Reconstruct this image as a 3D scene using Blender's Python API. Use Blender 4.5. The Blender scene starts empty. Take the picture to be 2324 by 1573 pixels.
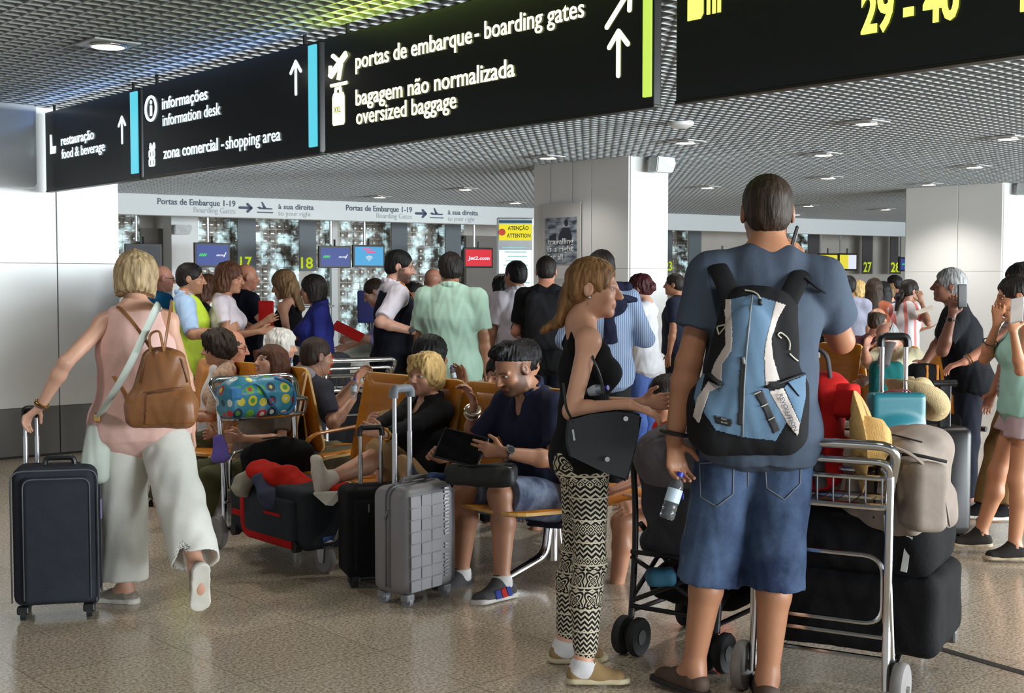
import bpy, bmesh, math, random
import numpy as np
from mathutils import Vector, Matrix

scene = bpy.context.scene
COL = scene.collection
random.seed(5)

# ---------------------------------------------------------------- camera
FPX, IMW, IMH, CAMZ, HOR = 2900.0, 2324.0, 1573.0, 1.5, 640.0
PITCH = math.atan((IMH / 2 - HOR) / FPX)
cam_d = bpy.data.cameras.new('camera')
cam_d.sensor_width = 36.0
cam_d.lens = 36.0 * FPX / IMW
cam_d.clip_start, cam_d.clip_end = 0.05, 200
cam = bpy.data.objects.new('camera', cam_d)
cam.location = (0, 0, CAMZ)
cam.rotation_euler = (math.pi / 2 - PITCH, 0, 0)
COL.objects.link(cam)
scene.camera = cam

# ---------------------------------------------------------------- world, daylight, exposure
world = bpy.data.worlds.new('hall_daylight')
scene.world = world
world.use_nodes = True
wb = world.node_tree.nodes['Background']
wb.inputs[0].default_value = (0.86, 0.93, 1.0, 1)
wb.inputs[1].default_value = 0.80


def area_light(name, loc, direction, sx, sy, energy, color=(1, 1, 1), shape='RECTANGLE'):
    d = bpy.data.lights.new(name, 'AREA')
    d.shape = shape
    d.size = sx
    if shape in ('RECTANGLE', 'ELLIPSE'):
        d.size_y = sy
    d.energy = energy
    d.color = color
    o = bpy.data.objects.new(name, d)
    o.location = loc
    o.rotation_euler = Vector(direction).to_track_quat('-Z', 'Y').to_euler()
    COL.objects.link(o)
    return o


AX = Vector((-0.663, 0.749, 0)).normalized()      # building axis running away to the left
BX = Vector((AX.y, -AX.x, 0))                      # building axis running away to the right
# glazed front of the terminal, behind the camera to the right
area_light('daylight_glazing', Vector((0, 0, 1.75)) - AX * 9 + BX * 13, AX - BX * .35, 22, 2.4, 6500, (0.88, 0.96, 1.0))

scene.view_settings.view_transform = 'Standard'
scene.view_settings.look = 'None'
scene.view_settings.gamma = 1.0
scene.view_settings.exposure = 0.0
try:
    scene.cycles.max_bounces = 5
    scene.cycles.diffuse_bounces = 3
    scene.cycles.glossy_bounces = 3
    scene.cycles.transmission_bounces = 6
    scene.cycles.transparent_max_bounces = 8
    scene.cycles.adaptive_threshold = 0.03
    scene.cycles.caustics_reflective = False
    scene.cycles.caustics_refractive = False
except Exception:
    pass

cosP, sinP = math.cos(PITCH), math.sin(PITCH)


def ray(u, v):
    x, y = (u - IMW / 2) / FPX, -(v - IMH / 2) / FPX
    return Vector((x, cosP + y * sinP, -sinP + y * cosP))


def P(u, v, Y):
    d = ray(u, v)
    return Vector((0, 0, CAMZ)) + d * (Y / d.y)


def G(u, v, z=0.0):
    d = ray(u, v)
    return Vector((0, 0, CAMZ)) + d * ((z - CAMZ) / d.z)


def online(p0, d, u):
    """plan point where the ray column u crosses the plan line p0 + t d; returns t"""
    k = (u - IMW / 2) / FPX
    return (k * p0.y - p0.x) / (d.x - k * d.y)


# ---------------------------------------------------------------- materials
def s2l(c):
    c = c / 255.0
    return c / 12.92 if c <= 0.04045 else ((c + 0.055) / 1.055) ** 2.4


def C(r, g, b, a=1.0):
    return (s2l(r), s2l(g), s2l(b), a)


MATS = {}


def nmat(name):
    m = bpy.data.materials.new(name)
    m.use_nodes = True
    nt = m.node_tree
    return m, nt, nt.nodes['Principled BSDF']


def M(name, col, rough=0.55, metal=0.0, var=0.12, vscale=12.0, bump=0.0, bscale=200.0, stretch=(1, 1, 1), spec=0.5, coat=0.0, alpha=1.0, trans=0.0, sheen=0.0):
    """plain procedural material: a noise that varies the colour a little plus a bump"""
    if name in MATS:
        return MATS[name]
    m, nt, b = nmat(name)
    N, L = nt.nodes, nt.links
    tc = N.new('ShaderNodeTexCoord')
    mp = N.new('ShaderNodeMapping')
    mp.inputs['Scale'].default_value = stretch
    L.new(tc.outputs['Object'], mp.inputs[0])
    nz = N.new('ShaderNodeTexNoise')
    nz.inputs['Scale'].default_value = vscale
    nz.inputs['Detail'].default_value = 4
    L.new(mp.outputs[0], nz.inputs['Vector'])
    rp = N.new('ShaderNodeValToRGB')
    rp.color_ramp.elements[0].position, rp.color_ramp.elements[1].position = 0.3, 0.7
    rp.color_ramp.elements[0].color = tuple(max(0, x * (1 - var)) for x in col[:3]) + (1,)
    rp.color_ramp.elements[1].color = tuple(min(1, x * (1 + var)) for x in col[:3]) + (1,)
    L.new(nz.outputs[0], rp.inputs[0])
    L.new(rp.outputs[0], b.inputs['Base Color'])
    b.inputs['Roughness'].default_value = rough
    b.inputs['Metallic'].default_value = metal
    b.inputs['Specular IOR Level'].default_value = spec
    b.inputs['Coat Weight'].default_value = coat
    b.inputs['Coat Roughness'].default_value = 0.12
    if sheen:
        b.inputs['Sheen Weight'].default_value = sheen
    if alpha < 1:
        b.inputs['Alpha'].default_value = alpha
    if trans:
        b.inputs['Transmission Weight'].default_value = trans
        b.inputs['IOR'].default_value = 1.3
    if bump:
        n2 = N.new('ShaderNodeTexNoise')
        n2.inputs['Scale'].default_value = bscale
        n2.inputs['Detail'].default_value = 3
        L.new(mp.outputs[0], n2.inputs['Vector'])
        bp = N.new('ShaderNodeBump')
        bp.inputs['Strength'].default_value = bump
        bp.inputs['Distance'].default_value = 0.004
        L.new(n2.outputs[0], bp.inputs['Height'])
        L.new(bp.outputs[0], b.inputs['Normal'])
    MATS[name] = m
    return m


def EM(name, col, strength=1.0, base=None):
    if name in MATS:
        return MATS[name]
    m, nt, b = nmat(name)
    b.inputs['Base Color'].default_value = base or (0.02, 0.02, 0.02, 1)
    b.inputs['Roughness'].default_value = 0.35
    b.inputs['Specular IOR Level'].default_value = 0.15
    b.inputs['Emission Color'].default_value = col
    b.inputs['Emission Strength'].default_value = strength
    MATS[name] = m
    return m


def fabric(name, rgb, rough=0.85, var=0.10, bump=0.35, bscale=38.0, vscale=14.0):
    return M(name, C(*rgb), rough, 0, var, vscale, bump, bscale, spec=0.18)


CHROME = M('chrome', C(205, 205, 205), 0.16, 1.0, 0.03)
STEEL = M('brushed_steel', C(165, 165, 165), 0.32, 1.0, 0.06)
BLACKP = M('black_plastic', C(22, 22, 23), 0.45, 0, 0.1)
RUBBER = M('black_rubber', C(26, 26, 27), 0.75, 0, 0.1)
WHITE = M('white_panel', C(228, 230, 230), 0.35, 0, 0.02, 2.0)
ALU = M('aluminium', C(190, 192, 196), 0.28, 0.9, 0.04)


# ---------------------------------------------------------------- object helpers
def tag(o, label, cat, group=None):
    o['label'] = label
    o['category'] = cat
    if group:
        o['group'] = group
    return o


def struct(o):
    o['kind'] = 'structure'
    return o


def thing(name, label, cat, loc=(0, 0, 0), rz=0.0, group=None):
    o = bpy.data.objects.new(name, None)
    o.empty_display_size = 0.1
    o.location = loc
    o.rotation_euler = (0, 0, rz)
    COL.objects.link(o)
    return tag(o, label, cat, group)


def link(name, me, mat=None, parent=None, smooth=None):
    o = bpy.data.objects.new(name, me)
    COL.objects.link(o)
    if mat is not None and len(me.materials) == 0:
        for m in (mat if isinstance(mat, (list, tuple)) else [mat]):
            me.materials.append(m)
    if parent is not None:
        o.parent = parent
    return o


def obj(name, bm, mat=None, parent=None, smooth=False, angle=40, base=None):
    """links a bmesh as one object; vertices are given in the parent's frame"""
    me = bpy.data.meshes.new(name)
    bmesh.ops.recalc_face_normals(bm, faces=bm.faces)
    if base is not None:
        bmesh.ops.translate(bm, verts=bm.verts, vec=-Vector(base))
    bm.to_mesh(me)
    bm.free()
    if smooth:
        for p in me.polygons:
            p.use_smooth = True
        if angle < 180:
            try:
                me.set_sharp_from_angle(angle=math.radians(angle))
            except Exception:
                pass
    o = link(name, me, mat, parent)
    if base is not None:
        o.location = base
    return o


def obj_icons(name, bm, mat, parent, gap=.05):
    """links every separate pictogram of a bmesh as an object of its own"""
    bm.verts.index_update()
    left, isl = set(bm.verts), []
    while left:
        st_ = [left.pop()]
        grp = set(st_)
        while st_:
            v = st_.pop()
            for e in v.link_edges:
                w = e.other_vert(v)
                if w in left:
                    left.discard(w)
                    grp.add(w)
                    st_.append(w)
        lo = Vector([min(v.co[i] for v in grp) for i in range(3)])
        hi = Vector([max(v.co[i] for v in grp) for i in range(3)])
        isl.append([grp, lo, hi])
    done = False
    while not done:
        done = True
        for i in range(len(isl)):
            for j in range(i + 1, len(isl)):
                if all(isl[i][1][k] - gap < isl[j][2][k] and isl[j][1][k] - gap < isl[i][2][k] for k in range(3)):
                    a, b = isl[i], isl.pop(j)
                    a[0] |= b[0]
                    a[1] = Vector([min(a[1][k], b[1][k]) for k in range(3)])
                    a[2] = Vector([max(a[2][k], b[2][k]) for k in range(3)])
                    done = False
                    break
            if not done:
                break
    for grp, lo, hi in isl:
        b2 = NB()
        mp = {v: b2.verts.new(v.co) for v in grp}
        for f in bm.faces:
            if f.verts[0] in grp:
                b2.faces.new([mp[v] for v in f.verts])
        obj(name, b2, mat, parent)
    bm.free()


def NB():
    return bmesh.new()


def rotz(a):
    return Matrix.Rotation(a, 4, 'Z')


def add_box(bm, c, size, rot=None, bev=0.0, seg=2, mi=0):
    m = Matrix.Translation(Vector(c)) @ (rot.to_4x4() if rot is not None else Matrix.Identity(4)) @ Matrix.Diagonal((size[0], size[1], size[2], 1))
    r = bmesh.ops.create_cube(bm, size=1.0, matrix=m)
    vs = r['verts']
    fs = list({f for v in vs for f in v.link_faces})
    if bev > 0:
        es = list({e for v in vs for e in v.link_edges})
        rb = bmesh.ops.bevel(bm, geom=es, offset=bev, segments=seg, affect='EDGES', profile=0.5, clamp_overlap=True)
        fs = list(set(rb['faces']) | {f for v in rb['verts'] if v.is_valid for f in v.link_faces} | {f for f in fs if f.is_valid})
    for f in fs:
        if f.is_valid:
            f.material_index = mi
    return bm


def add_cyl(bm, a, b, r, r2=None, seg=16, mi=0):
    a, b = Vector(a), Vector(b)
    d = b - a
    q = d.to_track_quat('Z', 'Y').to_matrix().to_4x4()
    m = Matrix.Translation((a + b) / 2) @ q
    rr = bmesh.ops.create_cone(bm, cap_ends=True, segments=seg, radius1=r, radius2=r if r2 is None else r2, depth=d.length, matrix=m)
    for f in {f for v in rr['verts'] for f in v.link_faces}:
        f.material_index = mi
    return bm


def add_ball(bm, c, r, seg=16, scale=(1, 1, 1), rot=None, mi=0):
    m = Matrix.Translation(Vector(c)) @ (rot.to_4x4() if rot is not None else Matrix.Identity(4)) @ Matrix.Diagonal((r * scale[0], r * scale[1], r * scale[2], 1))
    rr = bmesh.ops.create_uvsphere(bm, u_segments=seg, v_segments=max(6, seg // 2), radius=1.0, matrix=m)
    for f in {f for v in rr['verts'] for f in v.link_faces}:
        f.material_index = mi
    return bm


def fillet(pts, rad, n=5, closed=False):
    pts = [Vector(p) for p in pts]
    out = []
    N = len(pts)
    for i, p in enumerate(pts):
        if not closed and i in (0, N - 1):
            out.append(p)
            continue
        a, b = pts[i - 1], pts[(i + 1) % N]
        da, db = (a - p), (b - p)
        r = min(rad, da.length * 0.48, db.length * 0.48)
        s, e = p + da.normalized() * r, p + db.normalized() * r
        for k in range(n + 1):
            t = k / n
            out.append(s * (1 - t) ** 2 + p * 2 * t * (1 - t) + e * t * t)
    return out


def add_tube(bm, pts, r, seg=10, closed=False, flat=1.0, up=(0, 0, 1), mi=0):
    """sweeps a round (or flattened) section along a polyline; r may be a list"""
    pts = [Vector(p) for p in pts]
    n = len(pts)
    rings = []
    prev = None
    for i, p in enumerate(pts):
        if closed:
            t = (pts[(i + 1) % n] - pts[i - 1])
        else:
            t = pts[min(i + 1, n - 1)] - pts[max(i - 1, 0)]
        if t.length < 1e-9:
            t = Vector((0, 0, 1))
        t.normalize()
        if prev is None:
            u = Vector(up)
            if abs(u.dot(t)) > 0.95:
                u = Vector((1, 0, 0)) if abs(t.x) < 0.9 else Vector((0, 1, 0))
            s = t.cross(u).normalized()
        else:
            s = (prev - t * prev.dot(t))
            s = s.normalized() if s.length > 1e-6 else t.orthogonal().normalized()
        prev = s
        w = s.cross(t)
        rr = r[i] if isinstance(r, (list, tuple)) else r
        rings.append([bm.verts.new(p + s * (math.cos(2 * math.pi * k / seg) * rr) + w * (math.sin(2 * math.pi * k / seg) * rr * flat)) for k in range(seg)])
    m = n if closed else n - 1
    for i in range(m):
        A, B = rings[i], rings[(i + 1) % n]
        for k in range(seg):
            f = bm.faces.new((A[k], A[(k + 1) % seg], B[(k + 1) % seg], B[k]))
            f.material_index = mi
            f.smooth = True
    if not closed:
        for R in (rings[0], rings[-1]):
            f = bm.faces.new(R)
            f.material_index = mi
    return bm


def add_lathe(bm, prof, origin=(0, 0, 0), rot=None, seg=24, mi=0, scale=(1, 1)):
    O = Matrix.Translation(Vector(origin)) @ (rot.to_4x4() if rot is not None else Matrix.Identity(4))
    rings = []
    for (r, z) in prof:
        rings.append([bm.verts.new(O @ Vector((r * scale[0] * math.cos(2 * math.pi * k / seg), r * scale[1] * math.sin(2 * math.pi * k / seg), z))) for k in range(seg)])
    for A, B in zip(rings, rings[1:]):
        for k in range(seg):
            f = bm.faces.new((A[k], A[(k + 1) % seg], B[(k + 1) % seg], B[k]))
            f.material_index = mi
            f.smooth = True
    for R in (rings[0], rings[-1]):
        try:
            f = bm.faces.new(R)
            f.material_index = mi
        except Exception:
            pass
    return bm


def add_prism(bm, outline, o, xd, yd, nd, depth, mi=0):
    """extrudes a 2-D outline placed at o along xd, yd by depth along nd"""
    o, xd, yd, nd = Vector(o), Vector(xd), Vector(yd), Vector(nd)
    A = [bm.verts.new(o + xd * x + yd * y) for x, y in outline]
    B = [bm.verts.new(o + xd * x + yd * y + nd * depth) for x, y in outline]
    n = len(A)
    f1 = bm.faces.new(A[::-1])
    f2 = bm.faces.new(B)
    f1.material_index = f2.material_index = mi
    for i in range(n):
        f = bm.faces.new((A[i], A[(i + 1) % n], B[(i + 1) % n], B[i]))
        f.material_index = mi
    return bm


def frame(o, xd, yd, nd):
    m = Matrix.Identity(4)
    for i, v in enumerate((Vector(xd), Vector(yd), Vector(nd))):
        m[0][i], m[1][i], m[2][i] = v
    m.translation = Vector(o)
    return m


def text_mesh(s, bold=0.0, depth=0.004, spacing=1.0):
    cu = bpy.data.curves.new('t', 'FONT')
    cu.body = s
    cu.size = 1.0
    cu.offset = bold
    cu.extrude = depth
    cu.resolution_u = 3
    cu.space_character = spacing
    o = bpy.data.objects.new('t', cu)
    COL.objects.link(o)
    dg = bpy.context.evaluated_depsgraph_get()
    me = bpy.data.meshes.new_from_object(o.evaluated_get(dg))
    bpy.data.objects.remove(o)
    bpy.data.curves.remove(cu)
    me.materials.clear()
    return me


def text(name, s, o, xd, yd, nd, width=None, height=None, mat=None, parent=None, bold=0.0, depth=0.003, slant=0.0):
    """lettering lying in the plane (xd, yd) with its left baseline at o; fitted to width and/or cap height"""
    me = text_mesh(s, bold, 0.0, 1.0)
    n = len(me.vertices)
    co = np.empty(n * 3, np.float32)
    me.vertices.foreach_get('co', co)
    co = co.reshape(-1, 3)
    x0, x1 = co[:, 0].min(), co[:, 0].max()
    sx = sy = None
    if width is not None:
        sx = width / max(1e-6, x1 - x0)
    if height is not None:
        sy = height / 0.72
    sx = sx or sy
    sy = sy or sx
    co[:, 0] = (co[:, 0] - x0) * sx + slant * co[:, 1] * sy
    co[:, 1] *= sy
    xd, yd, nd = (np.array(Vector(v).normalized()) for v in (xd, yd, nd))
    w = np.array(o)[None] + co[:, :1] * xd + co[:, 1:2] * yd + nd * 0.003
    me.vertices.foreach_set('co', w.astype(np.float32).ravel())
    me.update()
    bm = NB()
    bm.from_mesh(me)
    bpy.data.meshes.remove(me)
    r = bmesh.ops.extrude_face_region(bm, geom=bm.faces[:])
    bmesh.ops.translate(bm, verts=[g for g in r['geom'] if isinstance(g, bmesh.types.BMVert)], vec=Vector(nd) * depth)
    me = bpy.data.meshes.new(name)
    bm.to_mesh(me)
    bm.free()
    return link(name, me, mat, parent)


def copy_thing(root, loc=None, rz=None, label=None, group=None):
    c = root.copy()
    COL.objects.link(c)
    for ch in root.children:
        d = ch.copy()
        COL.objects.link(d)
        d.parent = c
        for g in ch.children:
            e = g.copy()
            COL.objects.link(e)
            e.parent = d
    if loc is not None:
        c.location = loc
    if rz is not None:
        c.rotation_euler = (0, 0, rz)
    if label:
        c['label'] = label
    if group:
        c['group'] = group
    return c
# ================================================================ the hall
ZC = 2.98
RAX = Matrix(((BX.x, AX.x, 0), (BX.y, AX.y, 0), (0, 0, 1)))        # columns: local x = BX, local y = AX


def floor_mat():
    m, nt, b = nmat('granite_floor')
    N, L = nt.nodes, nt.links
    tc = N.new('ShaderNodeTexCoord')
    mp = N.new('ShaderNodeMapping')
    mp.inputs['Rotation'].default_value = (0, 0, -math.atan2(BX.y, BX.x))
    L.new(tc.outputs['Object'], mp.inputs[0])
    n1 = N.new('ShaderNodeTexNoise')
    n1.inputs['Scale'].default_value = 75
    n1.inputs['Detail'].default_value = 6
    n1.inputs['Roughness'].default_value = 0.75
    L.new(mp.outputs[0], n1.inputs['Vector'])
    rp = N.new('ShaderNodeValToRGB')
    e = rp.color_ramp.elements
    e[0].position, e[0].color = 0.36, C(104, 94, 82)
    e[1].position, e[1].color = 0.66, C(248, 236, 216)
    k = e.new(0.47)
    k.color = C(186, 171, 151)
    k = e.new(0.55)
    k.color = C(216, 201, 180)
    L.new(n1.outputs[0], rp.inputs[0])
    br = N.new('ShaderNodeTexBrick')
    br.offset = 0.0
    br.inputs['Color1'].default_value = (1, 1, 1, 1)
    br.inputs['Color2'].default_value = (0.9, 0.89, 0.87, 1)
    br.inputs['Mortar'].default_value = (0.66, 0.64, 0.61, 1)
    br.inputs['Scale'].default_value = 1.0
    br.inputs['Mortar Size'].default_value = 0.004
    br.inputs['Brick Width'].default_value = 0.6
    br.inputs['Row Height'].default_value = 0.6
    L.new(mp.outputs[0], br.inputs[0])
    mx = N.new('ShaderNodeMix')
    mx.data_type, mx.blend_type = 'RGBA', 'MULTIPLY'
    mx.inputs[0].default_value = 1.0
    L.new(rp.outputs[0], mx.inputs[6])
    L.new(br.outputs['Color'], mx.inputs[7])
    L.new(mx.outputs[2], b.inputs['Base Color'])
    b.inputs['Roughness'].default_value = 0.17
    b.inputs['Specular IOR Level'].default_value = 0.55
    return m


bm = NB()
add_box(bm, (2, 14, -0.05), (60, 60, 0.1))
struct(obj('floor', bm, floor_mat()))

# dark joint strip inlaid in the floor at the right
a_, b_ = G(2095, 1462), G(2420, 1556)
d_ = (b_ - a_)
bm = NB()
add_box(bm, (a_ + b_) / 2, (d_.length, 0.045, 0.004), rotz(math.atan2(d_.y, d_.x)).to_3x3())
struct(obj('trim_1', bm, M('dark_joint', C(52, 48, 47), 0.5)))

# open-cell ceiling
CELL = 0.112
bm = NB()
p0, p1, q0, q1 = -7.0, 27.0, -6.0, 37.0


def blade(o, d, n, length, h):
    """one blade of the grid: a thin upturned channel, cut into short runs"""
    k = int(length / 0.7) + 1
    prev = None
    for i in range(k + 1):
        c = o + d * (length * i / k)
        ring = [bm.verts.new(c + n * x + Vector((0, 0, z))) for x, z in ((-.0055, h), (-.0055, 0), (.0055, 0), (.0055, h))]
        if prev:
            for a in range(3):
                bm.faces.new((prev[a], prev[a + 1], ring[a + 1], ring[a]))
        prev = ring


for i in range(int((q1 - q0) / CELL) + 1):
    blade(AX * p0 + BX * (q0 + i * CELL) + Vector((0, 0, ZC)), AX, BX, p1 - p0, 0.048)
for i in range(int((p1 - p0) / CELL) + 1):
    blade(AX * (p0 + i * CELL) + BX * q0 + Vector((0, 0, ZC + 0.0006)), BX, AX, q1 - q0, 0.047)
struct(obj('ceiling', bm, M('ceiling_grid_paint', C(186, 191, 194), 0.42, 0.25, 0.04, 1.5)))
bm = NB()
add_box(bm, AX * 10 + BX * 15 + Vector((0, 0, 3.62)), (43, 34, 0.1), RAX)
struct(obj('ceiling_plenum', bm, M('plenum', C(34, 35, 36), 0.85)))

# ---------------------------------------------------------------- ceiling lights
LAMP_ON = EM('lamp_glow', (1.0, 0.93, 0.84, 1), 7.0)
PLATE = M('lamp_plate', C(196, 198, 200), 0.4, 0.3)
bmp, bmr, bmd = NB(), NB(), NB()
add_box(bmp, (0, 0, 0.0), (0.30, 0.30, 0.012), bev=0.003)
add_lathe(bmr, [(0.085, -0.006), (0.112, -0.006), (0.112, -0.018), (0.1, -0.022), (0.085, -0.016)], seg=28)
add_cyl(bmd, (0, 0, -0.0215), (0, 0, -0.0065), 0.098, seg=28)
me_p, me_r, me_d = (bpy.data.meshes.new(x) for x in ('plate', 'rim', 'lens'))
for b_m, me, ma in ((bmp, me_p, PLATE), (bmr, me_r, CHROME), (bmd, me_d, LAMP_ON)):
    b_m.to_mesh(me)
    b_m.free()
    me.materials.append(ma)
LAMPS = [
    (245, 100, 'square ceiling downlight nearest the camera, above the food and beverage sign', 60),
    (1557, 321, 'ceiling downlight in line with the white face of the middle pillar', 45),
    (1870, 349, 'ceiling downlight above the short-haired man in the slate T-shirt, nearer of two', 45),
    (1968, 277, 'ceiling downlight just under the gates 29 to 40 sign', 45),
    (2288, 312, 'ceiling downlight at the right edge below the gates 29 to 40 sign', 45),
    (2212, 377, 'ceiling downlight over the grey pillar at the right', 45),
    (1606, 424, 'ceiling downlight left of the short-haired man\'s head', 45),
    (1835, 466, 'ceiling downlight right of the short-haired man\'s head, above the white fascia', 35),
    (2108, 417, 'ceiling downlight touching the top of the grey pillar at the right', 45),
    (1244, 356, 'ceiling downlight left of the top of the middle pillar', 45),
    (1056, 428, 'ceiling downlight above the second boarding gates notice', 45),
    (862, 446, 'ceiling downlight above the words of the second boarding gates notice', 35),
    (1170, 459, 'ceiling downlight beside the left edge of the middle pillar', 35),
    (2010, 474, 'small far ceiling downlight next to the grey pillar', 35),
    (1805, 486, 'small far ceiling downlight beside the short-haired man\'s right ear', 30),
    (1880, 402, 'ceiling downlight above the short-haired man, farther of two', 40),
]


def lamp(loc, label, w, vis=True):
    t = thing('ceiling_light', label, 'ceiling light', loc, -0.846, 'recessed downlights in the open-cell ceiling')
    for nm, me in (('plate', me_p), ('rim', me_r), ('lens', me_d)):
        link(nm, me, None, t)
    d = bpy.data.lights.new('downlight_or_fill_spot', 'SPOT')
    d.energy = w
    d.spot_size = math.radians(125)
    d.spot_blend = 0.7
    d.shadow_soft_size = 0.07
    d.color = (1.0, 0.94, 0.86)
    o = bpy.data.objects.new('downlight_or_fill_spot', d)
    COL.objects.link(o)
    o.location = Vector(loc) + Vector((0, 0, -0.035))
    return t


for (u, v, lab, w) in LAMPS:
    lamp(G(u, v, ZC - 0.008), lab, w)
for (x, y, w) in ((0.6, 3.0, 60), (3.2, 4.4, 80), (-2.6, 5.0, 50), (1.2, 6.6, 80), (-0.6, 8.6, 80), (-3.0, 9.2, 70), (4.3, 8.0, 80), (-3.2, 13.5, 110), (-0.5, 13.0, 100), (3.2, 12.5, 90), (-4.2, 18.0, 150), (0, 19, 150), (6, 19, 120), (-6.4, 19.5, 150), (-3.5, 22.0, 180), (1.5, 24.5, 200), (7.5, 27.5, 220), (10, 24, 150)):  # fill spots added without fixtures to brighten the hall and the far fascia
    d = bpy.data.lights.new('downlight_or_fill_spot', 'SPOT')
    d.energy, d.spot_size, d.spot_blend, d.shadow_soft_size, d.color = w, math.radians(130), 0.7, 0.1, (1.0, 0.95, 0.88)
    o = bpy.data.objects.new('downlight_or_fill_spot', d)
    o.location = (x, y, ZC - 0.03)
    COL.objects.link(o)

bm = NB()
add_lathe(bm, [(0.012, -0.055), (0.07, -0.052), (0.115, -0.03), (0.125, 0.0), (0.01, 0.0)], seg=28)
t = tag(obj('wireless_access_point', bm, WHITE, None, True, base=None), 'round white wireless unit on the ceiling between the two green signs', 'access point')
t.location = G(1545, 278, ZC)


# ---------------------------------------------------------------- pillars
def pillar(name, corner, la, lb, z1=ZC + 0.03, seamA=None, hseam=True, kick=False):
    """clad pillar: corner nearest the camera, la along AX, lb along BX"""
    seam = M('panel_joint', C(70, 70, 70), 0.6)
    pan = M('pillar_panel', C(232, 233, 232), 0.3, 0, 0.015, 1.2, spec=0.55)
    o = struct(thing(name, '', '', (corner.x, corner.y, 0)))
    del o['label'], o['category']
    core = NB()
    add_box(core, AX * (la / 2) + BX * (lb / 2) + Vector((0, 0, z1 / 2)), (lb - 0.012, la - 0.012, z1), RAX)
    obj('core', core, seam, o)
    zs = [0.02, 0.43, 1.66, z1] if kick else [0.0, 1.66, z1]
    bm = NB()
    mt = [pan, M('kick_plate', C(112, 110, 108), 0.3, 0.0, 0.04, 3)]
    for zi, (z0, z2) in enumerate(zip(zs, zs[1:])):
        mi = 1 if (kick and zi == 0) else 0
        sa = [0, la] if seamA is None else [0] + [s for s in seamA if s < la] + [la]
        for s0, s1 in zip(sa, sa[1:]):
            for off in (0.0, lb):
                add_box(bm, AX * ((s0 + s1) / 2) + BX * off + Vector((0, 0, (z0 + z2) / 2)), (0.03, s1 - s0 - 0.008, z2 - z0 - 0.003), RAX, 0.002, 1, mi)
        sb = [0, lb] if not kick else [0, lb * 0.675, lb]
        for s0, s1 in zip(sb, sb[1:]):
            for off in (0.0, la):
                add_box(bm, BX * ((s0 + s1) / 2) + AX * off + Vector((0, 0, (z0 + z2) / 2)), (s1 - s0 - 0.010, 0.03, z2 - z0 - 0.003), RAX, 0.002, 1, mi)
    obj('cladding', bm, mt, o)
    return o


pc = P(1428, 640, 15.17); pc.z = 0
pillar('pillar_1', pc, 1.66, 0.67, seamA=[0.62])
pr = P(2273, 640, 19.2); pr.z = 0
pillar('pillar_2', pr, 1.62, 0.72, seamA=[0.72])
pl = G(137, 1032); pl.z = 0
PLC = pl - BX * 1.15
pillar('pillar_3', PLC, 0.7, 1.70, seamA=None, kick=True)
# polished bulkhead over the left pillar, the first sign runs into it
bm = NB()
add_box(bm, PLC + BX * 0.25 - AX * 0.05 + Vector((0, 0, (2.285 + 3.0) / 2)), (1.42, 0.16, 0.715), RAX, 0.05, 5)
struct(obj('trim_2', bm, M('polished_bulkhead', C(206, 209, 212), 0.22, 0.0, 0.03, 2), None, True))

# white fascia over the check-in desks
f0, f1 = P(262, 440, 21.3), P(2075, 505, 32.0)
f0.z = f1.z = 0
FD = (f1 - f0).normalized()
FN = Vector((FD.y, -FD.x, 0))
if FN.y > 0:
    FN = -FN
fl = (f1 - f0).length
FZ0, FZ1 = 2.625, 2.985


def fpt(u, z=0.0, off=0.0):
    t = online(f0 - FN * -off, FD, u)
    p = f0 + FN * off + FD * t
    return Vector((p.x, p.y, z))


RF = Matrix(((FD.x, -FN.x, 0), (FD.y, -FN.y, 0), (0, 0, 1)))
bm = NB()
c_ = (f0 + f1) / 2 - FN * 0.12
add_box(bm, (c_.x, c_.y, (FZ0 + FZ1) / 2), (fl + 3, 0.24, FZ1 - FZ0), RF, 0.01)
struct(obj('trim_3', bm, M('fascia_white', C(226, 233, 236), 0.4, 0, 0.01, 1)))
NAVY = M('navy_lettering', C(48, 62, 96), 0.5)
PALE = M('pale_lettering', C(196, 205, 210), 0.5)
GREYT = M('grey_lettering', C(110, 124, 140), 0.5)
UPZ = Vector((0, 0, 1))


def plane_icon(bm, o, xd, yd, nd, s, mi=0):
    """departing aircraft seen from the side over a line"""
    body = [(-.55, .06), (-.42, .10), (-.36, .10), (-.25, .05), (.42, .02), (.55, -.02), (.42, -.06), (-.40, -.06)]
    fin = [(-.12, .0), (-.26, .42), (-.17, .42), (.10, .0)]
    line = [(-.55, -.30), (.55, -.30), (.55, -.23), (-.55, -.23)]
    for ol in (body, fin, line):
        add_prism(bm, [(x * s, y * s) for x, y in ol], o, xd, yd, nd, 0.004, mi)


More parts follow.
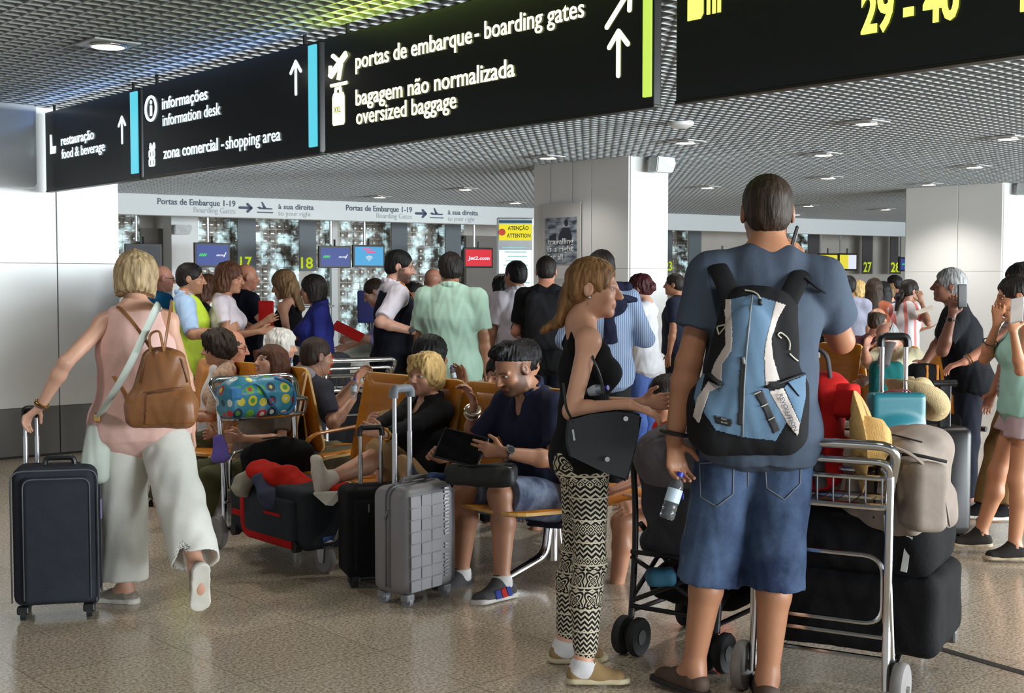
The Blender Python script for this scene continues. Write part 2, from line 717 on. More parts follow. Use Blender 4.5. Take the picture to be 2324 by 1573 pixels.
def bold_arrow(bm, o, xd, yd, nd, s, shaft=True, wd=0.13, mi=0, ang=0.0):
    """arrow with a rounded two-stroke head pointing along +x before rotation"""
    o, xd, yd = Vector(o), Vector(xd), Vector(yd)
    ca, sa = math.cos(ang), math.sin(ang)
    xr, yr = xd * ca + yd * sa, yd * ca - xd * sa

    def stroke(p, q):
        p, q = Vector(p), Vector(q)
        d = (q - p).normalized()
        nn = Vector((-d.y, d.x))
        ol = []
        a0 = math.atan2(nn.y, nn.x)
        for k in range(7):
            a = a0 + math.pi * k / 6
            ol.append((p.x + wd * s * math.cos(a), p.y + wd * s * math.sin(a)))
        for k in range(7):
            a = a0 + math.pi + math.pi * k / 6
            ol.append((q.x + wd * s * math.cos(a), q.y + wd * s * math.sin(a)))
        add_prism(bm, ol, o, xr, yr, nd, 0.004, mi)
    stroke((-1 * s, 0), (0.85 * s, 0))
    stroke((0.85 * s, 0), (0.25 * s, 0.55 * s))
    stroke((0.85 * s, 0), (0.25 * s, -0.55 * s))


fascia = bpy.data.objects['trim_3']
for (u0, u1, ua, ub, uc, ud, ue, uf) in ((361, 537, 443, 561, 604, 634, 714, 708), (787, 936, 856, 957, 992, 1017, 1085, 1078)):
    pA = fpt(u0, 2.815, 0.003)
    text('lettering', 'Portas de Embarque 1-19', pA, FD, UPZ, FN, (fpt(u1) - fpt(u0)).length, 0.105, GREYT, fascia, 0.012)
    pA = fpt(ua, 2.69, 0.003)
    text('lettering', 'Boarding Gates', pA, FD, UPZ, FN, (fpt(u1) - fpt(ua)).length, 0.10, PALE, fascia)
    pA = fpt(ud, 2.80, 0.003)
    text('lettering', 'à sua direita', pA, FD, UPZ, FN, (fpt(ue) - fpt(ud)).length, 0.095, GREYT, fascia, 0.012)
    pA = fpt(ud, 2.68, 0.003)
    text('lettering', 'to your right', pA, FD, UPZ, FN, (fpt(uf) - fpt(ud)).length, 0.09, PALE, fascia)
    bm = NB()
    bold_arrow(bm, fpt(ub, 2.80, 0.004), FD, UPZ, FN, 0.115, wd=0.2)
    plane_icon(bm, fpt(uc, 2.80, 0.004), FD, UPZ, FN, 0.27)
    obj_icons('symbol', bm, NAVY, fascia)

# ---------------------------------------------------------------- glass-block wall behind the desks
WOFF = -3.2


def wpt(u, z, off=0.0):
    return fpt(u, z, WOFF + off)


def glass_block_mat():
    m, nt, b = nmat('glass_block')
    N, L = nt.nodes, nt.links
    tc = N.new('ShaderNodeTexCoord')
    nz = N.new('ShaderNodeTexNoise')
    nz.inputs['Scale'].default_value = 4.2
    nz.inputs['Detail'].default_value = 2.5
    L.new(tc.outputs['Object'], nz.inputs['Vector'])
    rp = N.new('ShaderNodeValToRGB')
    e = rp.color_ramp.elements
    e[0].position, e[0].color = 0.36, C(150, 142, 132)
    e[1].position, e[1].color = 0.68, C(232, 244, 246)
    k = e.new(0.5)
    k.color = C(196, 194, 188)
    L.new(nz.outputs[0], rp.inputs[0])
    L.new(rp.outputs[0], b.inputs['Base Color'])
    b.inputs['Roughness'].default_value = 0.12
    b.inputs['Transmission Weight'].default_value = 0.0
    b.inputs['Coat Weight'].default_value = 0.4
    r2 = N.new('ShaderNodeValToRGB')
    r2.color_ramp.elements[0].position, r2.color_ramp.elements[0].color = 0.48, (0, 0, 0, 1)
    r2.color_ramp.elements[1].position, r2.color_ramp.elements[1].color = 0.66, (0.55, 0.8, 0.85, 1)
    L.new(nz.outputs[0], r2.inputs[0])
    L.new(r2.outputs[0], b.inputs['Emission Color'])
    b.inputs['Emission Strength'].default_value = 0.9  # daylight behind the blocks put in as patches of colour and emission
    return m


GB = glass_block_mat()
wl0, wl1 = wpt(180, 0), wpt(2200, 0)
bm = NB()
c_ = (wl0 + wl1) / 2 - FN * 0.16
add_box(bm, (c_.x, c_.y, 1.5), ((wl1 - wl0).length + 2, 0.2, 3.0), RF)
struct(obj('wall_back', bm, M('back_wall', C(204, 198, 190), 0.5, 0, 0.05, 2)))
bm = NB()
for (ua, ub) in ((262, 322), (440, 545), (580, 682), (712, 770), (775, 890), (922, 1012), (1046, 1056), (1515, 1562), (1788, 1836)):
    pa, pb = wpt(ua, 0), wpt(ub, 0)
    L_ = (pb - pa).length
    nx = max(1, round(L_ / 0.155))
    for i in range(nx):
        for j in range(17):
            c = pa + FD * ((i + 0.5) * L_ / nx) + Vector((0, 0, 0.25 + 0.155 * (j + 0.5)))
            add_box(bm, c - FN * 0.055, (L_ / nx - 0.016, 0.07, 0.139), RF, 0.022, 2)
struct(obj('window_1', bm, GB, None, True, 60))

# grey numbered columns in front of the desks
COLG = M('number_column', C(112, 122, 130), 0.5, 0, 0.02)
LIME = EM('lime_numeral', C(208, 226, 40), 0.55, C(200, 220, 40))
for (ua, ub, num, zt) in ((541, 582, '17', (545, 572)), (680, 718, '18', (683, 710)), (889, 925, None, None), (1011, 1046, None, None), (1514, 1524, '23', (1507, 1523)), (1562, 1590, None, None), (1832, 1858, '26', (1835, 1856)), (1955, 1978, '27', (1957, 1975)), (2018, 2042, '28', (2019, 2040))):
    pa, pb = wpt(ua, 0, 0.5), wpt(ub, 0, 0.5)
    c = (pa + pb) / 2
    zl = 1.72
    right = ua > 1800
    t = thing('desk_number_panel', 'plain grey hanging panel between desks, %s' % ('left of the red screen' if ua > 1000 and ua < 1100 else 'behind the man in the dark waistcoat' if ua < 1000 else 'behind the short-haired man\'s shoulder') if num is None else 'grey hanging panel carrying the lime number %s' % num, 'sign', (c.x, c.y, zl), math.atan2(FD.y, FD.x), 'numbered panels over the check-in desks')
    bm = NB()
    add_box(bm, (0, 0, 0.62), ((pb - pa).length, 0.03, 1.24), bev=0.004)
    obj('panel', bm, M('number_column_dark', C(84, 80, 82), 0.5) if right else COLG, t)
    if num:
        q0, q1 = wpt(zt[0], 0, 0.5), wpt(zt[1], 0, 0.5)
        x0 = (q0 - c).dot(FD)
        text('numerals', num, (x0, -0.018, 0.06), (1, 0, 0), (0, 0, 1), (0, -1, 0), (q1 - q0).length, 0.225 if not right else 0.27, LIME, t, 0.02)

# white mullions and a bright white stub pillar behind the fascia
bm = NB()
for u, w in ((758, 0.14), ):
    p = wpt(u, 0, 0.2)
    add_box(bm, (p.x, p.y, 1.5), (w, 0.1, 3.0), RF)
struct(obj('trim_4', bm, WHITE))
p = wpt(412, 0, 0.9)
bm = NB()
add_box(bm, (p.x, p.y, 1.5), (0.52, 0.5, 3.0), RF, 0.01)
struct(obj('pillar_4', bm, WHITE))
bm = NB()
for (ua, ub) in ((322, 380), (1056, 1130)):
    pa, pb = wpt(ua, 0, 0.25), wpt(ub, 0, 0.25)
    c = (pa + pb) / 2
    add_box(bm, (c.x, c.y, 1.3), ((pb - pa).length, 0.1, 2.45), RF)
struct(obj('wall_recess', bm, M('grey_recess', C(128, 122, 116), 0.5, 0, 0.04, 2)))
bm = NB()
for u in (312, 474, 752, 828, 1076, 1860, 1905, 2038):
    p = fpt(u, 0, -0.4)
    zb_ = 2.2 if u < 1500 else 2.15
    add_cyl(bm, (p.x, p.y, zb_), (p.x, p.y, 2.98), 0.026, seg=8)
struct(obj('trim_5', bm, ALU))


# ---------------------------------------------------------------- screens
def monitor(ua, ub, vt, vb, label, face, emis, deco=None, depth_off=-0.35):
    pa, pb = fpt(ua, 0, depth_off), fpt(ub, 0, depth_off)
    c = (pa + pb) / 2
    Y = c.y
    z1, z0 = P((ua + ub) / 2, vt, Y).z, P((ua + ub) / 2, vb, Y).z
    w, h = (pb - pa).length, z1 - z0
    t = thing('monitor', label, 'screen', (c.x, c.y, z0), math.atan2(FD.y, FD.x), 'flat screens hanging over the check-in desks')
    bm = NB()
    add_box(bm, (0, 0.03, h / 2), (w, 0.06, h), bev=0.008)
    add_cyl(bm, (0, 0.03, h), (0, 0.03, h + 0.12), 0.02, seg=8)
    obj('case', bm, BLACKP, t)
    bm = NB()
    add_box(bm, (0, -0.002, h / 2), (w - 0.075, 0.006, h - 0.075))
    obj('display', bm, EM('screen_' + face, emis[0], emis[1]), t)
    return t, w, h


def strokes(t, name, items, mat):
    bm = NB()
    for (x, z, w, h, sl) in items:
        add_prism(bm, [(x, z), (x + w, z), (x + w + sl, z + h), (x + sl, z + h)], (0, -0.006, 0), (1, 0, 0), (0, 0, 1), (0, -1, 0), 0.002)
    obj(name, bm, mat, t)


GRN = EM('screen_green', C(60, 220, 90), 1.0)
WHT = EM('screen_white', C(225, 230, 245), 1.0)
VIO = EM('screen_violet', C(130, 80, 190), 0.9)
PNK = EM('screen_pink', C(235, 70, 130), 1.0)
t, w, h = monitor(286, 370, 553, 606, 'switched-off dark screen behind the blonde woman\'s head', 'off', (C(70, 72, 76), 0.5))
for (ua, ub, vt, vb, lab) in ((443, 524, 551, 607, 'blue screen left of the number 17'), (725, 798, 558, 608, 'blue screen right of the number 18'), (2040, 2080, 584, 616, 'blue screen edge beside the grey right pillar, next to number 28')):
    t, w, h = monitor(ua, ub, vt, vb, lab, 'blue', (C(52, 72, 150), 0.9))
    strokes(t, 'lettering', [(-.38 * w + i * .052 * w, .45 * h, .035 * w, .11 * h, .02) for i in range(4)], GRN)
    strokes(t, 'logo', [(.10 * w + i * .04 * w, .46 * h, .025 * w, .07 * h, .012) for i in range(6)] + [(.30 * w, .42 * h, .03 * w, .2 * h, .04)], WHT)
t, w, h = monitor(802, 874, 556, 607, 'light blue screen with a white wireless symbol', 'sky', (C(58, 160, 215), 1.0))
strokes(t, 'lettering', [(-.2 * w, .80 * h, .25 * w, .05 * h, .01), (-.14 * w, .72 * h, .28 * w, .05 * h, .01), (-.08 * w, .64 * h, .28 * w, .05 * h, .01)], PNK)
bm = NB()
for r0, r1 in ((0.0, .03), (.055, .075), (.10, .12), (.145, .165)):
    arc = [(r1 * w * math.cos(a), r1 * w * math.sin(a)) for a in [math.radians(45 + 90 * k / 8) for k in range(9)]] + [(r0 * w * math.cos(a), r0 * w * math.sin(a)) for a in [math.radians(135 - 90 * k / 8) for k in range(9)]]
    add_prism(bm, arc, (0, -0.006, .26 * h), (1, 0, 0), (0, 0, 1), (0, -1, 0), 0.002)
obj('wireless_symbol', bm, WHT, t)
t, w, h = monitor(1053, 1119, 562, 608, 'red screen reading Jet2.com', 'red', (C(222, 44, 58), 1.0))
text('lettering', 'Jet2.com', (-.37 * w, -.006, .40 * h), (1, 0, 0), (0, 0, 1), (0, -1, 0), .74 * w, .17 * h, WHT, t, 0.03, 0.002, 0.15)
monitor(1618, 1662, 570, 606, 'yellow screen just over the short-haired man\'s left shoulder', 'yellow', (C(232, 218, 60), 1.0))
t, w, h = monitor(1857, 1901, 575, 614, 'yellow screen with violet lettering right of number 26', 'yellow', (C(232, 218, 60), 1.0))
text('lettering', 'Monarch', (-.18 * w, -.006, .40 * h), (1, 0, 0), (0, 0, 1), (0, -1, 0), .52 * w, .13 * h, VIO, t)
strokes(t, 'logo', [(-.36 * w, .40 * h, .05 * w, .13 * h, .03), (-.30 * w, .40 * h, .05 * w, .10 * h, .02)], VIO)
t, w, h = monitor(1902, 1944, 575, 614, 'half yellow half white screen left of number 27', 'yellow', (C(232, 218, 60), 1.0))
strokes(t, 'white_half', [(.0, .09 * h, .43 * w, .82 * h, 0)], WHT)

# lit attention board left of the middle pillar
ab = P(1170, 640, 14.6)
t = thing('attention_light_box', 'tall lit information board with yellow attention header left of the middle pillar', 'light box', (ab.x, ab.y, 0), 0.08)
wb_ = 0.415
zt_ = P(1170, 494, 14.6).z
bm = NB()
add_box(bm, (0, 0.07, zt_ / 2), (wb_, 0.12, zt_), bev=0.01)
obj('case', bm, ALU, t)
bm = NB()
add_box(bm, (0, 0.003, zt_ / 2 - 0.16), (wb_ - 0.04, 0.008, zt_ - 0.42))
obj('lit_panel', bm, EM('lit_white', C(225, 248, 245), 1.5), t)
bm = NB()
add_box(bm, (0, 0.002, zt_ - 0.165), (wb_ - 0.04, 0.01, 0.185))
obj('header', bm, EM('lit_yellow', C(240, 226, 30), 1.0), t)
bm = NB()
add_box(bm, (0, 0.002, zt_ - 0.045), (wb_ - 0.04, 0.01, 0.03))
obj('top_band', bm, EM('lit_teal', C(20, 90, 105), 0.7), t)
DK = M('dark_print', C(60, 62, 50), 0.6)
text('lettering', 'ATENÇÃO', (-.09, -.006, zt_ - .14), (1, 0, 0), (0, 0, 1), (0, -1, 0), .24, .045, DK, t, 0.02)
text('lettering', 'ATTENTION', (-.1, -.006, zt_ - .225), (1, 0, 0), (0, 0, 1), (0, -1, 0), .27, .045, DK, t, 0.02)
bm = NB()
add_cyl(bm, (-.155, -.008, zt_ - .165), (-.155, -.003, zt_ - .165), 0.04, seg=20)
obj('warning_disc', bm, M('red_disc', C(196, 60, 40), 0.5), t)
bm = NB()
for i in range(12):
    add_box(bm, (-.02 + 0.02 * (i % 3), -.003, zt_ - .34 - .05 * i), (.28 - .03 * (i % 4), .003, .014))
obj('small_print', bm, M('teal_print', C(150, 200, 198), 0.6), t)

# poster hanging on wires on the middle pillar
pa = online(pc - BX * 0.06, AX, 1238)
pb = online(pc - BX * 0.06, AX, 1308)
A_, B_ = pc - BX * 0.06 + AX * pa, pc - BX * 0.06 + AX * pb
c_ = (A_ + B_) / 2
zt, zb = P(1272, 494, c_.y).z, P(1272, 600, c_.y).z
wP = (B_ - A_).length
t = thing('poster', 'grey photo poster with white words hanging on wires on the middle pillar', 'poster', (c_.x, c_.y, zb), math.atan2(-AX.y, -AX.x))


def poster_mat():
    m, nt, b = nmat('poster_print')
    N, L = nt.nodes, nt.links
    tc = N.new('ShaderNodeTexCoord')
    mp = N.new('ShaderNodeMapping')
    mp.inputs['Scale'].default_value = (2.2, 1, 6)
    L.new(tc.outputs['Object'], mp.inputs[0])
    nz = N.new('ShaderNodeTexNoise')
    nz.inputs['Scale'].default_value = 3.0
    L.new(mp.outputs[0], nz.inputs['Vector'])
    rp = N.new('ShaderNodeValToRGB')
    rp.color_ramp.elements[0].color, rp.color_ramp.elements[0].position = C(52, 62, 80), 0.35
    rp.color_ramp.elements[1].color, rp.color_ramp.elements[1].position = C(178, 186, 196), 0.68
    L.new(nz.outputs[0], rp.inputs[0])
    L.new(rp.outputs[0], b.inputs['Base Color'])
    b.inputs['Roughness'].default_value = 0.2
    return m


hP = zt - zb
bm = NB()
add_box(bm, (0, 0, hP / 2), (wP, 0.008, hP))
obj('print', bm, poster_mat(), t)
bm = NB()
add_box(bm, (0, 0.012, hP / 2 + 0.0), (wP + 0.12, 0.01, hP + 0.36))
obj('holder', bm, M('holder_acrylic', C(205, 204, 202), 0.12, 0, 0.02), t)
bm = NB()
for sx in (-.35, .35):
    add_cyl(bm, (sx * wP, 0.012, hP + .17), (sx * wP, 0.012, 3.0 - zb), 0.004, seg=6)
obj('wires', bm, STEEL, t)
bm = NB()
add_ball(bm, (.1, -.006, hP * .88), .035, 12, (1, .1, 1.2))
add_prism(bm, [(-.06, .42 * hP), (.2, .42 * hP), (.2, .62 * hP), (.16, .78 * hP), (.05, .78 * hP), (-.02, .66 * hP)], (0, -.006, 0), (1, 0, 0), (0, 0, 1), (0, -1, 0), .002)
add_prism(bm, [(-.2, .5 * hP), (-.08, .5 * hP), (-.08, .66 * hP), (-.2, .62 * hP)], (0, -.006, 0), (1, 0, 0), (0, 0, 1), (0, -1, 0), .002)
obj('silhouette', bm, M('poster_dark', C(36, 40, 52), 0.4), t)
for s_, z_ in (('travelling', .43), ('is a right', .27), ('for all', .10)):
    text('lettering', s_, (-.42 * wP, -.008, z_ * hP), (1, 0, 0), (0, 0, 1), (0, -1, 0), (.84 if len(s_) > 7 else .5) * wP, .075, M('poster_white', C(222, 226, 230), .4), t, .02)


# loudspeakers on the pillars
def speaker(p, rz, label):
    t = thing('loudspeaker', label, 'loudspeaker', p, rz, 'small white loudspeakers')
    bm = NB()
    add_prism(bm, [(-.17, -.09), (.12, -.09), (.17, .02), (.15, .09), (-.15, .09)], (0, -.22, 0), (1, 0, 0), (0, 0, 1), (0, 1, 0), .16)
    bmesh.ops.bevel(bm, geom=bm.edges[:], offset=.012, segments=2, affect='EDGES')
    obj('cabinet', bm, M('speaker_white', C(206, 210, 212), .45), t)
    bm = NB()
    add_box(bm, (-.06, -.04, .0), (.1, .09, .14), bev=.01)
    obj('bracket', bm, M('speaker_bracket', C(150, 152, 154), .5), t)


p = pc - AX * 0.06 + BX * 0.34
speaker((p.x, p.y, P(1480, 376, p.y).z), math.atan2(BX.y, BX.x), 'white loudspeaker at the top of the middle pillar')
p = pr - AX * 0.06 + BX * 0.32
speaker((p.x, p.y, P(2310, 430, p.y).z), math.atan2(BX.y, BX.x), 'loudspeaker at the top of the right pillar, cut by the photo\'s edge')
p = wpt(412, 0, 1.2)
speaker((p.x, p.y, P(418, 522, p.y).z), 0.5, 'loudspeaker on the white pillar behind the first screen')

# ---------------------------------------------------------------- the row of hanging lit signs
SG0 = Vector((P(110, 640, 10.86).x, 10.86, 0))
SD = Vector((0.653, -0.757, 0)).normalized()
SN = Vector((-SD.y, SD.x, 0))
if SN.y > 0:
    SN = -SN
SZ0, SZ1 = 2.264, 2.925
SIGN_BLACK = M('sign_black', C(10, 11, 12), 0.22, 0, 0.05)
SIGN_GREENBLACK = M('sign_dark_olive', C(14, 16, 8), 0.22, 0, 0.05)
LB = EM('letters_blue_white', (0.72, 0.92, 1.0, 1), 1.9)
LG = EM('letters_lime_white', (0.98, 1.0, 0.55, 1), 2.3)
LG2 = EM('letters_lime', (0.86, 1.0, 0.12, 1), 1.9)
SB = EM('strip_cyan', C(96, 214, 236), 1.0)
SGN = EM('strip_lime', C(206, 240, 96), 1.0)


def st(u):
    return online(SG0, SD, u)


def sp(u, v, off=0.0):
    """point on the sign face seen at pixel (u, v)"""
    t = st(u)
    p = SG0 + SD * t
    q = P(u, v, p.y)
    return Vector((q.x, q.y, q.z)) + SN * off


def sign(u0, u1, label, dark, strip, strip_u, glow):
    t0, t1 = st(u0), st(u1)
    c = SG0 + SD * ((t0 + t1) / 2)
    t = thing('direction_sign', label, 'sign', (c.x, c.y, SZ0), math.atan2(SD.y, SD.x), 'black lit signs hanging in a row')
    bm = NB()
    add_box(bm, (0, 0.026, (SZ1 - SZ0) / 2), (t1 - t0, 0.052, SZ1 - SZ0), bev=0.006)
    obj('case', bm, dark, t)
    bm = NB()
    add_box(bm, (0, 0.026, 0.0), (t1 - t0 + 0.01, 0.058, 0.014), bev=0.004)
    for k in (-.42, .42):
        add_cyl(bm, (k * (t1 - t0), .026, SZ1 - SZ0), (k * (t1 - t0), .026, 3.05 - SZ0), .012, seg=8)
    obj('bottom_rail', bm, M('sign_rail', C(40, 40, 34), .4, .5), t)
    if strip_u:
        a, b = st(strip_u[0]) - (t0 + t1) / 2, st(strip_u[1]) - (t0 + t1) / 2
        bm = NB()
        add_box(bm, ((a + b) / 2, -0.004, (SZ1 - SZ0) / 2 + .01), (b - a, 0.016, SZ1 - SZ0 - .06), bev=.003)
        obj('lit_strip', bm, strip, t)
    # unseen area light added near the face to tint the ceiling with sign glow
    d = bpy.data.lights.new('sign_glow', 'AREA')
    d.shape, d.size, d.size_y, d.energy, d.color = 'RECTANGLE', (t1 - t0) * .9, .08, glow[1] * (t1 - t0), glow[0]
    o = bpy.data.objects.new('sign_glow', d)
    COL.objects.link(o)
    o.location = Vector((c.x, c.y, 2.87)) + SN * .03
    o.rotation_euler = (SN + Vector((0, 0, .9))).to_track_quat('-Z', 'Y').to_euler()
    return t, c


def sign_text(t, c, s, u0, v0, u1, ch, mat, bold):
    """text with its left baseline at pixel (u0, v0) on the sign face running to pixel column u1"""
    inv = Matrix.Translation((c.x, c.y, SZ0)) @ rotz(math.atan2(SD.y, SD.x))
    p = inv.inverted() @ sp(u0, v0)
    text('lettering', s, (p.x, -0.001, p.z), (1, 0, 0), (0, 0, 1), (0, -1, 0), st(u1) - st(u0), ch, mat, t, bold, 0.003)


def loc(t, c, u, v):
    inv = Matrix.Translation((c.x, c.y, SZ0)) @ rotz(math.atan2(SD.y, SD.x))
    p = inv.inverted() @ sp(u, v)
    return Vector((p.x, -.001, p.z))


BLUE_GLOW = ((0.15, 0.4, 1.0), 0.8)
LIME_GLOW = ((0.72, 1.0, 0.08), 2.4)
FX, FZ_, FO = (1, 0, 0), (0, 0, 1), (0, -1, 0)
t, c = sign(110, 322, 'lit black sign reading restauração, food & beverage, farthest in the row', SIGN_BLACK, SB, (305, 320), BLUE_GLOW)
sign_text(t, c, 'restauração', 145, 331, 219, .082, LB, .008)
sign_text(t, c, 'food & beverage', 146, 361, 243, .082, LB, .0)
bm = NB()
bold_arrow(bm, loc(t, c, 282, 293), FX, FZ_, FO, .105, wd=.10, ang=math.pi / 2)
o_ = loc(t, c, 125, 333)
add_prism(bm, [(-.05, -.06), (.06, -.06), (.07, .0), (-.01, .0), (-.02, .1), (-.05, .1)], o_, FX, FZ_, FO, .004)
obj_icons('symbol', bm, LB, t)
t, c = sign(330, 727, 'lit black sign reading informações, information desk and shopping area', SIGN_BLACK, SB, (707, 724), BLUE_GLOW)
sign_text(t, c, 'informações', 374, 249, 476, .085, LB, .008)
sign_text(t, c, 'information desk', 375, 287, 505, .085, LB, .0)
sign_text(t, c, 'zona comercial -', 376, 361, 512, .085, LB, .008)
sign_text(t, c, 'shopping area', 517, 339, 640, .085, LB, .0)
bm = NB()
bold_arrow(bm, loc(t, c, 675, 174), FX, FZ_, FO, .105, wd=.10, ang=math.pi / 2)
o_ = loc(t, c, 348, 247)
ring = [(.085 * math.cos(a), .085 * math.sin(a)) for a in [2 * math.pi * k / 28 for k in range(28)]]
add_tube(bm, [o_ + Vector((x, -.002, z)) for x, z in ring], .010, 8, True)
add_box(bm, o_ + Vector((0, -.002, -.015)), (.026, .006, .075))
add_ball(bm, o_ + Vector((0, -.002, .045)), .016, 10, (1, .3, 1))
o_ = loc(t, c, 350, 356)
for sx in (-.028, .009):
    for sz in (-.04, .02):
        add_tube(bm, fillet([o_ + Vector((sx - .022, 0, sz - .024)), o_ + Vector((sx + .022, 0, sz - .024)), o_ + Vector((sx + .022, 0, sz + .024)), o_ + Vector((sx - .022, 0, sz + .024))], .01, 3, True), .007, 6, True)
for sx in (-1, 1):
    add_tube(bm, fillet([o_ + Vector((0, 0, .05)), o_ + Vector((sx * .04, 0, .06)), o_ + Vector((sx * .03, 0, .1))], .01, 3, True), .007, 6, True)
obj_icons('symbol', bm, LB, t)
t, c = sign(740, 1480, 'large lit black sign reading portas de embarque - boarding gates', SIGN_GREENBLACK, SGN, (1459, 1477), LIME_GLOW)
sign_text(t, c, 'portas de embarque', 811, 157, 1072, .092, LG, .009)
sign_text(t, c, '- boarding gates', 1080, 94, 1325, .092, LG, .006)
sign_text(t, c, 'bagagem não normalizada', 811, 240, 1168, .092, LG, .009)
sign_text(t, c, 'oversized baggage', 812, 283, 1037, .092, LG, .006)
bm = NB()
bold_arrow(bm, loc(t, c, 1403, 117), FX, FZ_, FO, .105, wd=.11, ang=math.pi / 2)
bold_arrow(bm, loc(t, c, 1405, 15), FX, FZ_, FO, .11, wd=.11, ang=math.pi / 4)
o_ = loc(t, c, 772, 158)
r45 = math.radians(32)
for pts, rr in (([(-.085, -.03), (.085, .08)], .019), ([(.03, .03), (-.06, .085)], .014), ([(-.085, -.03), (-.085, .03)], .013), ([(-.08, -.085), (.085, -.085)], .010), ([(.03, .03), (.0, -.06)], .014)):
    add_tube(bm, [o_ + Vector((x, -.002, z)) for x, z in pts], rr, 8)
o_ = loc(t, c, 771, 242)
add_prism(bm, [(x * .062, z * .095) for x, z in ((-1, -.85), (-.85, -1), (.85, -1), (1, -.85), (1, .7), (.8, .95), (-.8, .95), (-1, .7))], o_ - Vector((0, 0, .012)), FX, FZ_, FO, .004)
add_tube(bm, [o_ + Vector((x, -.002, z)) for x, z in ((-.028, .075), (-.022, .105), (.022, .105), (.028, .075))], .010, 8)
obj_icons('symbol', bm, LG, t)
text('size_mark', 'XXL', o_ + Vector((-.035, -.0045, -.035)), FX, FZ_, FO, .07, .035, M('olive_print', C(180, 180, 60), .5), t)
# the nearest sign continues beyond the photo's edges
t, c = sign(1530, 2960, 'lit black sign reading 29 - 40, nearest in the row', SIGN_GREENBLACK, None, None, LIME_GLOW)
sign_text(t, c, '29 - 40', 1952, 75, 2172, .155, LG2, .03)
sign_text(t, c, '1', 2312, 22, 2340, .155, LG2, .03)
bm = NB()
o_ = loc(t, c, 1580, 27)
add_prism(bm, [(-.05, -.03), (.02, -.03), (.035, -.01), (.035, .055), (.02, .07), (-.035, .07), (-.05, .055)], o_, FX, FZ_, FO, .004)
add_prism(bm, [(-.055, .085), (.1, .085), (.1, .10), (-.055, .10)], o_, FX, FZ_, FO, .004)
for x in (.055, .085, .112):
    add_prism(bm, [(x, -.02), (x + .016, -.02), (x + .016, .14), (x, .14)], o_, FX, FZ_, FO, .004)
obj_icons('symbol', bm, LG2, t)
# ================================================================ smooth implicit shapes -> one continuous mesh
def V3(x):
    return np.array(x, np.float32)


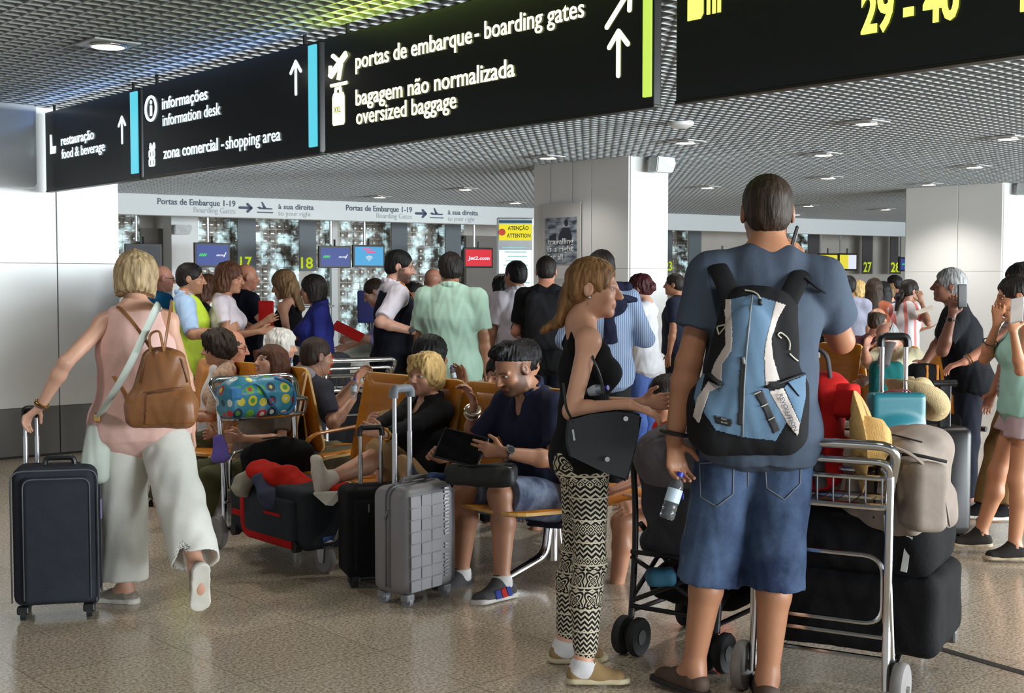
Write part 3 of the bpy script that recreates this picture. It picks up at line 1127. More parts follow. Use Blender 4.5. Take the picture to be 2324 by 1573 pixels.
class SDF:
    def __init__(s):
        s.p, s.cuts = [], []

    def cap(s, a, b, ra, rb=None, ax=(1, 0, 0), k=0.02, flat=(0, 0), sub=False):
        """tapered limb between a and b; radii (across ax, other way)"""
        rb = ra if rb is None else rb
        ra = (ra, ra) if np.isscalar(ra) else ra
        rb = (rb, rb) if np.isscalar(rb) else rb
        s.p.append(('c', V3(a), V3(b), ra, rb, V3(ax), k, flat, sub))
        return s

    def ell(s, c, r, R=None, k=0.02, sub=False):
        r = (r, r, r) if np.isscalar(r) else r
        s.p.append(('e', V3(c), V3(r), None if R is None else np.array(R, np.float32), k, sub))
        return s

    def box(s, c, half, R=None, rd=0.02, k=0.01, sub=False):
        s.p.append(('b', V3(c), V3(half), None if R is None else np.array(R, np.float32), rd, k, sub))
        return s

    def cut(s, p, n):
        n = V3(n)
        s.cuts.append((V3(p), n / np.linalg.norm(n)))
        return s

    def bounds(s):
        lo, hi = [], []
        for q in s.p:
            if q[-1]:
                continue
            if q[0] == 'c':
                m = max(*q[3], *q[4])
                lo.append(np.minimum(q[1], q[2]) - m)
                hi.append(np.maximum(q[1], q[2]) + m)
            elif q[0] == 'e':
                m = float(q[2].max()) if q[3] is not None else q[2]
                lo.append(q[1] - m)
                hi.append(q[1] + m)
            else:
                m = float(np.linalg.norm(q[2])) if q[3] is not None else q[2] + 0
                lo.append(q[1] - m)
                hi.append(q[1] + m)
        return np.min(lo, 0), np.max(hi, 0)

    def field(s, h, noise=None):
        lo, hi = s.bounds()
        pad = 3 * h + 0.012 + (noise[0] if noise else 0)
        lo, hi = lo - pad, hi + pad
        n = np.ceil((hi - lo) / h).astype(int) + 1
        D = np.full(n, 0.5, np.float32)
        X = [lo[i] + h * np.arange(n[i], dtype=np.float32) for i in range(3)]

        def sl(a, b):
            i0 = np.clip(np.floor((a - lo) / h).astype(int), 0, n)
            i1 = np.clip(np.ceil((b - lo) / h).astype(int) + 1, 0, n)
            return i0, i1
        for q in s.p:
            k = max(q[-3] if q[0] == 'c' else q[-2], 1e-4)
            if q[0] == 'c':
                _, a, b, ra, rb, ax, k, flat, sub = q
                k = max(k, 1e-4)
                m = max(*ra, *rb) + k + 2.5 * h
                i0, i1 = sl(np.minimum(a, b) - m, np.maximum(a, b) + m)
            elif q[0] == 'e':
                _, c, r, R, k, sub = q
                m = (float(r.max()) if R is not None else r) + k + 2.5 * h
                i0, i1 = sl(c - m, c + m)
            else:
                _, c, hf, R, rd, k, sub = q
                m = (float(np.linalg.norm(hf)) if R is not None else hf) + k + 2.5 * h
                i0, i1 = sl(c - m, c + m)
            if (i1 <= i0).any():
                continue
            S = tuple(slice(x, y) for x, y in zip(i0, i1))
            x, y, z = X[0][S[0]][:, None, None], X[1][S[1]][None, :, None], X[2][S[2]][None, None, :]
            k = max(k, 1e-4)
            if q[0] == 'c':
                d = b - a
                L = float(np.linalg.norm(d))
                d = d / max(L, 1e-6)
                ex = ax - d * float(ax @ d)
                if np.linalg.norm(ex) < 1e-3:
                    ex = np.cross(d, V3((0, 0, 1)) if abs(d[2]) < .9 else V3((0, 1, 0)))
                ex = ex / np.linalg.norm(ex)
                ey = np.cross(d, ex)
                x, y, z = x - a[0], y - a[1], z - a[2]
                t = x * d[0] + y * d[1] + z * d[2]
                u = x * ex[0] + y * ex[1] + z * ex[2]
                w = x * ey[0] + y * ey[1] + z * ey[2]
                tc = np.clip(t, 0, L)
                f = tc / max(L, 1e-6)
                A = ra[0] + (rb[0] - ra[0]) * f
                B = ra[1] + (rb[1] - ra[1]) * f
                e = t - tc
                e0 = e
                if flat[0]:
                    e = np.where(e < 0, 0, e)
                if flat[1]:
                    e = np.where(e > 0, 0, e)
                cz = np.minimum(A, B)
                U, Wv, E = u / A, w / B, e / cz
                k0 = np.sqrt(U * U + Wv * Wv + E * E)
                k1 = np.sqrt((U / A) ** 2 + (Wv / B) ** 2 + (E / cz) ** 2)
                dd = np.where(k1 > 1e-5, k0 * (k0 - 1) / np.maximum(k1, 1e-5), -cz)
                if flat[0]:
                    dd = np.maximum(dd, -t)
                if flat[1]:
                    dd = np.maximum(dd, t - L)
            elif q[0] == 'e':
                x, y, z = x - c[0], y - c[1], z - c[2]
                if R is not None:
                    x, y, z = (R[0, i] * x + R[1, i] * y + R[2, i] * z for i in range(3))
                k0 = np.sqrt((x / r[0]) ** 2 + (y / r[1]) ** 2 + (z / r[2]) ** 2)
                k1 = np.sqrt((x / r[0] ** 2) ** 2 + (y / r[1] ** 2) ** 2 + (z / r[2] ** 2) ** 2)
                dd = np.where(k1 > 1e-5, k0 * (k0 - 1) / np.maximum(k1, 1e-5), -r.min())
            else:
                x, y, z = x - c[0], y - c[1], z - c[2]
                if R is not None:
                    x, y, z = (R[0, i] * x + R[1, i] * y + R[2, i] * z for i in range(3))
                qx, qy, qz = np.abs(x) - hf[0] + rd, np.abs(y) - hf[1] + rd, np.abs(z) - hf[2] + rd
                dd = np.sqrt(np.maximum(qx, 0) ** 2 + np.maximum(qy, 0) ** 2 + np.maximum(qz, 0) ** 2) + np.minimum(np.maximum(qx, np.maximum(qy, qz)), 0) - rd
            T = D[S]
            if sub:
                dd = -dd
                hh = np.maximum(k - np.abs(T - dd), 0) / k
                D[S] = np.maximum(T, dd) + hh * hh * k * 0.25
            else:
                hh = np.maximum(k - np.abs(T - dd), 0) / k
                D[S] = np.minimum(T, dd) - hh * hh * k * 0.25
        if noise:
            amp, fr, st = noise[:3]
            I = np.nonzero(np.abs(D) < amp * 2 + 2 * h)
            x, y, z = X[0][I[0]] * fr * st[0], X[1][I[1]] * fr * st[1], X[2][I[2]] * fr * st[2]
            w = np.sin(x + 1.7 * np.sin(y * .9 + 1.3) + .8 * z) * np.sin(y * 1.1 + 1.5 * np.sin(z * .8 + 2.1) - .5 * x) * .6
            w += .4 * np.sin(2.1 * z + 1.9 * np.sin(1.7 * x) + 1.2) * np.sin(2.3 * x - 1.6 * y)
            D[I] += amp * w
        for p, nn in s.cuts:
            d = (X[0][:, None, None] - p[0]) * nn[0] + (X[1][None, :, None] - p[1]) * nn[1] + (X[2][None, None, :] - p[2]) * nn[2]
            np.maximum(D, d, out=D)
        return D, lo

    def mesh(s, name, h, noise=None, smooth=1, cols=None, strand=None):
        D, lo = s.field(h, noise)
        if strand is not None:
            strand(D, lo, h)
        v, f = nets(D, lo, h, smooth)
        return mk_mesh(name, v, f, cols)


def nets(D, lo, h, smooth=1):
    I = D < 0
    n = D.shape
    cnt = np.zeros((n[0] - 1, n[1] - 1, n[2] - 1), np.int8)
    for dx in (0, 1):
        for dy in (0, 1):
            for dz in (0, 1):
                cnt += I[dx:n[0] - 1 + dx, dy:n[1] - 1 + dy, dz:n[2] - 1 + dz]
    act = (cnt > 0) & (cnt < 8)
    ci, cj, ck = np.nonzero(act)
    N = len(ci)
    idx = np.full(cnt.shape, -1, np.int32)
    idx[ci, cj, ck] = np.arange(N)
    acc = np.zeros((N, 3), np.float32)
    num = np.zeros(N, np.float32)
    cor = [(a, b, c) for a in (0, 1) for b in (0, 1) for c in (0, 1)]
    val = {c: D[ci + c[0], cj + c[1], ck + c[2]] for c in cor}
    for A in cor:
        for ax in range(3):
            if A[ax] == 0:
                B = list(A)
                B[ax] = 1
                B = tuple(B)
                a, b = val[A], val[B]
                m = (a < 0) != (b < 0)
                t = np.where(m, a / np.where(m, a - b, 1), 0)
                for d in range(3):
                    acc[:, d] += np.where(m, A[d] + (t if d == ax else 0), 0)
                num += m
    v = acc / num[:, None] + np.stack([ci, cj, ck], 1)
    v = v * h + lo
    quads = []
    for ax in range(3):
        sa = [slice(None)] * 3
        sb = [slice(None)] * 3
        sa[ax], sb[ax] = slice(0, -1), slice(1, None)
        a, b = I[tuple(sa)], I[tuple(sb)]
        e = np.stack(np.nonzero(a != b), 1)
        o1, o2 = [(1, 2), (2, 0), (0, 1)][ax]
        e = e[(e[:, o1] > 0) & (e[:, o2] > 0) & (e[:, o1] < n[o1] - 1) & (e[:, o2] < n[o2] - 1)]
        ins = I[e[:, 0], e[:, 1], e[:, 2]]

        def g(d1, d2):
            q = e.copy()
            q[:, o1] -= d1
            q[:, o2] -= d2
            return idx[q[:, 0], q[:, 1], q[:, 2]]
        Q = np.stack([g(1, 1), g(0, 1), g(0, 0), g(1, 0)], 1)
        Q[~ins] = Q[~ins][:, ::-1]
        quads.append(Q)
    Q = np.concatenate(quads)
    Q = Q[(Q >= 0).all(1)]
    for _ in range(smooth):
        s_ = np.zeros((N, 3), np.float64)
        c_ = np.zeros(N)
        for k in range(4):
            for o in (1, 3):
                i, j = Q[:, k], Q[:, (k + o) % 4]
                c_ += np.bincount(i, minlength=N)
                for d in range(3):
                    s_[:, d] += np.bincount(i, v[j, d], N)
        v = 0.45 * v + 0.55 * s_ / np.maximum(c_, 1)[:, None]
    return v.astype(np.float32), Q


def mk_mesh(name, v, Q, cols=None):
    me = bpy.data.meshes.new(name)
    me.vertices.add(len(v))
    me.vertices.foreach_set('co', v.astype(np.float32).ravel())
    me.loops.add(Q.size)
    me.loops.foreach_set('vertex_index', Q.astype(np.int32).ravel())
    me.polygons.add(len(Q))
    me.polygons.foreach_set('loop_start', np.arange(0, Q.size, 4, dtype=np.int32))
    me.polygons.foreach_set('use_smooth', np.ones(len(Q), bool))
    me.update()
    me.validate()
    if cols is not None:
        c = cols(v)
        at = me.color_attributes.new('Col', 'FLOAT_COLOR', 'POINT')
        at.data.foreach_set('color', np.concatenate([c, np.ones((len(c), 1), np.float32)], 1).astype(np.float32).ravel())
    return me


# ================================================================ materials for people
def skin_mat():
    m, nt, b = nmat('skin')
    N, L = nt.nodes, nt.links
    at = N.new('ShaderNodeAttribute')
    at.attribute_name = 'Col'
    nz = N.new('ShaderNodeTexNoise')
    nz.inputs['Scale'].default_value = 22
    nz.inputs['Detail'].default_value = 4
    mx = N.new('ShaderNodeMix')
    mx.data_type, mx.blend_type = 'RGBA', 'MULTIPLY'
    rp = N.new('ShaderNodeValToRGB')
    rp.color_ramp.elements[0].color, rp.color_ramp.elements[1].color = (.86, .80, .78, 1), (1.08, 1.05, 1.04, 1)
    L.new(nz.outputs[0], rp.inputs[0])
    mx.inputs[0].default_value = .7
    L.new(at.outputs[0], mx.inputs[6])
    L.new(rp.outputs[0], mx.inputs[7])
    L.new(mx.outputs[2], b.inputs['Base Color'])
    b.inputs['Roughness'].default_value = .46
    b.inputs['Specular IOR Level'].default_value = .4
    b.inputs['Subsurface Weight'].default_value = 0.0
    return m


SKIN = skin_mat()


def hair_mat(name, rgb, var=.45, rough=.42):
    if 'hair_' + name in MATS:
        return MATS['hair_' + name]
    return M('hair_' + name, C(*rgb), .55, 0, var, 26, .9, 60, (2.6, 2.6, .35), .25)


def eye_mat():
    m, nt, b = nmat('eye')
    N, L = nt.nodes, nt.links
    at = N.new('ShaderNodeAttribute')
    at.attribute_name = 'Col'
    L.new(at.outputs[0], b.inputs['Base Color'])
    b.inputs['Roughness'].default_value = .12
    return m


EYE = eye_mat()


# ================================================================ the figure
def rx(a):
    c, s = math.cos(math.radians(a)), math.sin(math.radians(a))
    return np.array([[1, 0, 0], [0, c, -s], [0, s, c]])


def ry(a):
    c, s = math.cos(math.radians(a)), math.sin(math.radians(a))
    return np.array([[c, 0, s], [0, 1, 0], [-s, 0, c]])


def rzz(a):
    c, s = math.cos(math.radians(a)), math.sin(math.radians(a))
    return np.array([[c, -s, 0], [s, c, 0], [0, 0, 1]])


def nrm(v):
    v = np.array(v, float)
    return v / np.linalg.norm(v)


class Sk:
    pass


def ik(a, t, l1, l2, pole):
    a, t = np.array(a, float), np.array(t, float)
    d = t - a
    L = min(np.linalg.norm(d), (l1 + l2) * .999)
    d = nrm(d)
    x = (l1 * l1 - l2 * l2 + L * L) / (2 * L)
    hgt = math.sqrt(max(l1 * l1 - x * x, 1e-8))
    p = np.array(pole, float)
    p = nrm(p - d * (p @ d))
    e = a + d * x + p * hgt
    return e, a + d * L


def skeleton(S):
    """joint positions from the pose description; z = 0 at the soles for a standing figure"""
    k = Sk()
    g = S.get
    f = g('sex', 'm') == 'f'
    k.f, k.bulk = f, g('bulk', 1.0)
    lean, side, twist = g('lean', 0), g('side', 0), g('twist', 0)
    pv = np.array([0, 0, .95 - g('drop', 0)])
    R1 = rzz(twist * .3) @ ry(side * .5) @ rx(-lean * .5)
    R2 = rzz(twist) @ ry(side) @ rx(-lean)
    k.R1, k.R2 = R1, R2
    waist = pv + R1 @ [0, 0, .15]
    chest = waist + R2 @ [0, .0, .20]
    neck = chest + R2 @ [0, -.01, .18]
    sw = (.152 if f else .178) * g('shw', 1)
    shr = g('shrug', 0)
    k.sh = {'L': neck + R2 @ [-sw, -.005, -.070 + shr], 'R': neck + R2 @ [sw, -.005, -.070 + shr]}
    hy, hp, hr = g('head', (0, 0, 0))
    k.Rh = rzz(-hy) @ rx(-hp) @ ry(hr)
    k.hc = neck + (R2 * .5 + k.Rh * .5) @ [0, .02, .075] + k.Rh @ [0, .01, .072]
    k.pv, k.waist, k.chest, k.neck = pv, waist, chest, neck
    k.hip = {'L': pv + R1 @ [-.088, 0, -.03], 'R': pv + R1 @ [.088, 0, -.03]}
    k.top = k.hc + k.Rh @ [0, -.012, .12]
    return k


def finish_skeleton(k, S, tolocal):
    g = S.get
    UA, FA, TH, SH = .295, .255, .43, .41
    k.el, k.wr, k.kn, k.an = {}, {}, {}, {}
    for s_, sg in (('L', -1), ('R', 1)):
        a = g(s_) or ((sg * .14, -.03, -1), (sg * .03, .16, -1))
        if isinstance(a, dict):
            t = tolocal(a['to']) if 'to' in a else k.hc * 0 + np.array(a['at'], float)
            k.el[s_], k.wr[s_] = ik(k.sh[s_], t, UA, FA, a['pole'])
        else:
            k.el[s_] = k.sh[s_] + nrm(a[0]) * UA
            k.wr[s_] = k.el[s_] + nrm(a[1]) * FA
        a = g('leg' + s_) or ((sg * .045, .01, -1), (sg * .01, -.03, -1))
        if isinstance(a, dict):
            t = tolocal(a['to'])
            k.kn[s_], k.an[s_] = ik(k.hip[s_], t, TH, SH, a['pole'])
        else:
            k.kn[s_] = k.hip[s_] + nrm(a[0]) * TH
            k.an[s_] = k.kn[s_] + nrm(a[1]) * SH
    k.ft = {s_: nrm(g('foot' + s_) or ((sg * .2, 1, 0))) for s_, sg in (('L', -1), ('R', 1))}


def hand(F, k, T, W, f, th, curl, side, r, spread=1.0, fine=True):
    """palm, four bent fingers of different length and a thumb"""
    f = nrm(f)
    s = np.array(th, float)
    s = nrm(s - f * (s @ f))
    n = np.cross(s, f) if side == 'R' else np.cross(f, s)
    A = T(W)
    axs = T.dir(s)
    F.cap(A, T(W + f * .085), (.026 * r, .017 * r), (.040 * r, .013 * r), axs, .012)
    for i, (o, L) in enumerate(((.029, .074), (.010, .082), (-.009, .077), (-.027, .060))):
        c = curl if np.isscalar(curl) else curl[i]
        b = W + f * .082 + s * o
        d = nrm(f + s * o * 2.2 * spread)
        p = b
        for j, (fr, rad) in enumerate(((.44, .0092), (.32, .0084), (.24, .0076))):
            a = math.radians(c * (.6 + .35 * j))
            d = nrm(d * math.cos(a) + n * math.sin(a))
            q = p + d * L * fr
            F.cap(T(p), T(q), rad * r, (rad - .0006) * r, axs, .0035 if j else .008)
            p = q
    b = W + f * .022 + s * .024
    c1 = curl if np.isscalar(curl) else curl[0]
    d = nrm(f * .62 + s * .72 + n * (.1 + c1 * .006))
    q = b + d * .042
    F.cap(T(b), T(q), .0135 * r, .0105 * r, axs, .01)
    d = nrm(f * .85 + s * .35 + n * (.15 + c1 * .010))
    F.cap(T(q), T(q + d * .036), .0102 * r, .0085 * r, axs, .005)


TORSO_M = ((.158, .112), (.146, .106), (.166, .120), (.128, .084))
TORSO_F = ((.172, .120), (.126, .096), (.140, .106), (.110, .074))


def torso(F, k, T, r, off=(0, 0, 0, 0), k_=.05, upto=3, hem=None, flat=False, mul=1.0):
    st = TORSO_F if k.f else TORSO_M
    b = k.bulk
    P4 = [k.pv + k.R1 @ [0, -.005, -.03], k.waist + k.R1 @ [0, .012 * (b - 1) * 8, 0], k.chest + k.R2 @ [0, .0, -.02], k.chest + k.R2 @ [0, -.01, .09]]
    rad = [((w * b * (mul if i < 3 else 1) + o) * r, (d * b * (mul if i < 3 else 1) + o) * r) for i, ((w, d), o) in enumerate(zip(st, off))]
    if hem is not None:
        hp = k.pv + k.R1 @ [0, 0, -.03 - hem[0]]
        F.cap(T(hp), T(P4[0]), (rad[0][0] + hem[1] * r, rad[0][1] + hem[1] * r), rad[0], T.dir(k.R1 @ [1, 0, 0]), k_, (1, 0))
    for i in range(upto):
        R = k.R1 if i < 1 else k.R2
        F.cap(T(P4[i]), T(P4[i + 1]), rad[i], rad[i + 1], T.dir(R @ [1, 0, 0]), k_, (1 if (flat and i == 0 and hem is None) else 0, 0))
    return P4, rad


def body_prims(F, k, S, T, r, fine):
    f, b = k.f, k.bulk
    arm = (.036 if f else .045) * (.6 + .4 * b) * S.get('arm', 1)
    cov = set()
    for w in S.get('wear', []):
        cov |= getattr(w, 'cov', set())
    ct = .93 if 'torso' in cov else 1.0
    cu = .84 if 'uarm' in cov else 1.0
    cf_ = .82 if 'farm' in cov else 1.0
    cth = .90 if 'thigh' in cov else 1.0
    ckn = .82 if 'knee' in cov else 1.0
    cca = .78 if 'calf' in cov else 1.0
    torso(F, k, T, r, mul=ct)
    for sg in (-1, 1):
        F.ell(T(k.pv + k.R1 @ [sg * .075, -.05, -.05]), .088 * b * r * (.92 if 'thigh' in cov else 1), k=.05)
    if f:
        for sg in (-1, 1):
            F.ell(T(k.chest + k.R2 @ [sg * .07, .085 * b, -.025]), .058 * b * r * ct, k=.04)
    # neck and shoulders
    F.cap(T(k.neck + k.R2 @ [0, -.012, -.03]), T(k.hc + k.Rh @ [0, -.025, -.06]), (.052 if f else .062) * r, (.046 if f else .056) * r, k=.035)
    for s_, sg in (('L', -1), ('R', 1)):
        F.cap(T(k.neck + k.R2 @ [sg * .03, -.02, .0]), T(k.sh[s_] + k.R2 @ [0, 0, .005]), .047 * r, (.040 if f else .048) * r, k=.05)
        F.ell(T(k.sh[s_]), (.044 if f else .051) * (.5 + .5 * b) * r * cu, k=.03)
        F.cap(T(k.sh[s_]), T(k.el[s_]), arm * 1.12 * r * cu, arm * .86 * r * (1 if cf_ == 1 else .86), k=.03)
        m = k.el[s_] * .72 + k.wr[s_] * .28
        F.cap(T(k.el[s_]), T(m), arm * .86 * cf_ * r, arm * .92 * cf_ * r, k=.02)
        F.cap(T(m), T(k.wr[s_]), arm * .92 * cf_ * r, arm * .60 * r, k=.02)
        h = S.get('hand' + s_) or {}
        d = h.get('dir')
        d = k.wr[s_] - k.el[s_] if d is None else np.array(d, float)
        th = h.get('thumb', (sg * -.3, 1, 0.2))
        hand(F, k, T, k.wr[s_] + nrm(d) * .004, d, th, h.get('curl', 14), s_, r * (.93 if f else 1.0), h.get('spread', 1), fine)
        # legs
        th_ = (.092 if f else .088) * b
        F.cap(T(k.hip[s_] + np.array([sg * .004, 0, 0])), T(k.kn[s_]), th_ * cth * r, .056 * ckn * (.5 + .5 * b) * r, k=.04)
        cf = nrm(k.an[s_] - k.kn[s_])
        thd = nrm(k.kn[s_] - k.hip[s_])
        back = nrm(k.R1 @ [0, -1, 0] - cf * float((k.R1 @ [0, -1, 0]) @ cf)) if abs(cf[2]) > .5 else nrm(-thd - cf * float(-thd @ cf) + np.array([0, 0, -.01]))
        m = k.kn[s_] * .68 + k.an[s_] * .32 + back * .018
        F.cap(T(k.kn[s_]), T(m), .054 * ckn * (.5 + .5 * b) * r, .056 * cca * (.4 + .6 * b) * r, k=.03)
        F.cap(T(m), T(k.an[s_]), .056 * cca * (.4 + .6 * b) * r, .036 * r, k=.02)
        ft = k.ft[s_]
        up = nrm(-cf - ft * float(-cf @ ft))
        lat = np.cross(ft, up)
        A = k.an[s_]
        F.cap(T(A - ft * .035 - up * .045), T(A + ft * .13 - up * .058), (.034 * r, .034 * r), (.042 * r, .020 * r), T.dir(lat), .03)
        F.cap(T(A - ft * .01), T(A + ft * .06 - up * .045), .036 * r, .03 * r, k=.03)
    head_prims(F, k, T, r, S)


def head_prims(F, k, T, r, S):
    H = lambda x: T(k.hc + k.Rh @ np.array(x, float))
    R = T.rot @ k.Rh
    f = k.f
    e = lambda c, rr, kk=.02, sub=False: F.ell(H(c), [x * r for x in rr], R, kk * r, sub)
    e((0, -.014, .034), (.077, .097, .086))
    e((0, .022, -.03), (.063 if f else .066, .074, .078), .03)
    e((0, .03, -.072), (.048 if f else .055, .056, .042), .03)
    e((0, .073, -.098), (.024 if f else .030, .022, .018), .02)
    for sg in (-1, 1):
        e((sg * .040, .060, -.028), (.026, .024, .024), .025)
        e((sg * .033, .107, .004), (.0205, .018, .0135), .012, True)
        F.cap(H((sg * .014, .0865, .0225)), H((sg * .052, .073, .019)), .0105 * r, .008 * r, k=.014 * r)
        e((sg * .011, .105, -.032), (.009, .010, .007), .008)
        e((sg * .080, -.012, -.004), (.011, .021, .033), .008)
        e((sg * .091, -.008, .002), (.008, .011, .018), .006, True)
    F.cap(H((0, .094, .012)), H((0, .1165, -.026)), .0085 * r, .0115 * r, k=.014 * r)
    e((0, .1165, -.028), (.0115, .011, .009), .008)
    F.cap(H((-.020, .0905, -.0565)), H((.020, .0905, -.0565)), (.0075 * r, .0065 * r), k=.007 * r)
    F.cap(H((-.017, .090, -.0665)), H((.017, .090, -.0665)), .0080 * r, k=.007 * r)
    F.cap(H((-.022, .1000, -.0615)), H((.022, .1000, -.0615)), .0020 * r, k=.003 * r, sub=True)


def skin_cols(k, S, T, r):
    base = np.array(C(*S.get('skin', (205, 152, 122)))[:3], np.float32)
    hairc = np.array(C(*S.get('brow', (58, 40, 30)))[:3], np.float32)
    beard = S.get('beard', 0)
    lip = base * np.array([.86, .56, .56], np.float32)
    Hc = np.array(T(k.hc))
    R = T.rot @ k.Rh

    def sm(x, a, b):
        t = np.clip((x - a) / (b - a), 0, 1)
        return t * t * (3 - 2 * t)

    def f(v):
        q = ((v - Hc) @ R) / r
        x, y, z = np.abs(q[:, 0]), q[:, 1], q[:, 2]
        c = np.repeat(base[None], len(v), 0)

        def mix(col, w):
            c[:] = c * (1 - w[:, None]) + col * w[:, None]
        face = sm(y, .03, .06)
        ck = np.exp(-(((x - .043) / .022) ** 2 + ((z + .032) / .022) ** 2)) * face * .4
        mix(base * np.array([1.02, .80, .76], np.float32), ck)
        hd = (np.abs(z) < .2) & (x < .12) & (np.abs(y) < .2)
        br = sm(x, .009, .015) * (1 - sm(x, .050, .058)) * (1 - sm(np.abs(z - .0235 - .05 * (x - .014) + 1.6 * np.maximum(x - .036, 0) ** 1.3), .0025, .006)) * sm(y, .05, .065)
        mix(hairc, br * S.get('browk', .85))
        lp = (1 - sm(x, .019, .026)) * (1 - sm(np.abs(z + .0615), .008, .0125)) * sm(y, .075, .085)
        mix(lip, lp * .9)
        ln = (1 - sm(x, .02, .024)) * (1 - sm(np.abs(z + .0615), .0008, .0028)) * sm(y, .075, .085)
        mix(lip * .35, ln * .8)
        el = (1 - sm((((x - .0325) / .0195) ** 2 + ((z - .0030) / .0098) ** 2), .75, 1.25)) * sm(y, .055, .07)
        mix(base * np.array([.45, .36, .33], np.float32), el * .75)
        no = np.exp(-(((x - .0075) / .004) ** 2 + ((z + .041) / .003) ** 2)) * sm(y, .09, .10)
        mix(base * .25, no * .8)
        if beard:
            bd = sm(-z, .03, .05) * sm(y, -.005, .02) * (1 - sm(-z, .118, .13))
            bd = np.maximum(bd, sm(y, -.012, .0) * (1 - sm(y, .035, .05)) * sm(-z, -.01, .02) * sm(x, .05, .06) * (1 - sm(-z, .118, .13)))
            bd *= 1 - lp
            mou = (1 - sm(x, .026, .034)) * (1 - sm(np.abs(z + .047), .004, .009)) * sm(y, .08, .09)
            mix(hairc * 1.1, np.clip(np.maximum(bd * (1 - np.exp(-(((x - .043) / .02) ** 2 + ((z + .035) / .018) ** 2)) * .9), mou), 0, 1) * beard)
        sc = S.get('scalp', 0)
        if sc:
            w = sm(-y, -.045, -.02) * sm(z, -.07, -.045) * (1 - sm(z, .04, .07)) * (1 - sm(x, .086, .09))
            mix(hairc * .8 + base * .2, w * sc)
        return c
    return f


def eyeballs(k, S, T, r, root):
    col = S.get('eye', (72, 58, 44))
    for sg in (-1, 1):
        bm = NB()
        bmesh.ops.create_uvsphere(bm, u_segments=24, v_segments=16, radius=1.0)
        me = bpy.data.meshes.new('eye')
        lay = bm.verts.layers.float_color.new('Col')
        sx, sy, sz = .0150, .0105, .0072
        gx = S.get('gaze', 0) * .006
        for v in bm.verts:
            x, y, z = v.co.x * sx, v.co.y * sy, v.co.z * sz
            d = math.hypot(x - gx, z)
            c = C(214, 208, 202) if d > .0062 or y < 0 else (C(*col) if d > .0028 else C(8, 8, 8))
            if z > .0052:
                c = C(30, 22, 20)
            v[lay] = c
            w = k.hc + k.Rh @ (np.array([sg * .0325, .0775, .0025]) + np.array([x, y, z]))
            v.co = Vector(T(w))
        for f_ in bm.faces:
            f_.smooth = True
        bm.to_mesh(me)
        bm.free()
        link('eye', me, EYE, root)


HAIR_SUBFACE = ((0, .115, -.045), (.068, .072, .098))


def hair_prims(F, k, T, r, style, S):
    H = lambda x: T(k.hc + k.Rh @ np.array(x, float))
    R = T.rot @ k.Rh

    def e(c, rr, kk=.02, sub=False):
        F.ell(H(c), [x * r for x in rr], R, kk * r, sub)

    def c_(a, b, ra, rb=None, kk=.03, flat=(0, 0)):
        m = lambda q: q * r if np.isscalar(q) else (q[0] * r, q[1] * r)
        F.cap(H(a), H(b), m(ra), m(ra if rb is None else rb), R @ np.array([1., 0, 0]), kk * r, flat)

    def cut(p, n):
        F.cut(H(p), R @ np.array(n, float))

    def capx(t, back=True):
        e((0, -.016, .036), (.077 + t, .097 + t, .086 + t))
        if back:
            e((0, -.05, -.02), (.066 + t * .6, .055 + t, .06), .03)
    def ears():
        for sg in (-1, 1):
            e((sg * .092, .0, -.012), (.022, .024, .036), .008, True)
    if style == 'short':
        capx(S.get('hairt', .010))
        e((0, .125, -.028), (.086, .072, .112), .012, True)
        ears()
        cut((0, -.04, -.062), (0, .42, -1))
    elif style == 'quiff':
        capx(.008)
        e((0, .134, -.012), (.090, .074, .112), .012, True)
        c_((0, .066, .120), (0, -.02, .128), (.050, .022), (.056, .016), .03)
        c_((0, .078, .118), (0, .04, .136), (.042, .016), (.046, .018), .02)
        ears()
        cut((0, .06, .076), (0, .5, -1))
    elif style == 'bald':
        capx(.004)
        e((0, .03, .115), (.088, .135, .088), .01, True)
        e((0, .13, -.04), (.09, .10, .13), .01, True)
        ears()
        cut((0, -.04, -.062), (0, .42, -1))
    elif style in ('bob', 'long', 'longwavy'):
        capx(S.get('hairt', .018))
        for sg in (-1, 1):
            c_((sg * .070, -.005, .03), (sg * .074, -.012, -.095), (.026, .05), (.022, .045), .03)
        e((0, -.055, -.045), (.088, .062, .092), .03)
        if style != 'bob':
            w = S.get('hairlen', .26)
            c_((0, -.085, -.02), (0, -.105, -.06 - w), (.088, .042), (.06, .02), .03)
            for sg in (-1, 1):
                c_((sg * .072, -.045, -.06), (sg * .078, -.03, -.05 - w * .8), (.026, .035), (.014, .018), .03)
        e((0, .122, -.05), (.064, .085, .108), .012, True)
        if style == 'bob':
            cut((0, 0, S.get('bobz', -.118)), (0, -.15, -1))
    elif style in ('pony', 'bun'):
        capx(S.get('hairt', .012))
        e((0, .128, -.030), (.086, .078, .120), .012, True)
        ears()
        if style == 'bun':
            e(S.get('bunat', (0, -.115, .045)), (.045, .042, .045), .02)
        cut((0, -.06, -.072), (0, .55, -1))
    elif style == 'fluffy':
        t = S.get('hairt', .030)
        capx(t)
        for sg in (-1, 1):
            e((sg * .066, -.01, .0), (.034, .05, .06), .03)
        e((0, -.06, -.035), (.076, .06, .07), .03)
        if S.get('fringe', 1):
            c_((-.05, .062, .098), (.05, .062, .098), (.024, .024), None, .03)
        e((0, .128, -.045), (.064, .078, .112), .012, True)
    for q in S.get('hairx', []):
        c_(*q)


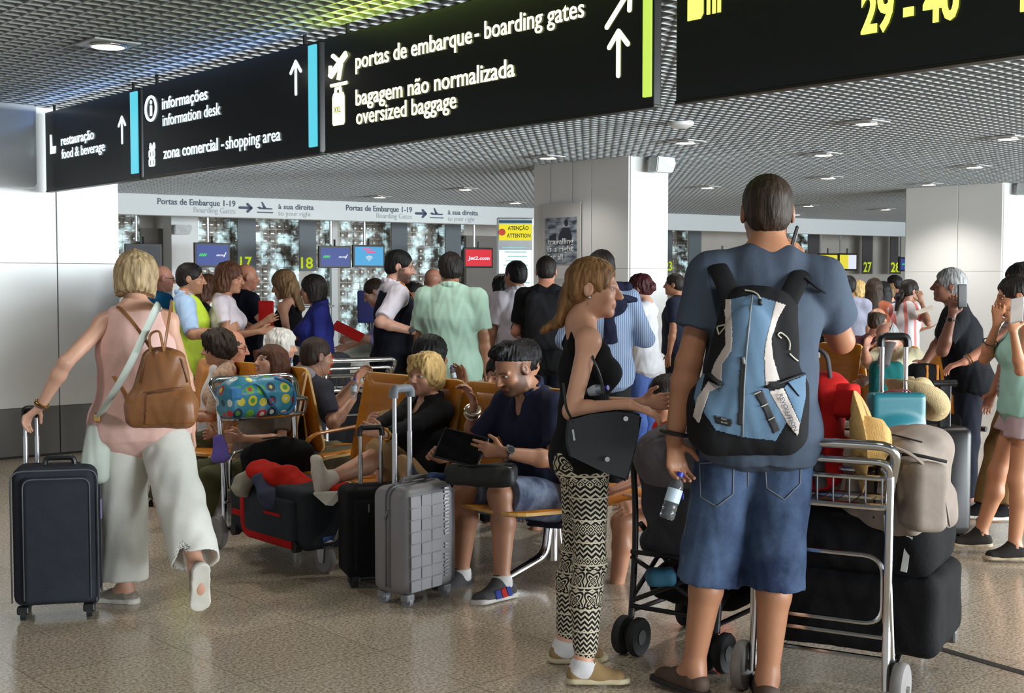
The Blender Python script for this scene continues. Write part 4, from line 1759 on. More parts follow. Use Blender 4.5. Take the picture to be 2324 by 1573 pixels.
class Tf:
    """local figure space -> root-relative world-oriented space"""
    def __init__(s, rot, sc, off=(0, 0, 0)):
        s.rot, s.sc, s.off = rot, sc, np.array(off, float)

    def __call__(s, p):
        return s.rot @ (np.array(p, float) * s.sc) + s.off

    def dir(s, d):
        return s.rot @ np.array(d, float)

    def inv(s, w):
        return (s.rot.T @ (np.array(w, float) - s.off)) / s.sc


def person(label, top, Y, yaw, group=None, **S):
    """one figure: an empty at its feet, a continuous skin body, hair and clothing as parts"""
    res = S.get('res', .0065)
    k = skeleton(S)
    rot = rzz(-yaw)
    tp = np.array(P(top[0], top[1], Y))
    if 'H' in S:
        sc = S['H'] / 1.75
        zoff = tp[2] - k.top[2] * sc
    else:
        sc = tp[2] / k.top[2]
        zoff = 0.0
    hxy = (rot @ (k.top * sc))[:2]
    bx, by = tp[0] - hxy[0], tp[1] - hxy[1]
    T = Tf(rot, sc, (0, 0, zoff))
    world = np.array([bx, by, 0])
    tol = lambda w: T.inv(np.array(w, float) - world)
    finish_skeleton(k, S, tol)
    root = thing('person', label, 'person', (bx, by, 0), 0, group)
    k.T, k.world, k.root, k.sc = T, world, root, sc
    r = sc
    k.r = r
    k.S = S
    F = SDF()
    body_prims(F, k, S, T, r, res < .008)
    for fn in S.get('bodyx', []):
        fn(F, k, T, r)
    me = F.mesh('body', res, None, 1, skin_cols(k, S, T, r * S.get('heads', 1)))
    link('body', me, SKIN, root)
    if S.get('eyes'):
        eyeballs(k, S, T, r, root)
    hs = S.get('hair')
    if hs:
        F = SDF()
        hair_prims(F, k, T, r, hs[0], S)
        Hc = T(k.hc)
        fine = hs[2] if len(hs) > 2 else .0025

        def strand(D, lo, h):
            n = D.shape
            x = (lo[0] + h * np.arange(n[0]) - Hc[0])[:, None, None]
            y = (lo[1] + h * np.arange(n[1]) - Hc[1])[None, :, None]
            z = (lo[2] + h * np.arange(n[2]) - Hc[2])[None, None, :]
            ph = np.arctan2(x, y)
            D += (fine * np.sin(ph * 23 + 2.2 * np.sin(z * 31 + ph * 3) + z * 12) * .7 + fine * .5 * np.sin(ph * 51 + z * 40)).astype(np.float32)
        fl = hs[0] == 'fluffy'
        me = F.mesh('hair', min(res, .0055), (fine * (3.2 if fl else 1.5), 42 if fl else 70, (1, 1, 1 if fl else .5)), 1, None, strand)
        link('hair', me, hs[1], root)
        if 'tail' in S:
            F = SDF()
            m = lambda q: q * r if np.isscalar(q) else (q[0] * r, q[1] * r)
            for chain in S['tail']:
                for (p_, q_, ra, rb) in chain:
                    F.cap(T(k.hc + k.Rh @ np.array(p_)), T(k.hc + k.Rh @ np.array(q_)), m(ra), m(rb), T.dir(k.Rh @ [1, 0, 0]), .02 * r)
            link('ponytail', F.mesh('ponytail', min(res, .005), (.006, 60, (1, 1, .35)), 1), hs[1], root)
    for w in S.get('wear', []):
        w(k, S, T, r, res)
    return k


# ---------------------------------------------------------------- clothing makers: each returns a function(k, S, T, r, res)
def part(k, name, F, h, mat, noise=None, smooth=1):
    me = F.mesh(name, h, noise, smooth)
    return link(name, me, mat, k.root)


def top_(mat, sleeve=.55, hem=.03, loose=.012, name='shirt', wr=.004, neck=.0, strap=None, cuff=.012, hemw=.0, collar=None, shl=None, nfr=26, cutneck=None, glute=True):
    """shirt; sleeve 0..1 upper arm, 1..2 forearm; strap -> sleeveless vest"""
    def f(k, S, T, r, res):
        F = SDF()
        st = TORSO_F if k.f else TORSO_M
        st_w = st[1][0]
        lo = [loose + (.016 if hem is not None else 0), loose + (.018 if k.f else .012) * (loose > .008), loose, loose]
        torso(F, k, T, r, lo, .05, 3, (hem, hemw) if hem is not None else None, True)
        if k.f:
            for sg in (-1, 1):
                F.ell(T(k.chest + k.R2 @ [sg * .07, .085 * k.bulk, -.025]), (.058 * k.bulk + loose * .8) * r, k=.05)
        for sg in (-1, 1):
            if hem is not None and glute:
                F.ell(T(k.pv + k.R1 @ [sg * .075, -.05, -.05]), (.088 * k.bulk + loose * .7 + .014) * r, k=.05)
        arm = (.036 if k.f else .045) * (.6 + .4 * k.bulk) * S.get('arm', 1)
        for s_, sg in (('L', -1), ('R', 1)):
            if strap is None:
                F.cap(T(k.neck + k.R2 @ [sg * .045, -.018, -.012]), T(k.sh[s_] + k.R2 @ [0, 0, .004]), (.047 + loose * .5) * r, ((.040 if k.f else .048) + loose * .6) * r, k=.04)
                F.ell(T(k.sh[s_]), ((.044 if k.f else .052) * (.5 + .5 * k.bulk) + loose * .8 + .003) * r, k=.04)
            else:
                F.cap(T(k.neck + k.R2 @ [sg * strap, -.02, -.015]), T(k.chest + k.R2 @ [sg * (strap + .02), -.065, .08]), (.032 * r, .02 * r), k=.03)
                F.cap(T(k.neck + k.R2 @ [sg * strap, -.02, -.015]), T(k.chest + k.R2 @ [sg * (strap + .01), .06, .06]), (.032 * r, .02 * r), k=.03)
                F.ell(T(k.neck + k.R2 @ [sg * (strap + .122), -.005, -.065]), (.088 * r, .12 * r, .098 * r), T.rot @ k.R2, .012, True)
            if strap is None and sg > 0:
                F.cap(T(k.neck + k.R2 @ [-.05, -.042, -.024]), T(k.neck + k.R2 @ [.05, -.042, -.024]), (.033 if k.f else .042) * r + loose * .5 * r, k=.03)
            if sleeve > 0:
                a, b = k.sh[s_], k.el[s_]
                t = min(sleeve, 1)
                q = a + (b - a) * t
                F.cap(T(a), T(q), (arm * 1.14 + loose + .004) * r, (arm * 1.04 + cuff * (1.4 if sleeve <= 1 else 1)) * r, k=.03, flat=(0, 1 if sleeve <= 1 else 0))
            if sleeve > 1:
                q = k.el[s_] + (k.wr[s_] - k.el[s_]) * (sleeve - 1)
                F.cap(T(k.el[s_]), T(q), (arm * .92 + cuff) * r, (arm * .70 + cuff * .7) * r, k=.03, flat=(0, 1))
        if neck:
            F.ell(T(k.neck + k.R2 @ [0, .055, .02]), ((.058 + neck) * r, .07 * r, (.045 + neck) * r), T.rot @ k.R2, .01, True)
        if cutneck:
            F.cap(T(k.neck + k.R2 @ [0, .03, .05]), T(k.neck + k.R2 @ [0, .13, -cutneck]), .055 * r, .012 * r, k=.01, sub=True)
        part(k, name, F, max(res, .006), mat, (wr, nfr, (1, 1, .6)), 1)
        if collar:
            F = SDF()
            for i in range(10):
                a0, a1 = math.radians(35 + 290 * i / 10 + 90), math.radians(35 + 290 * (i + 1) / 10 + 90)
                q = lambda a: k.neck + k.R2 @ [.072 * math.cos(a), -.012 + .072 * math.sin(a), .022 - .02 * math.sin(a)]
                F.cap(T(q(a0)), T(q(a1)), (.022 * r, .010 * r), ax=T.dir(k.R2 @ [0, 0, 1]), k=.01)
            part(k, 'collar', F, .0055, collar)
    f.cov = {'torso'} | ({'uarm'} if sleeve >= .4 else set()) | ({'farm'} if sleeve > 1.5 else set())
    return f


def bottom_(mat, length=2.0, loose=.012, name='trousers', wr=.004, cuff=.015, waist=.06, nfr=22, rise=None, stretch=(1, 1, .5), kflare=0.0):
    def f(k, S, T, r, res):
        F = SDF()
        b = k.bulk
        st = TORSO_F if k.f else TORSO_M
        lw = min(loose, .008)
        hollow = []
        w0 = ((st[0][0] * b + lw) * r, (st[0][1] * b + lw) * r)
        wt = ((st[1][0] * b * .5 + st[0][0] * b * .5 + .008) * r, (st[1][1] * b * .5 + st[0][1] * b * .5 + .008) * r)
        F.cap(T(k.pv + k.R1 @ [0, -.005, -.03]), T(k.pv + k.R1 @ [0, 0, waist]), w0, wt, T.dir(k.R1 @ [1, 0, 0]), .04, (0, 1))
        for s_, sg in (('L', -1), ('R', 1)):
            F.ell(T(k.pv + k.R1 @ [sg * .075, -.05, -.05]), (.088 * b + lw) * r, k=.05)
            th_ = (.092 if k.f else .088) * b + loose
            kn = .058 * (.5 + .5 * b) + loose + kflare * .5
            t = min(length, 1.0)
            q = k.hip[s_] + (k.kn[s_] - k.hip[s_]) * t
            rr = th_ + (kn - th_) * t
            F.cap(T(k.hip[s_]), T(q), th_ * r, (rr + (cuff if length <= 1 else 0)) * r, k=.035, flat=(0, 1 if length <= 1 else 0))
            if length > 1:
                u = length - 1
                q = k.kn[s_] + (k.an[s_] - k.kn[s_]) * u
                cr = (.050 + (.030 - .050) * u) + loose + cuff + kflare
                F.cap(T(k.kn[s_]), T(q), kn * r, cr * r, k=.03, flat=(0, 1))
                if kflare > .03:
                    dq = nrm(q - k.kn[s_])
                    hollow.append((q - dq * .16, q + dq * .05, (cr - .03) * r, (cr - .011) * r))
                if u > .5 and cuff < .012:
                    cf = nrm(k.an[s_] - k.kn[s_])
                    bk = k.R1 @ [0, -1, 0]
                    bk = nrm(bk - cf * float(bk @ cf)) if abs(cf[2]) > .5 else np.zeros(3)
                    m = k.kn[s_] * .68 + k.an[s_] * .32 + bk * .016
                    F.cap(T(k.kn[s_]), T(m), (.054 * (.5 + .5 * b) + loose) * r, (.056 * (.4 + .6 * b) + loose) * r, k=.03)
                    F.cap(T(m), T(k.kn[s_] * .2 + k.an[s_] * .8), (.056 * (.4 + .6 * b) + loose) * r, (.042 + loose) * r, k=.03)
        for a_, b_, ra_, rb_ in hollow:
            F.cap(T(a_), T(b_), ra_, rb_, k=.004, sub=True)
        part(k, name, F, max(res, .006), mat, (wr, nfr, stretch), 1)
    f.cov = {'thigh'} | ({'knee'} if length > 1.2 else set()) | ({'calf'} if length > 1.6 else set())
    return f


def skirt_(mat, length=.45, name='skirt'):
    def f(k, S, T, r, res):
        F = SDF()
        F.cap(T(k.pv + np.array([0, 0, -length])), T(k.pv + np.array([0, 0, .08])), (.20 * r, .15 * r), (.14 * r, .11 * r), T.dir((1, 0, 0)), .02, (1, 1))
        part(k, name, F, max(res, .007), mat, (.006, 22, (1, 1, .3)), 1)
    return f


def shoes_(mat, sole, name='shoe', thick=.022, infl=.007, sides='LR', high=.02, laces=None):
    def f(k, S, T, r, res):
        for s_ in sides:
            ft = k.ft[s_]
            cf = nrm(k.an[s_] - k.kn[s_])
            up = nrm(-cf - ft * float(-cf @ ft))
            lat = np.cross(ft, up)
            A = k.an[s_]
            ex = T.dir(lat)
            z0 = -.080
            F = SDF()
            i = infl
            F.cap(T(A - ft * .035 - up * .045), T(A + ft * .135 - up * .055), ((.034 + i) * r, (.036 + i) * r), ((.042 + i) * r, (.024 + i) * r), ex, .03)
            F.cap(T(A - ft * .015 + up * high), T(A + ft * .06 - up * .045), ((.034 + i) * r, (.038 + i) * r), (.03 + i) * r, ex, .03, (1, 0))
            F.cut(T(A + up * (z0 + thick * .6)), T.dir(-up))
            o = part(k, name, F, min(max(res, .005), .007), mat)
            F = SDF()
            F.cap(T(A - ft * .038 + up * (z0 + .01)), T(A + ft * .02 + up * (z0 + .01)), (.044 * r, .06 * r), (.040 * r, .06 * r), ex, .02)
            F.cap(T(A + ft * .02 + up * (z0 + .01)), T(A + ft * .138 + up * (z0 + .01)), (.040 * r, .06 * r), (.052 * r, .05 * r), ex, .02)
            F.cut(T(A + up * z0), T.dir(-up))
            F.cut(T(A + up * (z0 + thick)), T.dir(up))
            me = F.mesh('sole', .0055)
            link('sole', me, sole, o)
            if laces is not None:
                bm = NB()
                for j in range(5):
                    c = A + ft * (.045 + .016 * j) - up * (.006 + .0105 * j)
                    add_tube(bm, [Vector(T(c + lat * x + up * (.006 - abs(x) * .25))) for x in (-.03, -.015, 0, .015, .03)], .0028 * r, 6)
                c = A + ft * .04 - up * .0
                for sg in (-1, 1):
                    add_tube(bm, [Vector(T(c + lat * sg * x + up * z)) for x, z in ((0, .006), (.018, .016), (.032, .008), (.03, -.004), (.012, .0))], .0024 * r, 6)
                obj('laces', bm, laces, o, True)
    return f


def socks_(mat, lo=.75, infl=.005, sides='LR', foot=True):
    def f(k, S, T, r, res):
        for s_ in sides:
            F = SDF()
            ft = k.ft[s_]
            cf = nrm(k.an[s_] - k.kn[s_])
            up = nrm(-cf - ft * float(-cf @ ft))
            lat = np.cross(ft, up)
            A = k.an[s_]
            i = infl
            q = k.kn[s_] + (A - k.kn[s_]) * lo
            F.cap(T(q), T(A), (.040 + i) * r, (.036 + i) * r, k=.02, flat=(1, 0))
            F.cap(T(A - ft * .01), T(A + ft * .06 - up * .045), (.036 + i) * r, (.03 + i) * r, k=.03)
            if foot:
                F.cap(T(A - ft * .035 - up * .045), T(A + ft * .135 - up * .058), ((.034 + i) * r, (.034 + i) * r), ((.042 + i) * r, (.020 + i) * r), T.dir(lat), .03)
            part(k, 'sock', F, max(res, .006), mat)
    return f


def band_(mat, side, t=.9, rad=.033, w=.010, name='bracelet', of='arm', dz=0.0):
    """a ring round the forearm"""
    def f(k, S, T, r, res):
        a, b = k.el[side], k.wr[side]
        d = nrm(b - a)
        c = a + (b - a) * t
        bm = NB()
        u = np.cross(d, [0, 0, 1.0]) if abs(d[2]) < .9 else np.cross(d, [1.0, 0, 0])
        u = nrm(u)
        v = np.cross(d, u)
        add_tube(bm, [Vector(T(c + (u * math.cos(q) + v * math.sin(q)) * rad)) for q in [2 * math.pi * i / 20 for i in range(20)]], w * r, 8, True, .5, T.dir(d))
        obj(name, bm, mat, k.root, True)
    return f


def watch_(side, strap, face, t=.93, rad=.034):
    def f(k, S, T, r, res):
        band_(strap, side, t, rad, .009, 'wristwatch')(k, S, T, r, res)
        a, b = k.el[side], k.wr[side]
        d = nrm(b - a)
        n = S.get('watchn', (0, -1, .3))
        n = nrm(np.array(n) - d * float(np.array(n) @ d))
        c = a + (b - a) * t + n * rad
        bm = NB()
        add_cyl(bm, Vector(T(c - n * .003)), Vector(T(c + n * .009)), .021 * r, seg=20)
        add_cyl(bm, Vector(T(c + n * .008)), Vector(T(c + n * .0095)), .017 * r, seg=20, mi=1)
        o = obj('watch_case', bm, [face, BLACKP], k.root, True)
    return f


def glasses_(mat, up=False):
    def f(k, S, T, r, res):
        H = lambda x: Vector(T(k.hc + k.Rh @ np.array(x, float)))
        bm = NB()
        z, y = (.085, .055) if up else (.0, .098)
        for sg in (-1, 1):
            add_tube(bm, [H((sg * .034 + .024 * math.cos(a), y + (.0 if up else -.004 * abs(math.cos(a))), z + .018 * math.sin(a))) for a in [2 * math.pi * i / 18 for i in range(18)]], .0024 * r, 6, True)
            add_tube(bm, [H((sg * .058, y - .004, z + .004)), H((sg * .08, y - .04, z + .006)), H((sg * .082, -.015, z * .9 + .01))], .0022 * r, 6)
            if up:
                add_ball(bm, H((sg * .034, y, z)), .022 * r, 10, (1, .25, .8))
        add_tube(bm, [H((-.01, y, z)), H((.01, y, z))], .002 * r, 6)
        obj('glasses', bm, mat, k.root, True)
    return f


def earring_(mat, sides='LR'):
    def f(k, S, T, r, res):
        for s_ in sides:
            sg = -1 if s_ == 'L' else 1
            bm = NB()
            add_ball(bm, Vector(T(k.hc + k.Rh @ [sg * .090, -.004, -.036])), .0065 * r, 12)
            obj('earring', bm, mat, k.root, True)
    return f
# ================================================================ the people
h_blond = hair_mat('blond', (160, 138, 104), .5)
h_fair = hair_mat('fair', (132, 96, 60), .55)
h_gold = hair_mat('gold', (206, 172, 112), .35)
h_brown = hair_mat('brown', (50, 38, 29), .45)
h_dark = hair_mat('dark', (30, 24, 21), .5)
h_black = hair_mat('black', (17, 15, 15), .5)
h_auburn = hair_mat('auburn', (84, 52, 36), .5)
h_wine = hair_mat('wine', (70, 30, 34), .5)
h_grey = hair_mat('grey', (150, 150, 150), .4)
h_white = hair_mat('white', (206, 202, 194), .25)
h_light = hair_mat('lightbrown', (120, 92, 62), .5)
black_c = fabric('black_cotton', (22, 22, 24))
white_c = fabric('white_cotton', (214, 212, 212))
sole_w = M('white_sole', C(214, 208, 198), .6)
sole_b = M('black_sole', C(30, 28, 28), .7)
leather_b = M('black_leather_shoe', C(26, 24, 24), .4)
SILVER = M('silver', C(200, 200, 200), .2, 1.0)
GOLD = M('gold', C(200, 160, 90), .25, 1.0)
SK_T = (176, 128, 100)      # tanned
SK_F = (206, 156, 130)      # fair
SK_P = (212, 166, 142)      # pale
SK_D = (158, 110, 82)       # darker


def stripes_mat(name, c1, c2, period, axis=0, rough=.85, soft=.5, duty=.5):
    m, nt, b = nmat(name)
    N, L = nt.nodes, nt.links
    tc = N.new('ShaderNodeTexCoord')
    sp_ = N.new('ShaderNodeSeparateXYZ')
    L.new(tc.outputs['Object'], sp_.inputs[0])
    mu = N.new('ShaderNodeMath')
    mu.operation = 'MULTIPLY'
    mu.inputs[1].default_value = 1.0 / period
    L.new(sp_.outputs[axis], mu.inputs[0])
    fr = N.new('ShaderNodeMath')
    fr.operation = 'FRACT'
    L.new(mu.outputs[0], fr.inputs[0])
    rp = N.new('ShaderNodeValToRGB')
    rp.color_ramp.interpolation = 'CONSTANT'
    rp.color_ramp.elements[0].color = C(*c1)
    rp.color_ramp.elements[1].position, rp.color_ramp.elements[1].color = duty, C(*c2)
    L.new(fr.outputs[0], rp.inputs[0])
    L.new(rp.outputs[0], b.inputs['Base Color'])
    b.inputs['Roughness'].default_value = rough
    b.inputs['Specular IOR Level'].default_value = .2
    return m


def denim_mat(name, c1, c2, scale=5.0):
    m, nt, b = nmat(name)
    N, L = nt.nodes, nt.links
    tc = N.new('ShaderNodeTexCoord')
    nz = N.new('ShaderNodeTexNoise')
    nz.inputs['Scale'].default_value = scale
    nz.inputs['Detail'].default_value = 7
    nz.inputs['Roughness'].default_value = .62
    L.new(tc.outputs['Object'], nz.inputs['Vector'])
    rp = N.new('ShaderNodeValToRGB')
    rp.color_ramp.elements[0].position, rp.color_ramp.elements[0].color = .38, C(*c1)
    rp.color_ramp.elements[1].position, rp.color_ramp.elements[1].color = .68, C(*c2)
    L.new(nz.outputs[0], rp.inputs[0])
    L.new(rp.outputs[0], b.inputs['Base Color'])
    b.inputs['Roughness'].default_value = .85
    b.inputs['Specular IOR Level'].default_value = .2
    n2 = N.new('ShaderNodeTexNoise')
    n2.inputs['Scale'].default_value = 60
    L.new(tc.outputs['Object'], n2.inputs['Vector'])
    bp = N.new('ShaderNodeBump')
    bp.inputs['Strength'].default_value, bp.inputs['Distance'].default_value = .4, .004
    L.new(n2.outputs[0], bp.inputs['Height'])
    L.new(bp.outputs[0], b.inputs['Normal'])
    return m


def leggings_mat():
    """bands of chevrons, diamonds and rosettes in cream on black, stacked down the leg"""
    m, nt, b = nmat('patterned_leggings')
    N, L = nt.nodes, nt.links

    def ma(op, a, b_=None, c=None):
        n = N.new('ShaderNodeMath')
        n.operation = op
        for i, v in enumerate((a, b_, c)):
            if v is None:
                continue
            if isinstance(v, (int, float)):
                n.inputs[i].default_value = v
            else:
                L.new(v, n.inputs[i])
        return n.outputs[0]
    at = N.new('ShaderNodeAttribute')
    at.attribute_name = 'Col'
    sp_ = N.new('ShaderNodeSeparateXYZ')
    L.new(at.outputs['Vector'], sp_.inputs[0])
    U, Z = sp_.outputs[0], sp_.outputs[1]          # arc length round the leg (m), height (m)
    tri = ma('ABSOLUTE', ma('SUBTRACT', ma('FRACT', ma('MULTIPLY', U, 26.0)), .5))
    chev = ma('LESS_THAN', ma('FRACT', ma('ADD', ma('MULTIPLY', Z, 52.0), ma('MULTIPLY', tri, 1.5))), .42)
    # rosettes
    cx = ma('SUBTRACT', ma('FRACT', ma('MULTIPLY', U, 14.0)), .5)
    cz = ma('SUBTRACT', ma('FRACT', ma('MULTIPLY', Z, 14.0)), .5)
    rr = ma('SQRT', ma('ADD', ma('MULTIPLY', cx, cx), ma('MULTIPLY', cz, cz)))
    an = ma('ARCTAN2', cz, cx)
    pet = ma('ADD', ma('MULTIPLY', ma('COSINE', ma('MULTIPLY', an, 4.0)), .12), rr)
    ros = ma('LESS_THAN', ma('ABSOLUTE', ma('SUBTRACT', ma('FRACT', ma('MULTIPLY', pet, 4.5)), .5)), .22)
    # diamonds
    dm = ma('ADD', ma('ABSOLUTE', ma('SUBTRACT', ma('FRACT', ma('MULTIPLY', U, 30.0)), .5)), ma('ABSOLUTE', ma('SUBTRACT', ma('FRACT', ma('MULTIPLY', Z, 30.0)), .5)))
    dia = ma('LESS_THAN', ma('FRACT', ma('MULTIPLY', dm, 3.0)), .45)

    def band(z0, z1):
        return ma('MULTIPLY', ma('GREATER_THAN', Z, z0), ma('LESS_THAN', Z, z1))
    rb = ma('ADD', band(.80, 1.1), band(.30, .44))
    db = ma('ADD', band(.745, .765), ma('ADD', band(.565, .60), band(.455, .475)))
    rest = ma('SUBTRACT', 1.0, ma('ADD', rb, db))
    pat = ma('ADD', ma('MULTIPLY', ros, rb), ma('ADD', ma('MULTIPLY', dia, db), ma('MULTIPLY', chev, rest)))
    lines = ma('LESS_THAN', ma('ABSOLUTE', ma('SUBTRACT', ma('FRACT', ma('MULTIPLY', Z, 12.2)), .5)), .035)
    pat = ma('MAXIMUM', pat, lines)
    mx = N.new('ShaderNodeMix')
    mx.data_type = 'RGBA'
    L.new(pat, mx.inputs[0])
    mx.inputs[6].default_value = C(20, 19, 21)
    mx.inputs[7].default_value = C(206, 196, 172)
    L.new(mx.outputs[2], b.inputs['Base Color'])
    b.inputs['Roughness'].default_value = .75
    b.inputs['Specular IOR Level'].default_value = .25
    return m


def leggings_(k, S, T, r, res):
    bottom_(None, 1.93, .005, 'leggings', .0, .004, .05)(k, S, T, r, res)
    o = [c for c in k.root.children if c.name.startswith('leggings')][0]
    me = o.data
    me.materials.clear()
    me.materials.append(leggings_mat())
    n = len(me.vertices)
    v = np.empty(n * 3, np.float32)
    me.vertices.foreach_get('co', v)
    v = v.reshape(-1, 3)
    # arc length round the nearer leg, height along it
    best = np.full(n, 9.0)
    U = np.zeros(n)
    for s_ in 'LR':
        A, B, Cc = (np.array(T(x)) for x in (k.hip[s_], k.kn[s_], k.an[s_]))
        z = v[:, 2]
        t = np.clip((A[2] - z) / (A[2] - B[2]), 0, 1)[:, None]
        u = np.clip((B[2] - z) / (B[2] - Cc[2]), 0, 1)[:, None]
        c = np.where(z[:, None] > B[2], A + (B - A) * t, B + (Cc - B) * u)
        d = v - c
        dist = np.hypot(d[:, 0], d[:, 1])
        w = dist < best
        U = np.where(w, np.arctan2(d[:, 1], d[:, 0]) * .075, U)
        best = np.minimum(best, dist)
    at = me.color_attributes.new('Col', 'FLOAT_COLOR', 'POINT')
    at.data.foreach_set('color', np.stack([U + .5, v[:, 2], U * 0, U * 0 + 1], 1).astype(np.float32).ravel())


def wp(k, p):
    """world position of a point in the figure's own frame"""
    return Vector(k.T(p)) + Vector(k.world)


# ---------------------------------------------------------------- nearest figures
slate = fabric('slate_tee', (70, 80, 95), vscale=6)
jean_sh = denim_mat('blue_denim', (36, 48, 74), (86, 106, 138), 3)
pB = person('man seen from behind in slate T-shirt and denim shorts, phone at his right ear', (1742, 400), 4.55, 3, side=2.5, skin=(172, 122, 92), res=.005,
            hair=('short', h_brown, .0012), hairt=.006, head=(2, 4, 0), scalp=.5, brow=(60, 44, 34), arm=1.08,
            L=dict(to=P(1520, 1036, 4.50), pole=(-1, -.6, 0)), R=((.115, .20, -.225), (-.50, -.12, .85)),
            handR=dict(dir=(-.26, -.14, 1), thumb=(-.3, -1, 0), curl=(35, 35, 38, 40)),
            handL=dict(dir=(.10, .12, -1), thumb=(.9, .5, .1), curl=(42, 44, 46, 48)),
            legL=dict(to=P(1566, 1558, 4.58), pole=(0, 1, 0)), legR=dict(to=P(1740, 1560, 4.52), pole=(0, 1, 0)), footL=(-.75, 1, 0), footR=(.1, 1, 0),
            wear=[top_(slate, .62, .105, .020, 't_shirt', .005, cuff=.020, nfr=20),
                  bottom_(jean_sh, 1.27, .016, 'denim_shorts', .0045, .0, kflare=.045, nfr=24),
                  shoes_(M('brown_sandal', C(72, 52, 40), .7), sole_b, 'sandal', .018, .003, high=-.03),
                  band_(BLACKP, 'L', .93, .038, .016, 'wristband')])
pink = fabric('pink_blouse', (222, 182, 172), vscale=5)
linen = fabric('white_linen', (216, 216, 208), vscale=5)
pW = person('blonde woman walking away in pink sleeveless top and white wide trousers', (310, 580), 5.95, -12, sex='f', bulk=1.2, side=-2.5, skin=SK_P, res=.0055,
            hair=('bob', h_blond, .003), hairt=.028, bobz=-.085, head=(0, 6, 2),
            L=dict(to=P(92, 922, 5.72), pole=(-.4, -1, -.2)), R=((.30, -.10, -1), (.10, .02, -1)),
            handL=dict(dir=(-.75, .25, -.62), thumb=(.3, .9, -.2), curl=(64, 66, 68, 68)), handR=dict(curl=(28, 30, 34, 38), thumb=(-.2, 1, 0)),
            legL=dict(to=P(283, 1340, 5.92), pole=(0, 1, 0)), legR=dict(to=P(452, 1312, 5.52), pole=(.1, 1, 0)), footL=(-1, .5, 0), footR=(-.05, .42, -1),
            wear=[top_(pink, 0, .05, .026, 'blouse', .005, strap=.088, hemw=.0, nfr=18), bottom_(linen, 1.90, .024, 'trousers', .008, .012, kflare=.05, nfr=15),
                  shoes_(M('grey_sandal', C(140, 132, 120), .6), M('pale_sole', C(206, 202, 192), .6), 'sandal', .028, .003, high=-.03), band_(GOLD, 'L', .93, .030, .008), band_(M('brown_band', C(96, 66, 46), .6), 'L', .98, .029, .008)])
vest_b = fabric('black_vest_top', (20, 20, 22))
pL = person('woman in black vest top and patterned leggings with a ponytail, looking right', (1347, 589), 4.86, 84, sex='f', lean=1, skin=(214, 164, 136), res=.0042, bulk=.95,
            hair=('pony', h_fair, .002), eyes=True, head=(17, 5, 0), gaze=.4, browk=.5, brow=(110, 80, 56), eye=(86, 100, 104),
            tail=[[((0, -.095, .0), (0, -.105, -.07), (.05, .035), (.045, .034)), ((0, -.105, -.07), (.0, -.135, -.15), (.040, .03), (.03, .026)), ((0, -.135, -.15), (.01, -.20, -.20), (.028, .024), (.014, .012))]],
            R=((.14, -.27, -1), (.52, .82, .14)), arm=1.10, L=dict(at=(-.10, .26, 1.13), pole=(-.4, -1, -.5)),
            handR=dict(dir=(-.15, 1, -.34), thumb=(-1, .1, .25), curl=(16, 18, 22, 26)), handL=dict(dir=(.3, 1, .1), thumb=(0, .1, 1), curl=40),
            legR=dict(to=P(1326, 1521, 4.70), pole=(0, 1, 0)), legL=dict(to=P(1284, 1471, 4.98), pole=(0, 1, 0)), footR=(.10, 1, 0), footL=(-.05, 1, 0),
            wear=[top_(vest_b, 0, .035, .004, 'vest_top', .002, strap=.062, glute=False), leggings_, socks_(white_c, .985, .004), shoes_(fabric('tan_canvas', (150, 124, 86)), M('cream_sole', C(198, 184, 152), .6), 'trainer', .024, .006, laces=M('brown_lace', C(104, 84, 60), .7)),
                  earring_(SILVER, 'R'), band_(SILVER, 'R', 1.30, .0, .003, 'ring')])
FACE_B = -131
navy_dot = M('navy_polo', C(36, 40, 62), .85, 0, .1, 10, .3, 40, spec=.2)
grey_den = denim_mat('washed_denim', (70, 80, 104), (142, 154, 176), 7)
pT = person('bearded man in navy polo shirt bent over a tablet on the bench', (1150, 786), 6.30, FACE_B, H=1.76, lean=17, skin=SK_T, res=.0048, bulk=1.05,
            hair=('quiff', h_black, .0022), eyes=True, head=(6, 26, 0), beard=.75, brow=(24, 18, 16), scalp=.55,
            L=dict(to=P(1146, 1028, 5.98), pole=(-.6, -.8, -.6)), R=dict(to=P(1000, 1040, 6.30), pole=(.6, -.8, -.5)),
            handL=dict(dir=(.75, .8, .16), thumb=(.1, .2, 1), curl=(10, 14, 18, 20), spread=1.4), handR=dict(dir=(-.3, .8, .4), thumb=(-.6, .1, 1), curl=40), watchn=(-.8, -.3, .3),
            legL=dict(to=P(1138, 1322, 6.0), pole=(0, 1, .8)), legR=dict(to=P(1046, 1304, 6.28), pole=(.1, 1, .8)), footL=(-.02, 1, 0), footR=(-.1, 1, 0),
            wear=[top_(navy_dot, .78, .03, .016, 'polo_shirt', .005, collar=navy_dot, cutneck=.10), bottom_(grey_den, .92, .022, 'shorts', .005, .014), socks_(white_c, .93, .004),
                  shoes_(fabric('grey_mesh', (78, 76, 78)), M('trainer_sole', C(200, 196, 190), .6), 'trainer', .026, .010, laces=M('dark_lace', C(44, 42, 42), .7)), watch_('L', STEEL, STEEL, .95, .034)])
khaki = fabric('khaki_cotton', (176, 146, 104), vscale=6)
